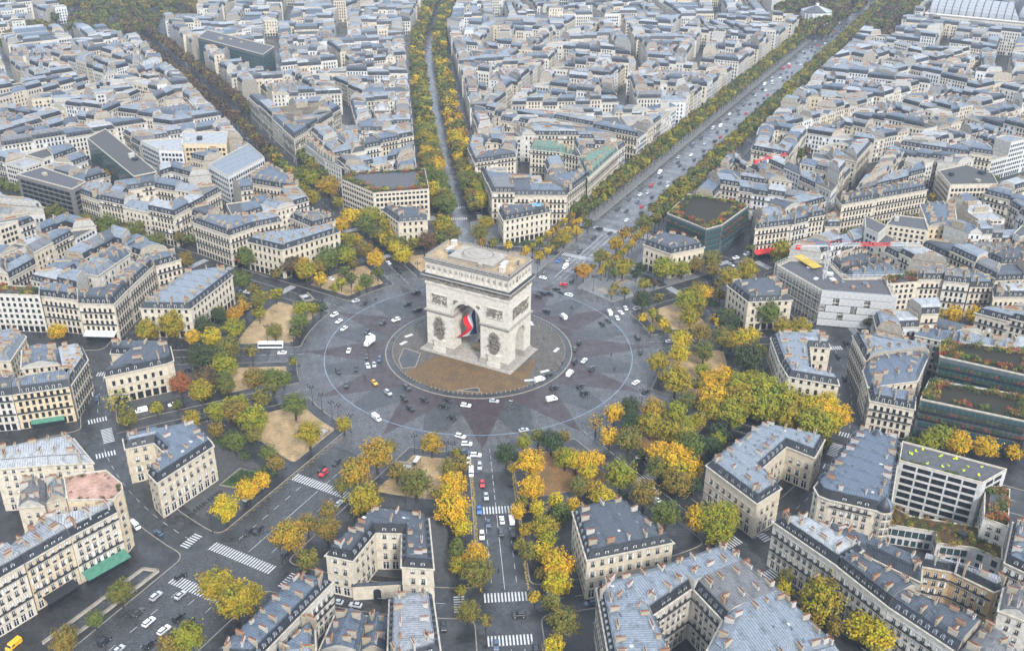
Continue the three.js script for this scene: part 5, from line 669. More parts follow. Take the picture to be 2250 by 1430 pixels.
  // roof gardens
  if (roofKind && roofKind !== 'deck' && roofKind !== 'dark') {
    const q = inset(P, 1.3), bed = new Geo(); if (roofKind === 'garden') { bed.poly(inset(P, 0.9), h + 0.3); mesh('planting_bed', bed.build(), M.bed, R); const deck = new Geo(); deck.poly(inset(P, Math.min(lim * 0.75, 5)), h + 0.36); if (A > 150 && style !== 'glass') mesh('roof_deck', deck.build(), M.deck, R); }
    for (let k = 0; k < (roofKind === 'terrace' ? 26 : Math.min(150, A / 6)); k++) {
      const i = Math.floor(rnd() * n), e = edgeOf(q, i), u = rnd() * e.L, wv = rnd() * (roofKind === 'terrace' ? 0.3 : 4.5), x = e.a[0] + e.t[0] * u - e.n[0] * wv, z = e.a[1] + e.t[1] * u - e.n[1] * wv, s = roofKind === 'terrace' ? rr(0.5, 0.9) : rr(0.9, 2.3);
      const o = mesh('roof_shrub', shrubGeo, roofKind === 'terrace' ? shrubM[k % 2 ? 0 : 4] : pick(shrubM), R); o.position.set(x, h + 0.1, z); o.scale.setScalar(s); o.rotation.y = rnd() * 6;
    }
  }
  if (style === 'glass' && roofKind === 'garden') E.forEach((e, i) => { if (e.L < 14 || !facing(i)) return; for (const y of [h - 4.2, h - 8]) { const lx = (e.a[0] + e.b[0]) / 2 + e.n[0] * 0.6, lz = (e.a[1] + e.b[1]) / 2 + e.n[1] * 0.6; mesh('planter_ledge', new Geo().box(lx, y, lz, e.L, 0.5, 1.2, e.turn, true).build(), M.iron, R); for (let u = 1; u < e.L; u += 1.7) { const o = mesh('ledge_shrub', shrubGeo, pick([shrubM[0], shrubM[4], shrubM[2], shrubM[1]]), R); o.position.set(e.a[0] + e.t[0] * u + e.n[0] * 0.6, y + 0.3, e.a[1] + e.t[1] * u + e.n[1] * 0.6); o.scale.set(rr(0.7, 1.2), rr(0.6, 1.3), rr(0.6, 1)); } } });
  return { R, P, E, h, c, peak, n };
}
const clipLine = (p, q, n, d) => { const o = [], f = (a) => (a[0] - q[0]) * n[0] + (a[1] - q[1]) * n[1] - d; p.forEach((a, i) => { const b = p[(i + 1) % p.length], u = f(a), v = f(b); if (u >= 0) o.push(a); if (u * v < 0) { const t = u / (u - v); o.push([a[0] + (b[0] - a[0]) * t, a[1] + (b[1] - a[1]) * t]); } }); return o; };
const segDist = (x, z, a, b) => { const dx = b[0] - a[0], dz = b[1] - a[1], t = Math.max(0, Math.min(1, ((x - a[0]) * dx + (z - a[1]) * dz) / (dx * dx + dz * dz))); return Math.hypot(x - a[0] - dx * t, z - a[1] - dz * t); };
const tidy = (q) => q.filter((a, i) => { const b = q[(i + 1) % q.length]; return Math.hypot(a[0] - b[0], a[1] - b[1]) > 0.6; });
function chop(p, most, out = []) {      // cut a wide plot into house plots
  p = tidy(p); if (p.length < 3) return out; const A = Math.abs(area(p)); if (A < most || A < 90) { if (A > 45) out.push(orient(p)); return out; }
  let e = null; p.forEach((_, i) => { const k = edgeOf(p, i); if (!e || k.L > e.L) e = k; }); const v = p.map((q) => q[0] * e.t[0] + q[1] * e.t[1]), w = p.map((q) => q[0] * e.n[0] + q[1] * e.n[1]), ex = Math.max(...v) - Math.min(...v), ey = Math.max(...w) - Math.min(...w), n = ex > ey * 0.8 ? e.t : e.n, u = ex > ey * 0.8 ? v : w, s = Math.min(...u) + (Math.max(...u) - Math.min(...u)) * rr(0.42, 0.58), q = [n[0] * s, n[1] * s];
  chop(clipLine(p, q, n, 0), most, out); chop(clipLine(p, q, [-n[0], -n[1]], 0), most, out); return out;
}
const partyOf = (q, P) => q.map((a, i) => { const b = q[(i + 1) % q.length], x = (a[0] + b[0]) / 2, z = (a[1] + b[1]) / 2; return Math.min(...P.map((c, k) => segDist(x, z, c, P[(k + 1) % P.length]))) > 0.5; });
function ringLots(P, dep) {             // houses round a court, or null where there is no room for one
  const I = inset(P, dep); if (area(I) < 80 || !I.every((q) => inside(q[0], q[1], P))) return null; const out = [];
  P.forEach((a, i) => { const b = P[(i + 1) % P.length], ai = I[i], bi = I[(i + 1) % I.length], L = Math.hypot(a[0] - b[0], a[1] - b[1]), k = Math.max(1, Math.round(L / 17)), F = (u, v, t) => [u[0] + (v[0] - u[0]) * t, u[1] + (v[1] - u[1]) * t]; for (let j = 0; j < k; j++) out.push([F(a, b, j / k), F(a, b, (j + 1) / k), F(ai, bi, (j + 1) / k), F(ai, bi, j / k)]); });
  out.ring = true; return out;
}
const ORD = ['first', 'second', 'third', 'fourth', 'fifth', 'sixth', 'seventh', 'eighth', 'ninth', 'tenth', 'eleventh', 'twelfth', 'thirteenth', 'fourteenth', 'fifteenth', 'sixteenth', 'seventeenth', 'eighteenth', 'nineteenth', 'twentieth'];
const ordinal = (n) => n < 20 ? ORD[n] : ['twenty', 'thirty', 'forty', 'fifty', 'sixty', 'seventy', 'eighty', 'ninety'][Math.floor((n + 1) / 10) - 2] + ((n + 1) % 10 ? '-' + ORD[(n + 1) % 10 - 1] : ' odd');
const MERGED = /long wedge shaped block|palace block|glazed ring|large corner apart|flatiron/;
for (const b of BUILDINGS) b.poly = deepen(b[5], b[2], {});
for (const b of BUILDINGS) { // walls shared with a neighbour of about the same height are bare party walls
  b.party = b.poly.map((a, i) => { const e = edgeOf(b.poly, i), m = [(e.a[0] + e.b[0]) / 2, (e.a[1] + e.b[1]) / 2]; return !['hotel', 'glass', 'bay', 'modern', 'flat', 'scaffold', 'garden'].includes(b[2]) && BUILDINGS.some((o) => o !== b && o[3] > b[3] - 4 && (inside(m[0] + e.n[0] * 0.8, m[1] + e.n[1] * 0.8, o.poly) || o.poly.some((q, k) => { const f = edgeOf(o.poly, k); return Math.abs(f.t[0] * e.t[0] + f.t[1] * e.t[1]) > 0.94 && segDist(m[0], m[1], f.a, f.b) < 1.3; }))); });
  if (b.party.filter((x) => !x).length < 2) b.party = b.party.map(() => false);
}
for (const b of BUILDINGS) {
  SURVEY.push(b.poly);
  if (MERGED.test(b[1])) {
    const P = orient(b[5]), lots = ringLots(P, Math.min(11.5, 0.4 * 2 * area(P) / perim(P) + 4)) ?? chop(P, 330);
    const ring = lots[0].length === 4 && lots.ring, short = b[1].replace(/ (beside|with|at|on) .*$/, ''); lots.sort((u, v) => screen(mid(u)[0], 20, mid(u)[1])[0] - screen(mid(v)[0], 20, mid(v)[1])[0]).forEach((q, k) => { const par = ring ? [false, true, false, true] : partyOf(orient(q), P); building([b[0], `house of the ${short}, ${ordinal(k)} from left`, k % 5 === 3 ? 'gable' : 'apt', +(b[3] + rr(-1.2, 1.4)).toFixed(1), b[4], q], { party: par.every((x) => x) ? par.map(() => false) : par, lot: true, near: distTo(P[0][0], 10, P[0][1]) < 400, group: 'houses of the ' + b[1].split(' ').slice(0, 5).join(' ') }); });
    continue;
  }
  const r = building(b, { poly: b.poly, party: b.party.some((x) => x) ? b.party : undefined });
  r.label = b[1]; b.made = r;
}
const find = (w) => BUILDINGS.find((b) => b.made && b[1].includes(w)).made;
const barG = new Geo().box(0, 0, 0, 0.06, 1.3, 0.06).build();
// ---------------------------------------------------------------- details of single buildings
{ // cupolas of the corner building
  const r = find('cupolas'), prof = [[0, 4.6], [0.5, 4.3], [1.6, 3.4], [2.6, 2.2], [3.0, 1.0], [3.1, 0]].map(([x, y]) => new THREE.Vector2(x, y)).reverse();
  for (const [i, s] of [[1, 1.25], [4, 1], [0, 0.8]]) { const q = r.P[i], k = [q[0] * 0.86, q[1] * 0.86]; const d = mesh('cupola', new THREE.LatheGeometry(prof, 14), M.zinc[0], r.R); d.position.set(k[0], r.h + 0.3, k[1]); d.scale.setScalar(s); mesh('finial', new THREE.ConeGeometry(0.18, 2, 6).translate(0, 5.4, 0), M.iron, d); const dr = mesh('round_bay', new THREE.CylinderGeometry(3 * s, 3 * s, r.h, 16, 1).translate(0, r.h / 2, 0), M.walls[1], r.R); dr.position.set(k[0], 0, k[1]); for (let y = 4.4; y < r.h - 2; y += 3.25) for (let a = 0; a < 6; a++) { const t = Math.atan2(k[0], k[1]) + (a - 2.5) * 0.62, o = mesh('window', WIN[0], WINM, r.R); o.position.set(k[0] + Math.sin(t) * (3 * s + 0.24), y, k[1] + Math.cos(t) * (3 * s + 0.24)); o.rotation.y = t; o.scale.set(1.1, 2.1, 1); } }
  for (let k = 0; k < 5; k++) { const d = mesh('cupola', new THREE.LatheGeometry(prof, 12), M.zinc[2], r.R), a = r.P[8], b = r.P[0], t = 0.12 + k * 0.17; d.position.set((a[0] + (b[0] - a[0]) * t) * 0.9, r.h + 0.2, (a[1] + (b[1] - a[1]) * t) * 0.9); d.scale.set(0.7, 0.7, 0.7); }
}
function awning(name, label, x, z, turn, L, depth, y, m, poles) {
  const R = root(name, x, 0, z, turn); tag(R, label, 'awning'); const g = new Geo(); g.quad([-L / 2, y - 0.7, depth], [L / 2, y - 0.7, depth], [L / 2, y + 0.4, 0], [-L / 2, y + 0.4, 0]); g.quad([-L / 2, y - 1.1, depth], [L / 2, y - 1.1, depth], [L / 2, y - 0.7, depth], [-L / 2, y - 0.7, depth]); g.quad([L / 2, y + 0.4, 0.01], [-L / 2, y + 0.4, 0.01], [-L / 2, y + 0.1, 0.01], [L / 2, y + 0.1, 0.01]);
  mesh('canvas', g.build(), m, R); for (let k = 0; k <= poles; k++) mesh('pole', new Geo().box(-L / 2 + L * k / poles, 0.13, depth - 0.15, 0.1, y - 0.9, 0.1).build(), M.iron, R);
  const w = new Geo().box(0, 0.13, depth * 0.5, L - 0.6, 2, 0.12); mesh('terrace_screen', w.build(), M.glass, R); return R;
}
const front = (r, i, u, out = 0) => { const e = edgeOf(r.P, i); return [r.c[0] + e.a[0] + e.t[0] * e.L * u + e.n[0] * out, r.c[1] + e.a[1] + e.t[1] * e.L * u + e.n[1] * out, e.turn, e.L]; };
const faceCam = (r) => { let best = 0, v = -9; r.E.forEach((e, i) => { const s = (e.n[0] * (eye.x - r.c[0]) + e.n[1] * (eye.z - r.c[1])) * Math.min(e.L, 20); if (s > v) { v = s; best = i; } }); return best; };
{
  let r = find('above the long green awning'), i = r.E.reduce((b, e, k) => e.n[0] > r.E[b].n[0] ? k : b, 0), q = front(r, i, 0.5, 0.1); awning('cafe_awning', 'long green awning over a cafe terrace on the near left avenue', q[0], q[1], q[2], q[3] - 1, 4.2, 4.2, M.green, 4);
  r = find('above the glass cafe front'); i = r.E.reduce((b, e, k) => e.n[0] > r.E[b].n[0] ? k : b, 0); q = front(r, i, 0.5, 0.1); awning('cafe_terrace', 'black glass fronted cafe terrace with orange trim beside the green awning', q[0], q[1], q[2], q[3] - 5, 3.6, 3.8, M.slate[2], 5);
  r = find('red cafe awning'); q = front(r, faceCam(r), 0.5, 0.1); awning('cafe_awning', 'red awning along the corner cafe at left of the circle', q[0], q[1], q[2], q[3] * 0.8, 3.2, 4, M.red, 4);
  r = find('red restaurant canopy'); for (let k = 0; k < 4; k++) { const e = edgeOf(r.P, k); if (e.n[0] * (eye.x - r.c[0]) + e.n[1] * (eye.z - r.c[1]) > 40) { q = front(r, k, 0.5, 0.1); awning('restaurant_canopy', k % 2 ? 'deep red restaurant canopy on the short side of the corner building' : 'deep red restaurant canopy along the front of the corner building', q[0], q[1], q[2], q[3], 4, 4.6, M.red, 3); } }
  r = find('white cafe awning'); q = front(r, faceCam(r), 0.5, 0.1); awning('cafe_awning', 'white awning of the rounded corner cafe at left', q[0], q[1], q[2], q[3] * 0.9, 4, 4.2, M.white, 3);
  r = find('green shop awnings'); q = front(r, faceCam(r), 0.5, 0.1); awning('shop_awning', 'dark green shop awning under the yellow stone building', q[0], q[1], q[2], q[3] * 0.6, 1.6, 3.6, M.green, 3);
}
{ // scaffold and sheeting
  const r = find('wrapped in scaffold'), pole = new Geo(), plank = new Geo();
  r.E.forEach((e) => { const o = edgeOf(inset(r.P, -1.3), r.E.indexOf(e)); for (let u = 0; u <= o.L; u += 2.4) pole.bar([o.a[0] + o.t[0] * u, 0, o.a[1] + o.t[1] * u], [o.a[0] + o.t[0] * u, r.h + 2.2, o.a[1] + o.t[1] * u], 0.05); for (let y = 2.2; y < r.h + 2.2; y += 2.1) { pole.bar([o.a[0], y + 1, o.a[1]], [o.b[0], y + 1, o.b[1]], 0.04); const m = [(o.a[0] + o.b[0]) / 2 - o.n[0] * 0.5, (o.a[1] + o.b[1]) / 2 - o.n[1] * 0.5]; plank.box(m[0], y, m[1], o.L, 0.07, 0.9, o.turn, true); } });
  const S = mesh('scaffold_poles', pole.build(), M.chrome, r.R); mesh('scaffold_planks', plank.build(), M.stack, r.R);
  const i = r.E.reduce((b, e, k) => e.n[1] * 1 + e.n[0] * 0.2 > r.E[b].n[1] + r.E[b].n[0] * 0.2 && e.L > 20 ? k : b, 0);
  for (const k of [i]) { const o = edgeOf(inset(r.P, -1.55), k), cols = Math.round(o.L / 3); for (let a = 0; a < cols; a++) for (let b = 0; b < 5; b++) { const u = (a + 0.5) * o.L / cols, g = new THREE.PlaneGeometry(o.L / cols - 0.06, 3.65, 3, 3), P = g.attributes.position; for (let v = 0; v < P.count; v++) P.setZ(v, 0.12 * Math.sin(P.getX(v) * 3 + a) * Math.cos(P.getY(v) * 2 + b)); g.computeVertexNormals(); if (b > 0 && b < 4 && (a + b * 2) % 5 === 0) continue; const m = mesh('white_sheet', g, M.white, r.R); m.position.set(o.a[0] + o.t[0] * u, 2.2 + b * 3.95, o.a[1] + o.t[1] * u); m.rotation.y = o.turn; } }
  for (let k = 0; k < 16; k++) { const q = [rr(-20, 20), rr(-14, 14)]; if (inside(q[0], q[1], inset(r.P, 2))) mesh('building_material', new Geo().box(q[0], r.h + 0.05, q[1], rr(1, 4), rr(0.3, 1.4), rr(1, 3), rnd() * 3).build(), pick([M.ochre, M.white, M.brick, M.zinc[1]]), r.R); }
  const y = new Geo(); { const [x, z] = [r.c[0] - 19, r.c[1] - 14]; } mesh('yellow_formwork', new Geo().box(-16, r.h + 1.2, -10, 6, 0.3, 17, 0.9, true).build(), M.yellow, r.R);
}
function crane(label, x, z, H, jib, back, turn, mastM, jibMs, lattice = 1.3) {
  const R = root('tower_crane', x, 0, z, turn); tag(R, label, 'crane'); const w = lattice / 2, mast = new Geo(), seg = 2;
  for (const [a, b] of [[-w, -w], [w, -w], [w, w], [-w, w]]) mast.bar([a, 0, b], [a, H, b], 0.11);
  for (let y = 0; y < H; y += seg) { const s = (y / seg) % 2 ? 1 : -1; for (const t of [-w, w]) { mast.bar([-w * s, y, t], [w * s, y + seg, t], 0.06); mast.bar([t, y, -w * s], [t, y + seg, w * s], 0.06); } }
  mesh('mast', mast.build(), mastM, R); mesh('base_block', new Geo().box(0, 0, 0, 4, 0.8, 4).build(), M.walls[6], R);
  const seg2 = jib / 3; for (let k = 0; k < 3; k++) { const g = new Geo(), x0 = k * seg2, x1 = (k + 1) * seg2; for (const [b, c] of [[-0.6, 0], [0.6, 0], [0, 1.3]]) g.bar([x0, H + 0.6 + c, b], [x1, H + 0.6 + c, b], 0.11); for (let u = x0; u < x1 - 0.1; u += 1.6) { for (const b of [-0.6, 0.6]) { g.bar([u, H + 0.6, b], [u + 0.8, H + 1.9, 0], 0.06); g.bar([u + 0.8, H + 1.9, 0], [u + 1.6, H + 0.6, b], 0.06); } g.bar([u, H + 0.6, -0.6], [u, H + 0.6, 0.6], 0.05); } mesh('jib_section', g.build(), jibMs[k % jibMs.length], R); }
  const cj = new Geo(); for (const b of [-0.6, 0.6]) { cj.bar([0, H + 0.6, b], [-back, H + 0.6, b], 0.12); } for (let u = 0; u < back; u += 1.6) { cj.bar([-u, H + 0.6, -0.6], [-u - 1.6, H + 0.6, 0.6], 0.07); } mesh('counter_jib', cj.build(), jibMs[0], R); mesh('counterweight', new Geo().box(-back + 1, H - 1.2, 0, 2.2, 2.2, 1.3, 0, true).build(), M.red, R);
  mesh('cab', new Geo().box(0.9, H - 1.4, 1.2, 1.5, 1.9, 1.3, 0, true).build(), M.white, R); mesh('apex_frame', new Geo().bar([-0.7, H, 0], [0, H + 3.4, 0], 0.12).bar([0.7, H, 0], [0, H + 3.4, 0], 0.12).bar([0, H + 3.4, 0], [jib * 0.6, H + 1.9, 0], 0.05).bar([0, H + 3.4, 0], [-back * 0.9, H + 0.8, 0], 0.05).build(), M.red, R);
}
crane('tower crane with white mast and red and white jib above the scaffolded building', 134, -124, 36, 47, 17, rad(31), M.white, [M.white, M.red, M.white]);
crane('tower crane with blue mast and red jib on the far side of the widest avenue', 62, -262, 30, 19, 9, rad(58), M.blue, [M.red, M.white, M.red]);
{ // roof terrace furniture
  const r = find('lime chairs'), lime = mat(lin(0.5, 0.62, 0.02)); for (let k = 0; k < 16; k++) { const x = rr(-16, 14), z = rr(-5, 4); if (!inside(x, z, inset(r.P, 1.5))) continue; const o = root('garden_chair', r.c[0] + x, r.h + 0.03, r.c[1] + z, rnd() * 6); tag(o, 'lime green lounge chair on the office roof terrace', 'chair', 'lime chairs on the office roof'); mesh('seat', new Geo().box(0, 0.35, 0, 0.8, 0.1, 0.8, 0, true).build(), lime, o); mesh('backrest', new Geo().box(0, 0.45, -0.36, 0.8, 0.55, 0.08).build(), lime, o); for (const [a, b] of [[-0.3, -0.3], [0.3, -0.3], [0.3, 0.3], [-0.3, 0.3]]) mesh('leg', new Geo().box(a, 0, b, 0.07, 0.35, 0.07).build(), M.white, o); }
  r.E.forEach((e, i) => { if (!i) for (let k = 0; k < 26; k++) { const u = rnd() * e.L, o = mesh('roof_shrub', shrubGeo, shrubM[k % 2], r.R); const q = edgeOf(r.P, 2); o.position.set(q.a[0] + q.t[0] * rnd() * q.L - q.n[0] * 1.2, r.h, q.a[1] + q.t[1] * rnd() * q.L - q.n[1] * 1.2); o.scale.setScalar(rr(0.6, 1.1)); } });
  const z = find('zigzag'); const gb = new Geo().poly(inset(z.P, 0.6), z.h + 0.4); mesh('roof_meadow', gb.build(), mat(lin(0.2, 0.15, 0.06), T.leaf), z.R); for (let k = 0; k < 420; k++) { const x = rr(-22, 22), y = rr(-22, 22); if (!inside(x, y, z.P)) continue; const o = mesh('roof_shrub', shrubGeo, pick([shrubM[0], shrubM[1], shrubM[3], shrubM[5]]), z.R); o.position.set(x, z.h + 0.3, y); o.scale.setScalar(rr(0.6, 1.6)); }
}
{ // screen wall with arch between the wings of the courtyard mansion, blue sheet on a roof
  const a = [50, 167], b = [62, 159]; const w = root('courtyard_screen', 56, 0, 163.5, Math.atan2(12, 8) - Math.PI / 2 + Math.PI); tag(w, 'low stone screen wall with tall arch closing the mansion courtyard', 'wall'); w.rotation.y = Math.atan2(8, 12);
  const s = new THREE.Shape(); s.moveTo(-8, 0); s.lineTo(-1.3, 0); s.lineTo(-1.3, 3); s.absarc(0, 3, 1.3, Math.PI, 0, true); s.lineTo(1.3, 0); s.lineTo(8, 0); s.lineTo(8, 6); s.lineTo(-8, 6); mesh('wall', new THREE.ExtrudeGeometry(s, { depth: 0.8, bevelEnabled: false }), M.walls[1], w); mesh('gate', new Geo().box(0, 0, 0.3, 2.6, 4.2, 0.1).build(), M.iron, w); mesh('coping', new Geo().box(0, 6, 0.4, 16.4, 0.3, 1.4, 0, true).build(), M.zinc[2], w);
  const r = find('blue sheet'), t = root('roof_tarpaulin', r.c[0] + 8, r.peak + 0.05, r.c[1] - 6, 0.5); tag(t, 'bright blue tarpaulin on the roof of the small mansion behind the arch', 'tarpaulin'); const g = new THREE.PlaneGeometry(6, 5, 8, 6).rotateX(-Math.PI / 2), P = g.attributes.position; for (let i = 0; i < P.count; i++) P.setY(i, 0.5 + 0.3 * Math.sin(P.getX(i) * 1.7) * Math.cos(P.getZ(i) * 1.3)); g.computeVertexNormals(); mesh('sheet', g, M.blue, t); mesh('rope_edge', new Geo().bar([-3, 0.35, 2.5], [3, 0.35, 2.5], 0.06).build(), M.white, t);
}
{ // walls of the underpass ramp on the near left avenue, fenced garden beside the pale mansion
  const wall = (pts, h, label, m) => { for (let i = 0; i + 1 < pts.length; i++) { const [a, b] = [pts[i], pts[i + 1]], L = Math.hypot(b[0] - a[0], b[1] - a[1]), R = root('ramp_wall', (a[0] + b[0]) / 2, 0.1, (a[1] + b[1]) / 2, Math.atan2(a[1] - b[1], b[0] - a[0])); tag(R, label[i], 'wall'); mesh('wall', new Geo().box(0, 0, 0, L, h, 0.4).build(), m, R); mesh('coping', new Geo().box(0, h, 0, L + 0.2, 0.15, 0.6, 0, true).build(), M.kerb, R); } };
  wall([[-23.5, 232], [-22.2, 192], [-16.8, 190], [-17.5, 232]], 1.1, ['long pale parapet of the underpass ramp beside the cafe awnings', 'short end parapet of the underpass ramp at the crossing', 'long pale parapet of the underpass ramp beside the roadway'], M.walls[4]);
  struct('underpass_ramp', new Geo().poly([[-23.2, 232], [-22, 192.3], [-17, 190.3], [-17.7, 232]], 0.145).build(), M.cobbleDark);
  const G = [[-33.5, 131], [-20, 128.5], [-20.5, 140], [-33, 143]]; struct('garden_lawn', new Geo().poly(orient(G), 0.17).build(), M.lawn);
  orient(G).forEach((a, i) => { const b = orient(G)[(i + 1) % 4], L = Math.hypot(b[0] - a[0], b[1] - a[1]), R = root('garden_wall', (a[0] + b[0]) / 2, 0.14, (a[1] + b[1]) / 2, Math.atan2(a[1] - b[1], b[0] - a[0])); tag(R, ['stone edged railing on the circle side of the fenced garden', 'stone edged railing on the avenue side of the fenced garden', 'stone edged railing on the street corner side of the fenced garden', 'stone edged railing on the mansion side of the fenced garden'][i], 'fence'); mesh('base', new Geo().box(0, 0, 0, L, 0.5, 0.4).build(), M.kerb, R); for (let k = 0; k <= L / 1.2; k++) mesh('bar', barG, M.iron, R).position.set(-L / 2 + k * 1.2, 0.5, 0); mesh('top_rail', new Geo().box(0, 1.7, 0, L, 0.08, 0.08, 0, true).build(), M.iron, R); });
  for (let k = 0; k < 14; k++) { const q = [rr(-32, -21.5), rr(131, 140)], o = mesh('garden_shrub', shrubGeo, shrubM[[4, 0, 4, 5][k % 4]]); o.position.set(q[0], 0.15, q[1]); o.scale.setScalar(rr(1.2, 2.2)); tag(o, 'rounded shrub inside the fenced garden of the pale mansion', 'shrub', 'shrubs in the fenced garden'); }
}
// ---------------------------------------------------------------- the rest of the city: blocks cut by streets, each a ring of houses
const PARKS = [[[-727, -290], [-755, -336], [-728, -369], [-679, -409], [-675, -433], [-647, -473], [-698, -550], [-837, -698], [-1089, -636], [-811, -432], [-801, -387], [-773, -325]],
  [[-104, -898], [-50, -790], [-24, -772], [-6, -794], [-14, -1037], [-21, -1300], [-136, -1057]], [[17, -797], [36, -767], [59, -780], [54, -852], [44, -987], [54, -1049], [60, -1300], [-5, -1300]]];
const PALACE = [[60, -885], [330, -885], [330, -1010], [60, -1010]], ROTUNDA = [-53, -888];
const LINES = [[[[-77, -118], [-148, -211], [-236, -334], [-349, -497], [-406, -590], [-512, -788], [-700, -1140]], 19], [[[-89, -54], [-199, -129], [-332, -218], [-469, -301], [-691, -433], [-900, -560]], 17]];
const blocks = [];
function split(p, depth) {
  if (p.length < 3) return; const A = Math.abs(area(p)); if (A < 500) return;
  const c = mid(p); if (depth > 2 && !p.some((q) => inView(q[0], 15, q[1], 0.12)) && !inView(c[0], 15, c[1], 0.12)) return;
  const D = Math.hypot(...c), want = D < 700 ? 5200 : 6200;
  if (A < want * rr(0.75, 1.35)) { blocks.push(orient(p)); return; }
  let best = null; p.forEach((a, i) => { const b = p[(i + 1) % p.length], l = Math.hypot(a[0] - b[0], a[1] - b[1]); if (!best || l > best.l) best = { l, a, b }; });
  let t = Math.atan2(best.b[1] - best.a[1], best.b[0] - best.a[0]) + rad(rr(-9, 9)); const proj = (ang) => { const v = p.map((q) => q[0] * Math.cos(ang) + q[1] * Math.sin(ang)); return [Math.min(...v), Math.max(...v)]; };
  const u = proj(t), w = proj(t + Math.PI / 2); if (w[1] - w[0] > (u[1] - u[0])) t += Math.PI / 2; const r = proj(t), s = r[0] + (r[1] - r[0]) * rr(0.4, 0.6), n = [Math.cos(t), Math.sin(t)], q = [n[0] * s, n[1] * s], sw = A > 60000 ? 7 : rr(4.2, 5.4);
  split(clipLine(p, q, n, sw), depth + 1); split(clipLine(p, q, [-n[0], -n[1]], sw), depth + 1);
}
for (let i = 0; i < 12; i++) {
  const a = AVENUES[i], b = NEXT(i), e = gap(i), m = (a[0] + e) / 2, big = 2600;
  let p = [[-big, -big], [big, -big], [big, big], [-big, big]];
  const da = dirOf(a[0]), db = dirOf(e); p = clipLine(p, [0, 0], [-da[1], da[0]], a[2]); p = clipLine(p, [0, 0], [db[1], -db[0]], b[2]); p = clipLine(p, [0, 0], dirOf(m), 186 * Math.cos(rad((e - a[0]) / 2 - 5)));
  p = clipLine(p, [eye.x, eye.z], [fwd.x, fwd.z].map((v) => v / Math.hypot(fwd.x, fwd.z)), 60); p = clipLine(p, [eye.x, eye.z], [-fwd.x, -fwd.z].map((v) => v / Math.hypot(fwd.x, fwd.z)), -1820);
  if (p.length > 2 && i < 10) split(p, 0);
  if (i >= 10) { // the green avenue bends to the right at 716 m
    const bend = [-406, -590], l = Math.hypot(...bend), u = bend.map((v) => v / l), v = [-106, -198].map((q) => q / 224.6), s = i === 10 ? -1 : 1, n2 = [-v[1] * s, v[0] * s]; split(clipLine(p, bend, [-u[0], -u[1]], 0), 0);
    let q = [[-big, -big], [big, -big], [big, big], [-big, big]]; if (i === 10) q = clipLine(q, [0, 0], [-da[1], da[0]], a[2]); else q = clipLine(q, [0, 0], [db[1], -db[0]], b[2]); q = clipLine(q, bend, u, 10); q = clipLine(q, bend, n2, 20); q = clipLine(q, [eye.x, eye.z], [-fwd.x, -fwd.z].map((w) => w / Math.hypot(fwd.x, fwd.z)), -1820); if (q.length > 2) split(q, 0);
  }
}
const lots = [], paveFar = new Geo();
const blocked = (q) => { const c = mid(q), t = [...q, c, ...q.map((a, i) => [(a[0] + q[(i + 1) % q.length][0]) / 2, (a[1] + q[(i + 1) % q.length][1]) / 2])];
  if (t.some(([x, z]) => Math.hypot(x, z) < 182)) return true; if (c[0] > 185 && c[0] < 262 && c[1] > 8 && c[1] < 125) return true;
  for (const s of SURVEY) { const sc = mid(s); if (Math.hypot(sc[0] - c[0], sc[1] - c[1]) > 110) continue; const S = inset(orient(s), -1.2); if (t.some(([x, z]) => inside(x, z, S)) || s.some(([x, z]) => inside(x, z, q)) || inside(sc[0], sc[1], q)) return true; }
  for (const k of PARKS) if (inside(c[0], c[1], k)) return true; if (inside(c[0], c[1], PALACE) || Math.hypot(c[0] - ROTUNDA[0], c[1] - ROTUNDA[1]) < 26) return true;
  for (const [l, w] of LINES) for (let i = 0; i + 1 < l.length; i++) if (t.some(([x, z]) => segDist(x, z, l[i], l[i + 1]) < w)) return true;
  return false; };
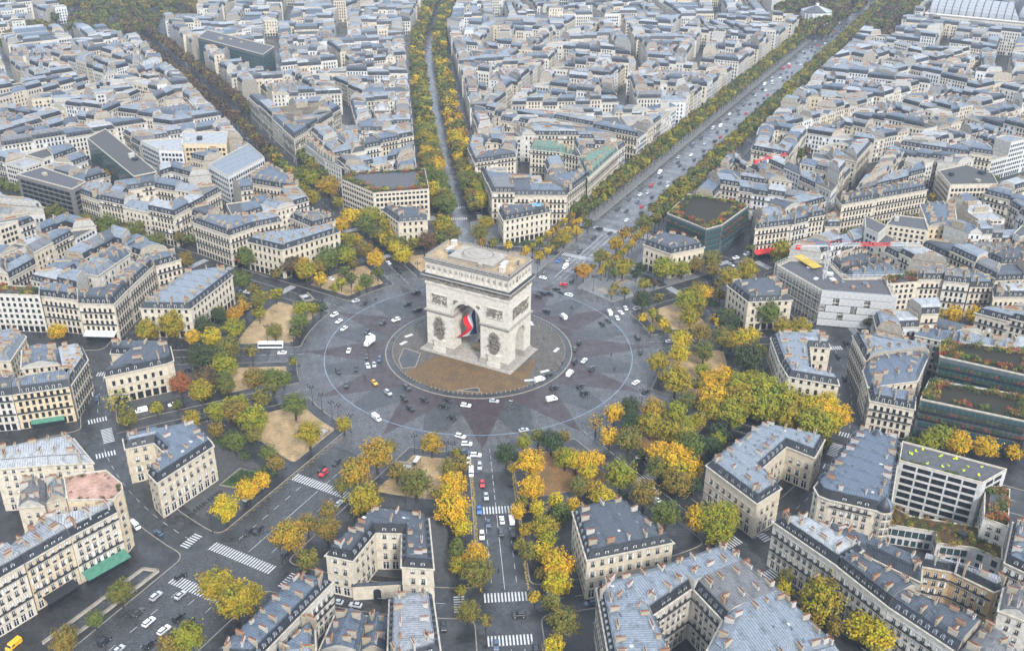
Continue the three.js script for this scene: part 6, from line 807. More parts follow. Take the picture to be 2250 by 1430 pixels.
for (const B of blocks) {
  const far = Math.hypot(mid(B)[0] - eye.x, mid(B)[1] - eye.z), h0 = rr(16.5, 20), tone = rnd();
  if (far < 900 && Math.hypot(...mid(B)) > 310) { paveFar.ring(B, 0, B, 0.13); paveFar.poly(B, 0.13); }
  const P = inset(B, 2.6); if (area(P) < 150) continue; const w = Math.abs(area(P)) / perim(P) * 2, dep = Math.min(rr(11.5, 13.5), w * 0.48), I = inset(P, dep), ok = area(I) > 60 && I.every((q) => inside(q[0], q[1], P));
  const addLot = (q0, party0, h, inner) => { const keep = q0.map((a, i) => { const b = q0[(i + 1) % q0.length]; return Math.hypot(a[0] - b[0], a[1] - b[1]) > 0.5; }), q = q0.filter((_, i) => keep[i]), party = party0 && party0.filter((_, i) => keep[i]); if (q.length < 3) return; if (Math.abs(area(q)) < 40 || blocked(q)) return; const c = mid(q); if (!inView(c[0], h, c[1], 0.05)) return; lots.push({ q: q.map(([a, b]) => [+a.toFixed(1), +b.toFixed(1)]), party, h, inner, d: distTo(c[0], h, c[1]), tone }); };
  if (!ok) { const c4 = chop(P, 330); c4.forEach((q) => { const par = partyOf(q, P); addLot(q, par.every((x) => x) ? null : par, h0 + rr(-1.5, 1.5)); }); continue; }
  P.forEach((a, i) => {
    const b = P[(i + 1) % P.length], ai = I[i], bi = I[(i + 1) % I.length], L = Math.hypot(a[0] - b[0], a[1] - b[1]), k = Math.max(1, Math.round(L / rr(10, 19))); let t0 = 0;
    for (let j = 0; j < k; j++) { const t1 = j === k - 1 ? 1 : (j + 1 + rr(-0.18, 0.18)) / k, F = (u, v, t) => [u[0] + (v[0] - u[0]) * t, u[1] + (v[1] - u[1]) * t]; addLot([F(a, b, t0), F(a, b, t1), F(ai, bi, t1), F(ai, bi, t0)], [false, true, false, true], h0 + rr(-3, 2.4) + (rnd() < 0.06 ? 5 : 0), false); t0 = t1; }
  });
  // wings in the court
  const Iw = Math.abs(area(I)) / perim(I) * 2; if (Iw > 7) { const J = inset(I, rr(3, 4.5)); if (area(J) > 70 && J.every((q) => inside(q[0], q[1], I))) { const e = J.map((_, i) => edgeOf(J, i)).reduce((x, y) => x.L > y.L ? x : y), n = e.t, v = J.map((q) => q[0] * n[0] + q[1] * n[1]), lo = Math.min(...v), hi = Math.max(...v), k = Math.max(1, Math.round((hi - lo) / 17)); for (let j = 0; j < k; j++) { const g = rr(0, 4); let q = clipLine(J, [n[0] * (lo + (hi - lo) * j / k), n[1] * (lo + (hi - lo) * j / k)], n, g * 0.5); q = clipLine(q, [n[0] * (lo + (hi - lo) * (j + 1) / k), n[1] * (lo + (hi - lo) * (j + 1) / k)], [-n[0], -n[1]], g * 0.5); if (q.length > 2 && rnd() < 0.9) addLot(orient(q), null, h0 - rr(0, 7), true); } } }
}
struct('pavement', paveFar.build(), M.pave);
lots.sort((a, b) => a.d - b.d);
const NEAR_LOTS = 300 - BUILDINGS.length;
class Sink { constructor() { this.m = new Map(); } add(k, m, g) { if (!g.n) return; if (!this.m.has(k)) this.m.set(k, [m, new Geo()]); const t = this.m.get(k)[1]; for (let i = 0; i < g.p.length; i++) t.p.push(g.p[i]); for (let i = 0; i < g.u.length; i++) t.u.push(g.u[i]); } }
const sink = new Sink(), TINTS = [0, 1, 1, 3, 4, 3, 9, 4, 6, 0, 3], TINTN = ['tan', 'cream', 'yellow', 'white', 'beige', '', 'grey', '', '', 'bright white'];
const SECT = ['right of the widest avenue', 'behind the tower crane', 'right of the scaffold', 'at lower right', 'at the bottom', 'at the bottom', 'at lower left', 'at the lower left edge', 'at the left edge', 'left of the brown tree avenue', 'between brown and green avenues', 'left of the widest avenue'];
const sectorOf = (x, z) => { const b = (bearing([x, z]) + 360 + 1.2) % 360 - 1.2; for (let i = 0; i < 12; i++) { const a = AVENUES[i][0], e = gap(i); if ((b >= a && b < e) || (b + 360 >= a && b + 360 < e) || (b - 360 >= a && b - 360 < e)) return i; } return 0; };
lots.forEach((l, k) => { l.style = l.inner ? pick(['gable', 'gable', 'flat', 'apt']) : l.party ? (rnd() < 0.14 ? (rnd() < 0.5 ? 'flat' : 'modern') : rnd() < 0.2 ? 'gable' : 'apt') : pick(['apt', 'modern', 'apt', 'gable']); if (l.style === 'flat' || l.style === 'modern') l.party = l.party ? l.party : null; l.tint = l.inner && rnd() < 0.4 ? 3 : l.style === 'modern' ? pick([3, 6, 9, 1]) : pick(TINTS); });
const nearLots = lots.slice(0, NEAR_LOTS), roofWord = { apt: 'mansard roofed', gable: 'zinc gabled', flat: 'flat roofed', modern: 'plain modern' };
for (const l of nearLots) { const c = mid(l.q); l.sx = screen(c[0], l.h, c[1])[0]; l.key = `${TINTN[l.tint]} ${roofWord[l.style]} ${l.inner ? 'courtyard building' : 'building'} ${SECT[sectorOf(...c)]}`; }
const byKey = {}; for (const l of nearLots) (byKey[l.key] ??= []).push(l); for (const k in byKey) byKey[k].sort((a, b) => a.sx - b.sx).forEach((l, i, all) => { l.label = all.length > 1 ? `${k}, ${ordinal(i)} from left` : k; });
for (const l of nearLots) building(['city_building', l.label, l.style, +l.h.toFixed(1), l.tint, l.q], { party: l.party ?? undefined, lot: true, near: false, group: 'houses of the surrounding blocks' });
for (const l of lots.slice(NEAR_LOTS)) building(['', '', l.style, +l.h.toFixed(1), l.tint, l.q], { party: l.party ?? undefined, lot: true, near: false, sink });
{ const R = root('distant_city'); tag(R, 'hazy mass of zinc roofed city houses reaching to the top of picture', 'city', null, 'stuff'); for (const [k, [m, g]] of sink.m) { const o = mesh(k.replace(/[^a-z].*$/, '') + '_surfaces', g.build(), m, R); o.userData.kind = 'stuff'; } }
console.log('blocks', blocks.length, 'lots', lots.length, 'near', nearLots.length, 'farthest thing', nearLots.length ? nearLots[nearLots.length - 1].d : 0);
// long exhibition palace with glass vaults, and a white rotunda, far off at the upper right
{
  const R = root('exhibition_palace', 190, 0, -950); tag(R, 'long exhibition palace with grey glass barrel roof and dome at upper right', 'building');
  mesh('wall', new Geo().box(0, 0, 0, 250, 17, 60).box(0, 17, 0, 252, 1, 62).build(), M.walls[3], R); mesh('column_row', (() => { const g = new Geo(); for (let k = -30; k <= 30; k++) g.box(k * 4, 2, 31, 1.2, 13, 1.2); return g.build(); })(), M.walls[3], R);
  const barrel = new Geo(), ribs = new Geo(), n = 12; for (let k = 0; k < n; k++) { const a = Math.PI * k / n, b = Math.PI * (k + 1) / n, P = (t, x) => [x, 18 + Math.sin(t) * 15, Math.cos(t) * 25]; barrel.quad(P(a, -122), P(b, -122), P(b, 122), P(a, 122)); for (let x = -122; x <= 122; x += 8) ribs.bar(P(a, x), P(b, x), 0.4); } mesh('glass_vault', barrel.build(), M.zinc[3], R); mesh('vault_ribs', ribs.build(), M.zinc[2], R);
  mesh('dome', new THREE.SphereGeometry(30, 24, 10, 0, Math.PI * 2, 0, Math.PI / 2).scale(1, 0.75, 1).translate(-10, 22, 0), M.zinc[3], R); mesh('dome_lantern', new THREE.CylinderGeometry(3, 4, 8, 10).translate(-10, 47, 0), M.zinc[2], R);
  const Q = root('rotunda', ROTUNDA[0], 0, ROTUNDA[1]); tag(Q, 'round white theatre with conical roof among trees beside the widest avenue', 'building'); mesh('wall', new THREE.CylinderGeometry(17, 17, 15, 28).translate(0, 7.5, 0), M.walls[9], Q); mesh('roof', new THREE.ConeGeometry(18, 6, 28).translate(0, 18, 0), M.zinc[3], Q); mesh('colonnade', (() => { const g = new Geo(); for (let k = 0; k < 24; k++) { const q = polar(k * 15, 17.4); g.box(q[0], 1, q[1], 1, 12, 1); } return g.build(); })(), M.walls[9], Q); mesh('lantern', new THREE.CylinderGeometry(2, 2.4, 3, 12).translate(0, 21.5, 0), M.walls[9], Q);
}
// ---------------------------------------------------------------- trees
function crownGeo(leaves, size, sparse = 0) { // unit crown about the origin: leaf sprays thinned by noise into ragged clumps with gaps
  const g = new Geo(), s0 = rnd() * 90, N = (x, y, z, f) => perlin.noise(x * f + s0, y * f + s0 * 0.7, z * f - s0);
  for (let k = 0, tries = 0; k < leaves && tries < leaves * 12; tries++) {
    const a = rnd() * 6.283, cy = rr(-1, 1), sy = Math.sqrt(1 - cy * cy), dx = Math.cos(a) * sy, dz = Math.sin(a) * sy, edge = 0.86 + 0.42 * N(dx, cy, dz, 1.7) + 0.26 * N(dx, cy, dz, 4.2) - (cy < -0.35 ? 0.25 * (-0.35 - cy) : 0), r = edge * Math.pow(rnd(), 0.4), x = dx * r, y = cy * r, z = dz * r;
    if (N(x, y, z, 3.1) + 0.6 * N(x, y, z, 6.5) < (sparse ? 0.14 : -0.06) && rnd() < 0.9) continue; k++;
    const n = V(dx + rr(-0.9, 0.9), cy + rr(-0.2, 1), dz + rr(-0.9, 0.9)).normalize(), t = n.clone().cross(V(rr(-1, 1), rr(-1, 1), rr(-1, 1))).normalize(), b = n.clone().cross(t), s = size * rr(0.55, 1.3);
    const q = (i, j) => [x + t.x * i + b.x * j, y + t.y * i + b.y * j, z + t.z * i + b.z * j]; g.quad(q(-s, -s * 0.6), q(s * 0.3, -s), q(s, s * 0.5), q(-s * 0.4, s));
    const w = N(x, y, z, 2.2), v = rr(0.6, 1.25), hue = rr(-0.16, 0.16) + w * 0.35; for (let i = 0; i < 6; i++) g.c.push(v * (1 + hue), v, v * (1 - hue));
  }
  return g.build();
}
const CROWN = { small: [0, 1, 2, 3].map(() => crownGeo(1400, 0.066)), big: [0, 1, 2, 3].map(() => crownGeo(4200, 0.043)), sparse: [0, 1].map(() => crownGeo(300, 0.075, 1)), far: [0, 1].map(() => crownGeo(300, 0.16)) };
const trunkGeo = (n) => { const g = new Geo(), limb = (a, b, r0, r1, k = 6) => { const d = V(...b).sub(V(...a)).normalize(), x = d.clone().cross(Math.abs(d.y) > 0.9 ? V(1, 0, 0) : V(0, 1, 0)).normalize(), z = d.clone().cross(x); for (let i = 0; i < k; i++) { const t = 6.2832 * i / k, u = 6.2832 * (i + 1) / k, q = (o, an, r) => [o[0] + (x.x * Math.cos(an) + z.x * Math.sin(an)) * r, o[1] + (x.y * Math.cos(an) + z.y * Math.sin(an)) * r, o[2] + (x.z * Math.cos(an) + z.z * Math.sin(an)) * r]; g.quad(q(a, u, r0), q(a, t, r0), q(b, t, r1), q(b, u, r1)); } };
  limb([0, 0, 0], [0.03, 0.5, 0.02], 0.05, 0.036); limb([0.03, 0.5, 0.02], [0, 0.82, 0], 0.036, 0.015); for (let k = 0; k < n; k++) { const a = k * 2.4, y = 0.42 + 0.3 * k / n, r = rr(0.18, 0.32), m = [Math.cos(a) * r * 0.6, y + 0.12, Math.sin(a) * r * 0.6], e = [Math.cos(a + 0.2) * r, y + rr(0.18, 0.3), Math.sin(a + 0.2) * r]; limb([0.02, y, 0.01], m, 0.022, 0.014, 5); limb(m, e, 0.014, 0.005, 4); limb(m, [m[0] * 1.2, e[1] + 0.04, m[2] * 0.5], 0.01, 0.004, 4); } return g.build(); };
const TRUNK = [trunkGeo(6), trunkGeo(9)];
const LEAFC = { y: [0.44, 0.3, 0.006], l: [0.225, 0.2, 0.008], g: [0.1, 0.114, 0.016], d: [0.036, 0.055, 0.016], o: [0.33, 0.19, 0.011], m: [0.16, 0.128, 0.018], b: [0.1, 0.06, 0.026], r: [0.22, 0.08, 0.02], s: [0.22, 0.175, 0.03] };
const LEAFN = { y: 'golden yellow', l: 'yellow green', g: 'olive green', d: 'dark green', o: 'orange gold', m: 'thin brownish olive', b: 'dark brown', r: 'rust red', s: 'nearly bare' };
const leafM = Object.fromEntries(Object.entries(LEAFC).map(([k, c]) => [k, [0, 1].map((v) => new THREE.MeshStandardMaterial({ color: lin(c[0] * (v ? 1.12 : 0.9), c[1] * (v ? 1 : 1.02), c[2]), vertexColors: true, roughness: 0.9, side: THREE.DoubleSide }))]));
const all = []; for (const [x, z, d, c] of TREES) { // the widest crowns are clumps of several trees
  const put = (X, Z, D, C) => all.push({ x: X, z: Z, d: D, c: C, h: 1.12 * D + 1.6 + rr(-0.5, 0.8) });
  if (d < 14) put(x, z, d, c); else { const k = d > 19 ? 5 : 3; put(x, z, d * 0.6, c); for (let i = 0; i < k; i++) { const a = i * 6.283 / k + 0.6; put(x + Math.sin(a) * d * 0.33, z + Math.cos(a) * d * 0.33, d * rr(0.46, 0.58), rnd() < 0.6 ? c : pick(['l', 'g', 'y'])); } }
}
for (const [i, n, cols] of [[2, 12, ['l', 'l', 'g', 'y']], [3, 18, ['l', 'g', 'l', 'g', 'y']], [4, 10, ['l', 'y', 'm', 'g']], [6, 8, ['l', 'g', 'm', 'g']], [7, 14, ['l', 'g', 'm', 'g']], [8, 14, ['l', 'g', 'm', 'd']], [1, 8, ['g', 'l', 'm']], [9, 6, ['g', 'l', 'm']], [10, 6, ['g', 'l']]]) for (let k = 0; k < n; k++) { const a = AVENUES[i][0], e = gap(i), q = polar(a + (e - a) * rr(0.16, 0.84), rnd() < 0.22 ? rr(90, 118) : rr(119, 136)), D = rr(6, 10.5); if (SURVEY.some((s) => inside(q[0], q[1], inset(orient(s), -3)))) continue; all.push({ x: q[0], z: q[1], d: D, c: pick(cols), h: D * 1.12 + 2, row: 1 }); }
const row = (deg, off, R0, R1, step, d, cols, x0 = 0) => { for (let R = R0; R < R1; R += step * rr(0.85, 1.15)) { const v = dirOf(deg), n = [-v[1], v[0]], D = d * rr(0.8, 1.15); all.push({ x: v[0] * R + n[0] * (off + rr(-0.7, 0.7)) + x0, z: v[1] * R + n[1] * (off + rr(-0.7, 0.7)), d: D, h: D * 1.15 + 3, c: pick(cols), row: 1 }); } };
const lineRow = (l, off, s0, s1, step, d, cols) => { let acc = 0, next = s0; for (let i = 0; i + 1 < l.length; i++) { const [a, b] = [l[i], l[i + 1]], L = Math.hypot(b[0] - a[0], b[1] - a[1]), t = [(b[0] - a[0]) / L, (b[1] - a[1]) / L]; while (next < acc + L && next < s1) { const u = next - acc, D = d * rr(0.8, 1.2); all.push({ x: a[0] + t[0] * u - t[1] * (off + rr(-1, 1)), z: a[1] + t[1] * u + t[0] * (off + rr(-1, 1)), d: D, h: D * 1.15 + 3, c: typeof cols === 'function' ? cols(next) : pick(cols), row: 1 }); next += step * rr(0.85, 1.15); } acc += L; } };
for (const o of [-8.5, 8.5]) for (const e of [0, 6]) lineRow(LINES[0][0], o + Math.sign(o) * e, 30 + e, 1200, 7.0, 9.5, (s) => s > 150 && s < 260 && o > 0 ? pick(['o', 'o', 'y', 'g']) : pick(['g', 'g', 'l', 'm', 'y']));
for (const o of [-9.5, 9.5]) lineRow(LINES[1][0], o, 150, 760, 6.2, 9, (s) => s < 200 ? pick(['l', 'g', 'o']) : pick(['b', 'b', 'b', 'm']));
for (const [o, x0] of [[-21, 0], [-28, 0], [15.5, 0], [23, 0]]) row(-1.2, o, Math.abs(o) < 18 ? 200 : 175, 1200, 7.4, 7.6, ['g', 'g', 'l', 'm', 'g', 'm', 'l'], x0);
for (const [o] of [[-20], [-27], [15], [22]]) row(-1.2, o, 100, 172, 6.5, 5, ['y', 'l', 'm', 'o']);
for (const o of [-11, 11]) { row(29, o, 190, 420, 8, 7, ['l', 'g', 'y']); row(272.5, o, 200, 420, 8, 8, ['g', 'm', 'g']); }
const good = []; for (const t of all) { if (!inView(t.x, t.h * 0.6, t.z, 0.04)) continue; if (t.row && good.some((q) => Math.hypot(q.x - t.x, q.z - t.z) < (q.row ? 0.3 : 0.36) * (q.d + t.d))) continue; if (Math.abs(t.x) < 24 && Math.abs(t.z) < 14) continue; if (t.row && SURVEY.some((s) => inside(t.x, t.z, s))) continue; t.s = t.d / distTo(t.x, 5, t.z); good.push(t); }
good.sort((a, b) => b.s - a.s);
const PLACE = ['the widest avenue corner', 'the pale right sand garden', 'the right curved mansion garden', 'the lower right leafy garden', 'the bottom right leafy garden', 'the bottom sand garden', 'the lower left sand garden', 'the left square sand garden', 'the left round sand garden', 'the upper left sand garden', 'the garden left of the arch', 'the garden behind the arch'];
const nearTrees = good.slice(0, 300);
const groups = {}; for (const t of nearTrees) { const R = Math.hypot(t.x, t.z), s = sectorOf(t.x, t.z), onAv = AVENUES.findIndex(([b, h]) => Math.abs(((bearing([t.x, t.z]) - b + 540 + 360) % 360) - 180) < Math.asin(Math.min(1, 14 / R)) * 57.3); t.place = R < 126 ? `in ${PLACE[s]}` : R < 172 ? `outside ${PLACE[s]}` : `beyond ${PLACE[s]}`; t.key = `${t.d > 11 ? 'large ' : t.d < 5.5 ? 'small ' : ''}${LEAFN[t.c]} tree ${t.place}`; t.sx = screen(t.x, 5, t.z)[0]; (groups[t.key] ??= []).push(t); }
for (const k in groups) groups[k].sort((a, b) => a.sx - b.sx).forEach((t, i, a) => { t.label = a.length > 1 ? `${k}, ${ordinal(i)} from left` : k; });
for (const t of nearTrees) {
  const R = root('street_tree', t.x, 0.14, t.z, rnd() * 6.28); tag(R, t.label, 'tree', 'trees round the circle'); const sp = t.c === 's', set = sp ? CROWN.sparse : t.d > 7.5 ? CROWN.big : CROWN.small;
  const tr = mesh('trunk', TRUNK[sp || t.d > 9 ? 1 : 0], M.bark, R), h = t.h; tr.scale.set(Math.max(4.5, h * 0.8), h, Math.max(4.5, h * 0.8));
  const c = mesh('crown', pick(set), leafM[t.c][rnd() < 0.5 ? 0 : 1], R); c.scale.set(t.d * rr(0.56, 0.66), t.d * rr(0.54, 0.64), t.d * rr(0.56, 0.66)); c.position.y = h - t.d * 0.5; c.rotation.y = rnd() * 6.28;
}
{ // avenue trees too far off to tell apart, and the far parks
  const rest = good.slice(300).map((t) => ({ ...t }));
  const parkC = ['b', 'b', 'm', 'g', 'm', 'b', 'o']; for (const [k, p] of PARKS.entries()) { const xs = p.map((q) => q[0]), zs = p.map((q) => q[1]), n = Math.abs(area(p)) / 60; for (let i = 0; i < n; i++) { const x = rr(Math.min(...xs), Math.max(...xs)), z = rr(Math.min(...zs), Math.max(...zs)); if (inside(x, z, p) && inView(x, 8, z, 0.05) && Math.hypot(x - ROTUNDA[0], z - ROTUNDA[1]) > 22 && Math.abs(x + 5 + 0.02 * z * 0) > 14) { const d = rr(7, 13); rest.push({ x, z, d, h: d * 1.1 + 3, c: k ? pick(['b', 'm', 'b', 'g']) : pick(['m', 'g', 'g', 'b', 'm']) }); } } }
  for (const l of blocks) { if (rnd() < 0.3) { const c = mid(l); if (inView(c[0], 5, c[1]) && Math.hypot(...c) > 320) for (let k = 0; k < 3; k++) { const d = rr(4, 8); rest.push({ x: c[0] + rr(-6, 6), z: c[1] + rr(-6, 6), d, h: d + rr(3, 9), c: pick(['m', 'g', 'b', 'o']) }); } } }
  const S = root('distant_trees'); tag(S, 'autumn trees of the far avenues and parks merging into one mass', 'trees', null, 'stuff');
  const white = new THREE.MeshStandardMaterial({ color: 0xffffff, vertexColors: true, roughness: 0.9, side: THREE.DoubleSide }), m4 = new THREE.Matrix4(), q = new THREE.Quaternion();
  for (const v of [0, 1]) { const list = rest.filter((_, i) => i % 2 === v), im = new THREE.InstancedMesh(CROWN.far[v], white, list.length); im.name = 'crowns'; im.userData.kind = 'stuff'; list.forEach((t, i) => { const c = LEAFC[t.c], k = rr(0.55, 0.95); q.setFromAxisAngle(V(0, 1, 0), rnd() * 6.28); m4.compose(V(t.x, t.h - t.d * 0.47, t.z), q, V(t.d * 0.54, t.d * 0.5, t.d * 0.54)); im.setMatrixAt(i, m4); im.setColorAt(i, lin(c[0] * k, c[1] * k, c[2] * k)); }); S.add(im); }
  const tm = new THREE.InstancedMesh(TRUNK[0], M.bark, rest.length); tm.name = 'trunks'; tm.userData.kind = 'stuff'; rest.forEach((t, i) => { m4.compose(V(t.x, 0, t.z), q.identity(), V(5, t.h, 5)); tm.setMatrixAt(i, m4); }); S.add(tm);
  console.log('trees', good.length, 'rest', rest.length);
}
// hedges and shrubs in the mansion gardens
{ const spots = []; for (let i = 0; i < 12; i++) { const a = AVENUES[i][0], e = gap(i); for (let k = 0; k < 16; k++) { const q = polar(a + (e - a) * rr(0.22, 0.78), rr(128, 133)); if (!SURVEY.some((s) => inside(q[0], q[1], s)) && inView(q[0], 1, q[1])) spots.push(q); } }
  spots.push(...[[1370, 165], [1440, 130], [1490, 185], [1440, 225], [1400, 200]].map(([x, y], k) => [-26 + k * 1.6, 134 - (k % 2) * 3]));
  spots.forEach(([x, z], i) => { const R = mesh('garden_shrub', shrubGeo, shrubM[[0, 4, 0, 1][i % 4]]); R.position.set(x, 0.1, z); R.scale.set(rr(1.4, 2.6), rr(1.6, 2.6), rr(1.4, 2.6)); R.rotation.y = rnd() * 6; tag(R, 'dark green shrub in the gardens round the mansions', 'shrub', 'garden shrubs'); }); }
// ---------------------------------------------------------------- vehicles (local +x is forward)
const extr = (pts, w, bev = 0.07) => { const s = new THREE.Shape(pts.map(([x, y]) => new THREE.Vector2(x, y))); const g = new THREE.ExtrudeGeometry(s, { depth: w - 2 * bev, bevelEnabled: true, bevelSize: bev, bevelThickness: bev, bevelSegments: 1, steps: 1 }); g.translate(0, 0, -(w - 2 * bev) / 2); return g.toNonIndexed(); };
const plainG = (g) => { const n = g.index ? g.toNonIndexed() : g; n.clearGroups(); return n; };
const hull = (b, t) => { // frustum between two rectangles [x0, x1, halfwidth, y]
  const g = new Geo(), B = [[b[0], b[3], b[2]], [b[1], b[3], b[2]], [b[1], b[3], -b[2]], [b[0], b[3], -b[2]]], T = [[t[0], t[3], t[2]], [t[1], t[3], t[2]], [t[1], t[3], -t[2]], [t[0], t[3], -t[2]]]; for (let i = 0; i < 4; i++) { const j = (i + 1) % 4; g.quad(B[i], B[j], T[j], T[i]); } g.quad(T[0], T[1], T[2], T[3]); return g; };
const wheelG = (() => { const t = new THREE.CylinderGeometry(0.33, 0.33, 0.22, 12).rotateX(Math.PI / 2), r = new THREE.CylinderGeometry(0.19, 0.19, 0.24, 8).rotateX(Math.PI / 2), a = plainG(t), b = plainG(r), g = mergeGeometries([a, b]); g.addGroup(0, a.attributes.position.count, 0); g.addGroup(a.attributes.position.count, b.attributes.position.count, 1); return g; })();
const CARG = {
  c: { body: mergeGeometries([plainG(extr([[-2.08, 0.34], [2.1, 0.34], [2.14, 0.62], [1.95, 0.8], [0.85, 0.95], [-1.8, 1.0], [-2.1, 0.86]], 1.78)), hull([-1.3, 0.25, 0.62, 1.4], [-1.2, 0.1, 0.56, 1.47]).build()]), glass: hull([-1.82, 1.0, 0.8, 0.96], [-1.28, 0.24, 0.63, 1.42]).build(), wx: 1.32, L: 4.2 },
  s: { body: mergeGeometries([plainG(extr([[-2.2, 0.4], [2.2, 0.4], [2.25, 0.8], [2.05, 0.98], [1.0, 1.08], [-2.1, 1.12], [-2.25, 0.9]], 1.86)), hull([-1.95, 0.3, 0.68, 1.62], [-1.85, 0.15, 0.62, 1.7]).build()]), glass: hull([-2.15, 1.1, 0.85, 1.08], [-1.93, 0.29, 0.69, 1.64]).build(), wx: 1.4, L: 4.5 },
  v: { body: mergeGeometries([plainG(extr([[-2.5, 0.38], [2.5, 0.38], [2.55, 0.8], [2.35, 1.12], [1.75, 1.3], [1.2, 2.0], [-2.4, 2.05], [-2.55, 1.7]], 1.95, 0.12))]), glass: mergeGeometries([hull([1.3, 2.3, 0.92, 1.16], [1.05, 1.62, 0.86, 1.72]).build(), new Geo().box(0.75, 1.2, 0, 0.9, 0.55, 2.0).build()]), wx: 1.65, L: 5 },
  t: { body: mergeGeometries([plainG(extr([[-3.6, 0.7], [1.6, 0.7], [1.6, 3.2], [-3.6, 3.2]], 2.35)), plainG(extr([[1.8, 0.5], [3.5, 0.5], [3.6, 1.3], [3.2, 2.3], [1.8, 2.4]], 2.1))]), glass: mergeGeometries([hull([2.6, 3.56, 0.9, 1.4], [2.5, 3.26, 0.85, 2.2]).build(), new Geo().box(2.5, 1.5, 0, 0.8, 0.6, 2.15).build()]), wx: 2.4, L: 7.2 },
  B: { body: plainG(extr([[-5.9, 0.4], [5.9, 0.4], [6, 1.2], [5.8, 3.0], [-5.95, 3.05], [-6, 1.2]], 2.5)), glass: new Geo().box(0, 1.35, 0, 11.4, 1.1, 2.53).box(5.86, 1.3, 0, 0.22, 1.3, 2.2).build(), wx: 3.6, L: 12 },
};
const PAINT = { k: [0.015, 0.016, 0.02], n: [0.045, 0.055, 0.06], w: [0.78, 0.78, 0.78], s: [0.42, 0.43, 0.45], u: [0.06, 0.09, 0.14], r: [0.5, 0.02, 0.03], b: [0.03, 0.14, 0.5], y: [0.75, 0.4, 0.02] }, PAINTN = { k: 'black', n: 'dark grey', w: 'white', s: 'silver', u: 'slate blue', r: 'red', b: 'bright blue', y: 'yellow' };
const paintM = Object.fromEntries(Object.entries(PAINT).map(([k, c]) => [k, new THREE.MeshPhysicalMaterial({ color: lin(...c), roughness: 0.4, clearcoat: 0.7, clearcoatRoughness: 0.12 })]));
const lampM = mat(lin(0.75, 0.75, 0.7), null, { roughness: 0.3 }), tailM = mat(lin(0.4, 0.01, 0.01), null, { roughness: 0.4 }), lampG = new Geo().box(0, 0, 0, 0.1, 0.16, 0.34, 0, true).build();
const KINDN = { c: 'car', s: 'sport utility car', v: 'van', t: 'box truck', B: 'bus', m: 'motorbike' };
// one smooth body from joints and radii
function figure(bones, tints, res = 46) {
  const mc = new MarchingCubes(res, new THREE.MeshBasicMaterial(), false, false, 30000); mc.isolation = 0; const h = res / 2;
  for (let z = 0; z < res; z++) for (let y = 0; y < res; y++) for (let x = 0; x < res; x++) { const P = [(x - h) / h, (y - h) / h, (z - h) / h]; let d = 9; for (const [a, b, r0, r1] of bones) { const ab = b.map((v, i) => v - a[i]), ap = P.map((v, i) => v - a[i]), l = ab[0] ** 2 + ab[1] ** 2 + ab[2] ** 2 || 1e-6, t = Math.max(0, Math.min(1, (ap[0] * ab[0] + ap[1] * ab[1] + ap[2] * ab[2]) / l)), q = Math.hypot(ap[0] - ab[0] * t, ap[1] - ab[1] * t, ap[2] - ab[2] * t) - (r0 + (r1 - r0) * t), k = 0.03, m = Math.max(0, Math.min(1, 0.5 + (d - q) / (2 * k))); d = d * (1 - m) + q * m - k * m * (1 - m); } mc.field[res * res * z + res * y + x] = -d; }
  mc.update(); const n = mc.count, g = new THREE.BufferGeometry(), p = mc.positionArray.slice(0, n * 3), c = new Float32Array(n * 3); for (let i = 0; i < n; i++) { const y = p[i * 3 + 1], t = y > 0.7 ? tints[2] : y > tints[3] ? tints[1] : tints[0]; c.set(t, i * 3); } g.setAttribute('position', new THREE.BufferAttribute(p, 3)); g.setAttribute('normal', new THREE.BufferAttribute(mc.normalArray.slice(0, n * 3), 3)); g.setAttribute('color', new THREE.BufferAttribute(c, 3)); return g;
}
const standing = [[[0, 0.86, 0], [0, 0.8, 0.02], 0.085, 0.075], [[0, 0.72, 0], [0, 0.66, 0], 0.05, 0.06], [[0, 0.58, 0], [0, 0.12, 0], 0.15, 0.13], [[-0.12, 0.6, 0], [0.12, 0.6, 0], 0.09, 0.09], [[-0.18, 0.58, 0], [-0.24, 0.25, 0.03], 0.065, 0.05], [[-0.24, 0.25, 0.03], [-0.22, -0.02, 0.1], 0.05, 0.038], [[0.18, 0.58, 0], [0.24, 0.25, -0.02], 0.065, 0.05], [[0.24, 0.25, -0.02], [0.24, -0.02, 0.06], 0.05, 0.038], [[-0.08, 0.05, 0], [-0.1, -0.42, 0.06], 0.105, 0.075], [[-0.1, -0.42, 0.06], [-0.1, -0.9, 0.0], 0.07, 0.05], [[-0.1, -0.92, 0], [-0.1, -0.94, 0.12], 0.045, 0.04], [[0.08, 0.05, 0], [0.1, -0.42, -0.03], 0.105, 0.075], [[0.1, -0.42, -0.03], [0.1, -0.9, -0.12], 0.07, 0.05], [[0.1, -0.92, -0.12], [0.1, -0.94, 0], 0.045, 0.04]];
const PEOPLEG = [[[0.03, 0.03, 0.05], [0.04, 0.04, 0.05], [0.35, 0.2, 0.13], 0.05], [[0.05, 0.06, 0.12], [0.4, 0.04, 0.04], [0.4, 0.25, 0.17], 0.05], [[0.04, 0.04, 0.04], [0.1, 0.14, 0.22], [0.1, 0.06, 0.04], 0.0]].map((t) => figure(standing, t));
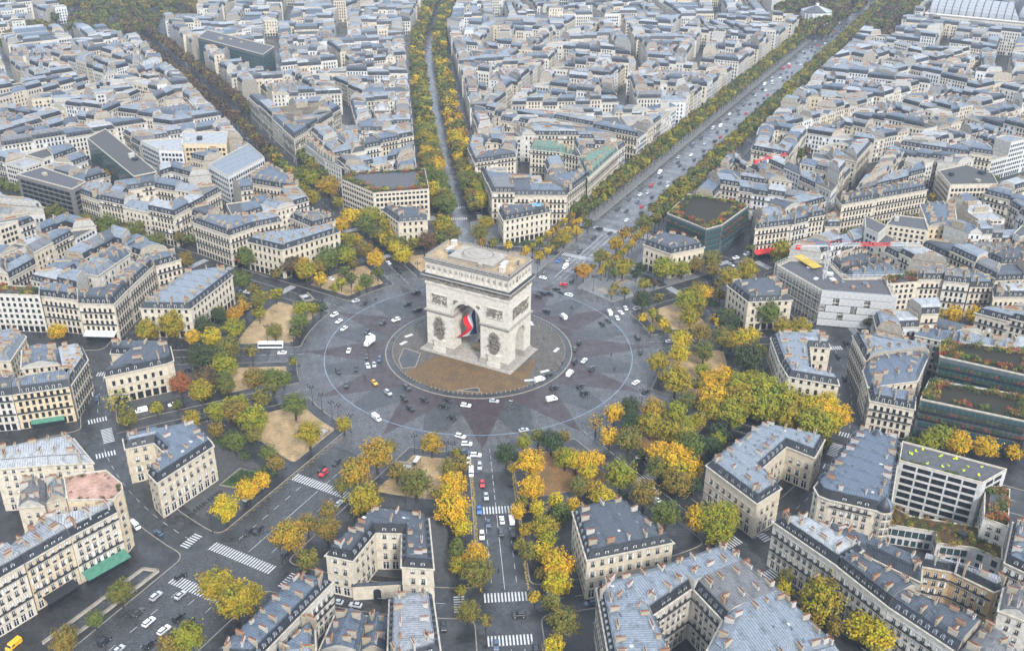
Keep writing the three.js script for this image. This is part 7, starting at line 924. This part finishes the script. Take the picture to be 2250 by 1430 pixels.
const riderG = figure([[[0, 0.86, 0.1], [0, 0.8, 0.12], 0.1, 0.09], [[0, 0.62, 0.02], [0, 0.15, -0.1], 0.15, 0.14], [[-0.14, 0.6, 0.02], [0.14, 0.6, 0.02], 0.08, 0.08], [[-0.2, 0.58, 0.02], [-0.26, 0.3, 0.2], 0.06, 0.05], [[-0.26, 0.3, 0.2], [-0.26, 0.3, 0.5], 0.05, 0.04], [[0.2, 0.58, 0.02], [0.26, 0.3, 0.2], 0.06, 0.05], [[0.26, 0.3, 0.2], [0.26, 0.3, 0.5], 0.05, 0.04], [[-0.1, 0.08, -0.1], [-0.16, 0.02, 0.35], 0.1, 0.08], [[-0.16, 0.02, 0.35], [-0.16, -0.45, 0.25], 0.07, 0.05], [[0.1, 0.08, -0.1], [0.16, 0.02, 0.35], 0.1, 0.08], [[0.16, 0.02, 0.35], [0.16, -0.45, 0.25], 0.07, 0.05]], [[0.03, 0.03, 0.04], [0.04, 0.045, 0.05], [0.02, 0.02, 0.02], 0.0]);
const clothM = new THREE.MeshStandardMaterial({ vertexColors: true, roughness: 0.9 });
const bikeBody = mergeGeometries([new Geo().box(0.1, 0.55, 0, 0.9, 0.3, 0.3, 0, true).box(-0.45, 0.75, 0, 0.7, 0.14, 0.3, 0, true).bar([0.45, 0.8, 0], [0.72, 0.35, 0], 0.05).bar([0.42, 0.98, -0.32], [0.42, 0.98, 0.32], 0.03).build()]), bikeWheel = new THREE.TorusGeometry(0.27, 0.075, 6, 14);
const vehicles = CARS.map(([x, z, c, k]) => ({ x, z, c, k: k === 'c' && hash(x, z) < 0.32 ? 's' : k }));
// traffic along the widest avenue and the others
const lane = (deg, off, R0, R1, gapMin, gapMax, fwdDir, group) => { for (let R = R0; R < R1; R += rr(gapMin, gapMax)) { const d = dirOf(deg), n = [-d[1], d[0]]; vehicles.push({ x: d[0] * R + n[0] * (off + rr(-0.4, 0.4)), z: d[1] * R + n[1] * (off + rr(-0.4, 0.4)), c: pick(['k', 'k', 'n', 'w', 'k', 's', 'k', 'u', 'n', 's', 'k', 'w', 'n', 'k', 's', 'r']), k: rnd() < 0.16 ? 'v' : rnd() < 0.3 ? 's' : 'c', t: rad(90 - deg) + (fwdDir < 0 ? Math.PI : 0), far: 1 }); } };
for (let a = 100; a < 262; a += 2.1) if (rnd() < 0.5 && !AVENUES.some(([b, h]) => Math.abs(((a - b + 540) % 360) - 180) < 8)) { const q = polar(a, 178.3); vehicles.push({ x: q[0], z: q[1], c: pick(['k', 'n', 's', 'k', 'w', 'u']), k: rnd() < 0.15 ? 'v' : 'c', t: rad(-a), far: 1 }); }
lane(179, -11.5, 192, 260, 6, 11, 1); lane(179, 11.5, 188, 250, 6, 14, -1); lane(179, 5, 195, 250, 7, 16, -1); lane(118, -5.4, 128, 165, 5.6, 9, 1); lane(118, 5.4, 128, 165, 5.6, 9, -1); lane(90.5, 5.2, 128, 160, 5.6, 9, -1); lane(302.5, -6.2, 128, 165, 5.6, 9, -1); lane(215, -5.8, 126, 165, 5.6, 9, 1);
for (const o of [-11, -7.6, -4.3]) lane(-1.2, o, 205, 900, 18, 44, -1); for (const o of [1, 4.5, 8]) lane(-1.2, o, 190, 900, 12, 38, 1);
lane(325, -3, 205, 420, 18, 60, -1); lane(325, 3, 210, 420, 18, 60, 1);
const carList = []; for (const v of vehicles) { if (!inView(v.x, 1, v.z)) continue; if (carList.some((q) => Math.hypot(q.x - v.x, q.z - v.z) < (v.far ? 5.4 : 2.0))) continue; carList.push(v); if (carList.length >= 298) break; }
const keyed = {}; for (const v of carList) { const R = Math.hypot(v.x, v.z), s = screen(v.x, 1, v.z), av = AVENUES.map(([b, h], i) => [Math.abs(((bearing([v.x, v.z]) - b + 900) % 360) - 180), i]).sort((a, b) => a[0] - b[0])[0][1];
  const AVN = ['the widest avenue', 'the avenue by the scaffold', 'the right hand avenue', 'the lower right avenue', 'the avenue beside the flat roofed mansion', 'the planted bottom avenue', 'the wide lower left avenue', 'the lower left side avenue', 'the left avenue with bus', 'the upper left avenue', 'the brown tree avenue', 'the central green avenue'];
  v.where = R < 46 ? 'parked on the arch island lane' : R < 88 ? (s[1] < 0.47 ? 'on the cobbled circle behind the arch' : s[1] > 0.6 ? 'on the cobbled circle in front of the arch' : s[0] < 0.47 ? 'on the cobbled circle left of the arch' : 'on the cobbled circle right of the arch') : R > 166 && R < 182 ? 'on the ring street' : `on ${AVN[av]}`; v.sx = s[0];
  if (v.t === undefined) { if (R < 90) { const b = bearing([v.x, v.z]); v.t = rad(90 - (b - 90)) + rr(-0.25, 0.25) - 0.15; } else if (R > 166 && R < 182) v.t = rad(-bearing([v.x, v.z])) + (rnd() < 0.5 ? Math.PI : 0); else { const [b] = AVENUES[av], d = dirOf(b), side = -v.x * d[1] + v.z * d[0]; v.t = rad(90 - b) + (side < 0 ? Math.PI : 0) + rr(-0.05, 0.05); } }
  v.key = `${PAINTN[v.c]} ${KINDN[v.k]} ${v.where}`; (keyed[v.key] ??= []).push(v); }
for (const k in keyed) keyed[k].sort((a, b) => a.sx - b.sx).forEach((v, i, a) => { v.label = a.length > 1 ? `${k}, ${ordinal(i)} from left` : k; });
for (const v of carList) {
  if (v.k === 'm') { const R = root('motorbike', v.x, 0.02, v.z, v.t); tag(R, v.label, 'motorbike', 'vehicles round the circle'); mesh('frame', bikeBody, paintM[v.c], R); for (const x of [-0.62, 0.72]) { const w = mesh('wheel', bikeWheel, M.tyre, R); w.position.set(x, 0.34, 0); }
    const P = mesh('person', riderG, clothM); P.position.set(v.x, 0.82, v.z); P.scale.setScalar(0.82); P.rotation.y = v.t + Math.PI / 2; tag(P, `rider in dark clothes and helmet on the ${v.label}`.split(' ').slice(0, 16).join(' '), 'person', 'motorbike riders'); continue; }
  const G = CARG[v.k], R = root({ c: 'car', s: 'car', v: 'van', t: 'box_truck', B: 'city_bus' }[v.k], v.x, 0.03, v.z, v.t); tag(R, v.label, KINDN[v.k].split(' ').pop(), 'vehicles round the circle'); const far = distTo(v.x, 0, v.z) > 640;
  const zs = { c: 0.76, s: 0.8, v: 0.85, t: 1, B: 1.12 }[v.k];
  mesh('body', G.body, paintM[v.c], R); mesh('windows', G.glass, M.glass, R); if (far) continue;
  for (const x of [-G.wx, G.wx]) for (const z of [-zs, zs]) { const w = mesh('wheel', wheelG, [M.tyre, M.chrome], R); w.position.set(x, 0.33, z); if (G.L > 6) w.scale.set(1.4, 1.4, 1); if (G.L > 6) w.position.y = 0.45; }
  for (const z of [-zs * 0.8, zs * 0.8]) { const a = mesh('headlight', lampG, lampM, R); a.position.set(G.L / 2 - 0.03, G.L > 6 ? 0.9 : 0.62, z); const b = mesh('tail_light', lampG, tailM, R); b.position.set(-G.L / 2 + 0.03, G.L > 6 ? 0.9 : 0.7, z); }
}
console.log('vehicles', carList.length);
for (let k = 0; k < 56; k++) { const d = dirOf(-1.2), o = pick([rr(-32, -24), rr(17, 30)]), R = rr(100, 330); PEOPLE.push([d[0] * R - d[1] * o, d[1] * R + d[0] * o]); } for (let k = 0; k < 30; k++) { const i = Math.floor(rnd() * 12), a = AVENUES[i][0], e = gap(i), q = polar(a + (e - a) * rr(0.15, 0.85), rr(88, 92)); PEOPLE.push(q); }
PEOPLE.filter(([x, z]) => inView(x, 1, z)).forEach(([x, z], i) => { const P = mesh('person', PEOPLEG[i % 3], clothM); const on = Math.hypot(x, z) < 41 ? 0.23 : Math.hypot(x, z) > 86.5 ? 0.15 : 0.02; P.position.set(x, on + 0.84, z); P.scale.setScalar(0.86); P.rotation.y = rnd() * 6.28; const R = Math.hypot(x, z); tag(P, `pedestrian in ${['dark coat', 'red jacket', 'blue jacket'][i % 3]} ${R < 42 ? 'walking on the arch island' : R < 95 ? 'at the edge of the circle' : 'on a pavement beyond the circle'}`, 'person', `pedestrians ${i % 3} ${R < 42 ? 'island' : R < 95 ? 'edge' : 'pavement'}`); });
// ---------------------------------------------------------------- street lamps, signs, stairs, shelters
const poleG = new THREE.LatheGeometry([[0.22, 0], [0.22, 0.9], [0.11, 1.1], [0.09, 8.6]].map(([x, y]) => new THREE.Vector2(x, y)), 8), armG = new Geo().bar([-1.1, 8.5, 0], [1.1, 8.5, 0], 0.06).bar([0, 8.5, -1.1], [0, 8.5, 1.1], 0.06).build(), lantG = new THREE.CylinderGeometry(0.32, 0.2, 0.7, 8);
const lampSpots = [...LAMPS]; for (let i = 0; i < 12; i++) { const a = AVENUES[i][0], e = gap(i); for (const t of [0.22, 0.5, 0.78]) { const q = polar(a + (e - a) * t, 89); if (!lampSpots.some((l) => Math.hypot(l[0] - q[0], l[1] - q[1]) < 9)) lampSpots.push(q); } }
const lampKey = {}; const lampL = lampSpots.filter(([x, z]) => inView(x, 4, z) && Math.hypot(x, z) > 86.8).map(([x, z]) => ({ x, z, s: screen(x, 4, z), p: PLACE[sectorOf(x, z)] })); for (const l of lampL) (lampKey[l.p] ??= []).push(l); for (const k in lampKey) lampKey[k].sort((a, b) => a.s[0] - b.s[0]).forEach((l, i) => { l.label = `black four headed lamp post, ${ordinal(i)} from left in ${k}`; });
for (const { x, z, label } of lampL) { const R = root('street_lamp', x, 0.13, z, rnd() * 3); tag(R, label, 'lamp post', 'lamp posts round the circle'); mesh('pole', poleG, M.iron, R); mesh('cross_arm', armG, M.iron, R); for (const [a, b] of [[-1.1, 0], [1.1, 0], [0, -1.1], [0, 1.1]]) { const l = mesh('lantern', lantG, M.iron, R); l.position.set(a, 8.6, b); } }
function stairwell(x, z, turn, label, w = 4, l = 8) { const R = root('metro_stairwell', x, 0.13, z, turn); tag(R, label, 'stairwell'); for (const s of [-1, 1]) mesh('parapet', new Geo().box(0, 0, s * w / 2, l, 1.0, 0.5).box(0, 1.0, s * w / 2, l + 0.2, 0.12, 0.7, 0, true).build(), M.kerb, R); mesh('parapet', new Geo().box(-l / 2 + 0.25, 0, 0, 0.5, 1.1, w - 0.5).build(), M.kerb, R); mesh('stair_floor', new Geo().poly([[-l / 2 + 0.5, -w / 2 + 0.25], [l / 2, -w / 2 + 0.25], [l / 2, w / 2 - 0.25], [-l / 2 + 0.5, w / 2 - 0.25]], 0.06).build(), M.iron, R); const t = new Geo(); for (let k = 0; k < 7; k++) t.box(l / 2 - 0.3 - k * 0.5, 0.07, 0, 0.3, 0.05, w - 0.6); mesh('treads', t.build(), M.walls[6], R); }
stairwell(-21, 96, rad(93), 'stone stairwell of the underpass at the corner of the lower left sand garden'); stairwell(-19, 137, rad(90), 'stone stairwell beside the mansion with fenced garden', 3.4, 11); stairwell(-108, -3, rad(150), 'white walled stairwell at the edge of the left sand garden', 5, 9); stairwell(22, 98, rad(20), 'stairwell in the sand garden above the courtyard mansion', 3.4, 6.5); stairwell(-60, -70, rad(40), 'small stairwell in the garden left of the arch top', 4, 7);
function shelter(x, z, turn, label) { const R = root('bus_shelter', x, 0.14, z, turn); tag(R, label, 'bus shelter'); mesh('roof', new Geo().box(0, 2.5, 0, 4.6, 0.14, 1.8, 0, true).build(), M.white, R); mesh('back_panel', new Geo().box(0, 0.2, -0.75, 4.4, 2.1, 0.05).build(), M.glassTeal, R); for (const s of [-2.1, 2.1]) mesh('post', new Geo().box(s, 0, 0.7, 0.1, 2.5, 0.1).build(), M.iron, R); mesh('bench', new Geo().box(0, 0.42, -0.4, 3, 0.08, 0.4, 0, true).build(), M.iron, R); }
shelter(-15.6, 146, rad(90), 'white roofed bus shelter under yellow trees by the lower left avenue'); shelter(104, 49, rad(30), 'glass bus shelter in the leafy lower right peninsula'); shelter(26, 94, rad(100), 'bus shelter at the edge of the sand garden in front');
{ // parked motorbikes by the mansion, benches
  for (let k = 0; k < 12; k++) { const R = root('parked_motorbike', -29.6, 0.15, 146 + k * 1.5, rad(-8)); tag(R, `parked motorbike beside the pale mansion, ${ordinal(k)} from the garden end`, 'motorbike', 'motorbikes parked along the mansion wall'); mesh('frame', bikeBody, paintM[pick(['k', 'u', 'n', 'k'])], R); for (const x of [-0.62, 0.72]) mesh('wheel', bikeWheel, M.tyre, R).position.set(x, 0.34, 0); }
  for (const [x, z, t, l] of [[93, 83, 0.4, 'dark bench on leafy sand above the flat roofed mansion, left of two'], [95.5, 79, 0.4, 'dark bench on leafy sand above the flat roofed mansion, right of two'], [58, 113, 0.6, 'dark bench at the lower edge of the front sand garden']]) { const R = root('park_bench', x, 0.16, z, t); tag(R, l, 'bench', 'park benches'); mesh('seat', new Geo().box(0, 0.42, 0, 2.2, 0.08, 0.5, 0, true).build(), M.bark, R); mesh('backrest', new Geo().box(0, 0.55, -0.26, 2.2, 0.45, 0.06, 0, true).build(), M.bark, R); for (const s of [-0.9, 0.9]) mesh('leg', new Geo().box(s, 0, 0, 0.1, 0.42, 0.45).build(), M.iron, R); }
}
renderer.render(scene, camera);
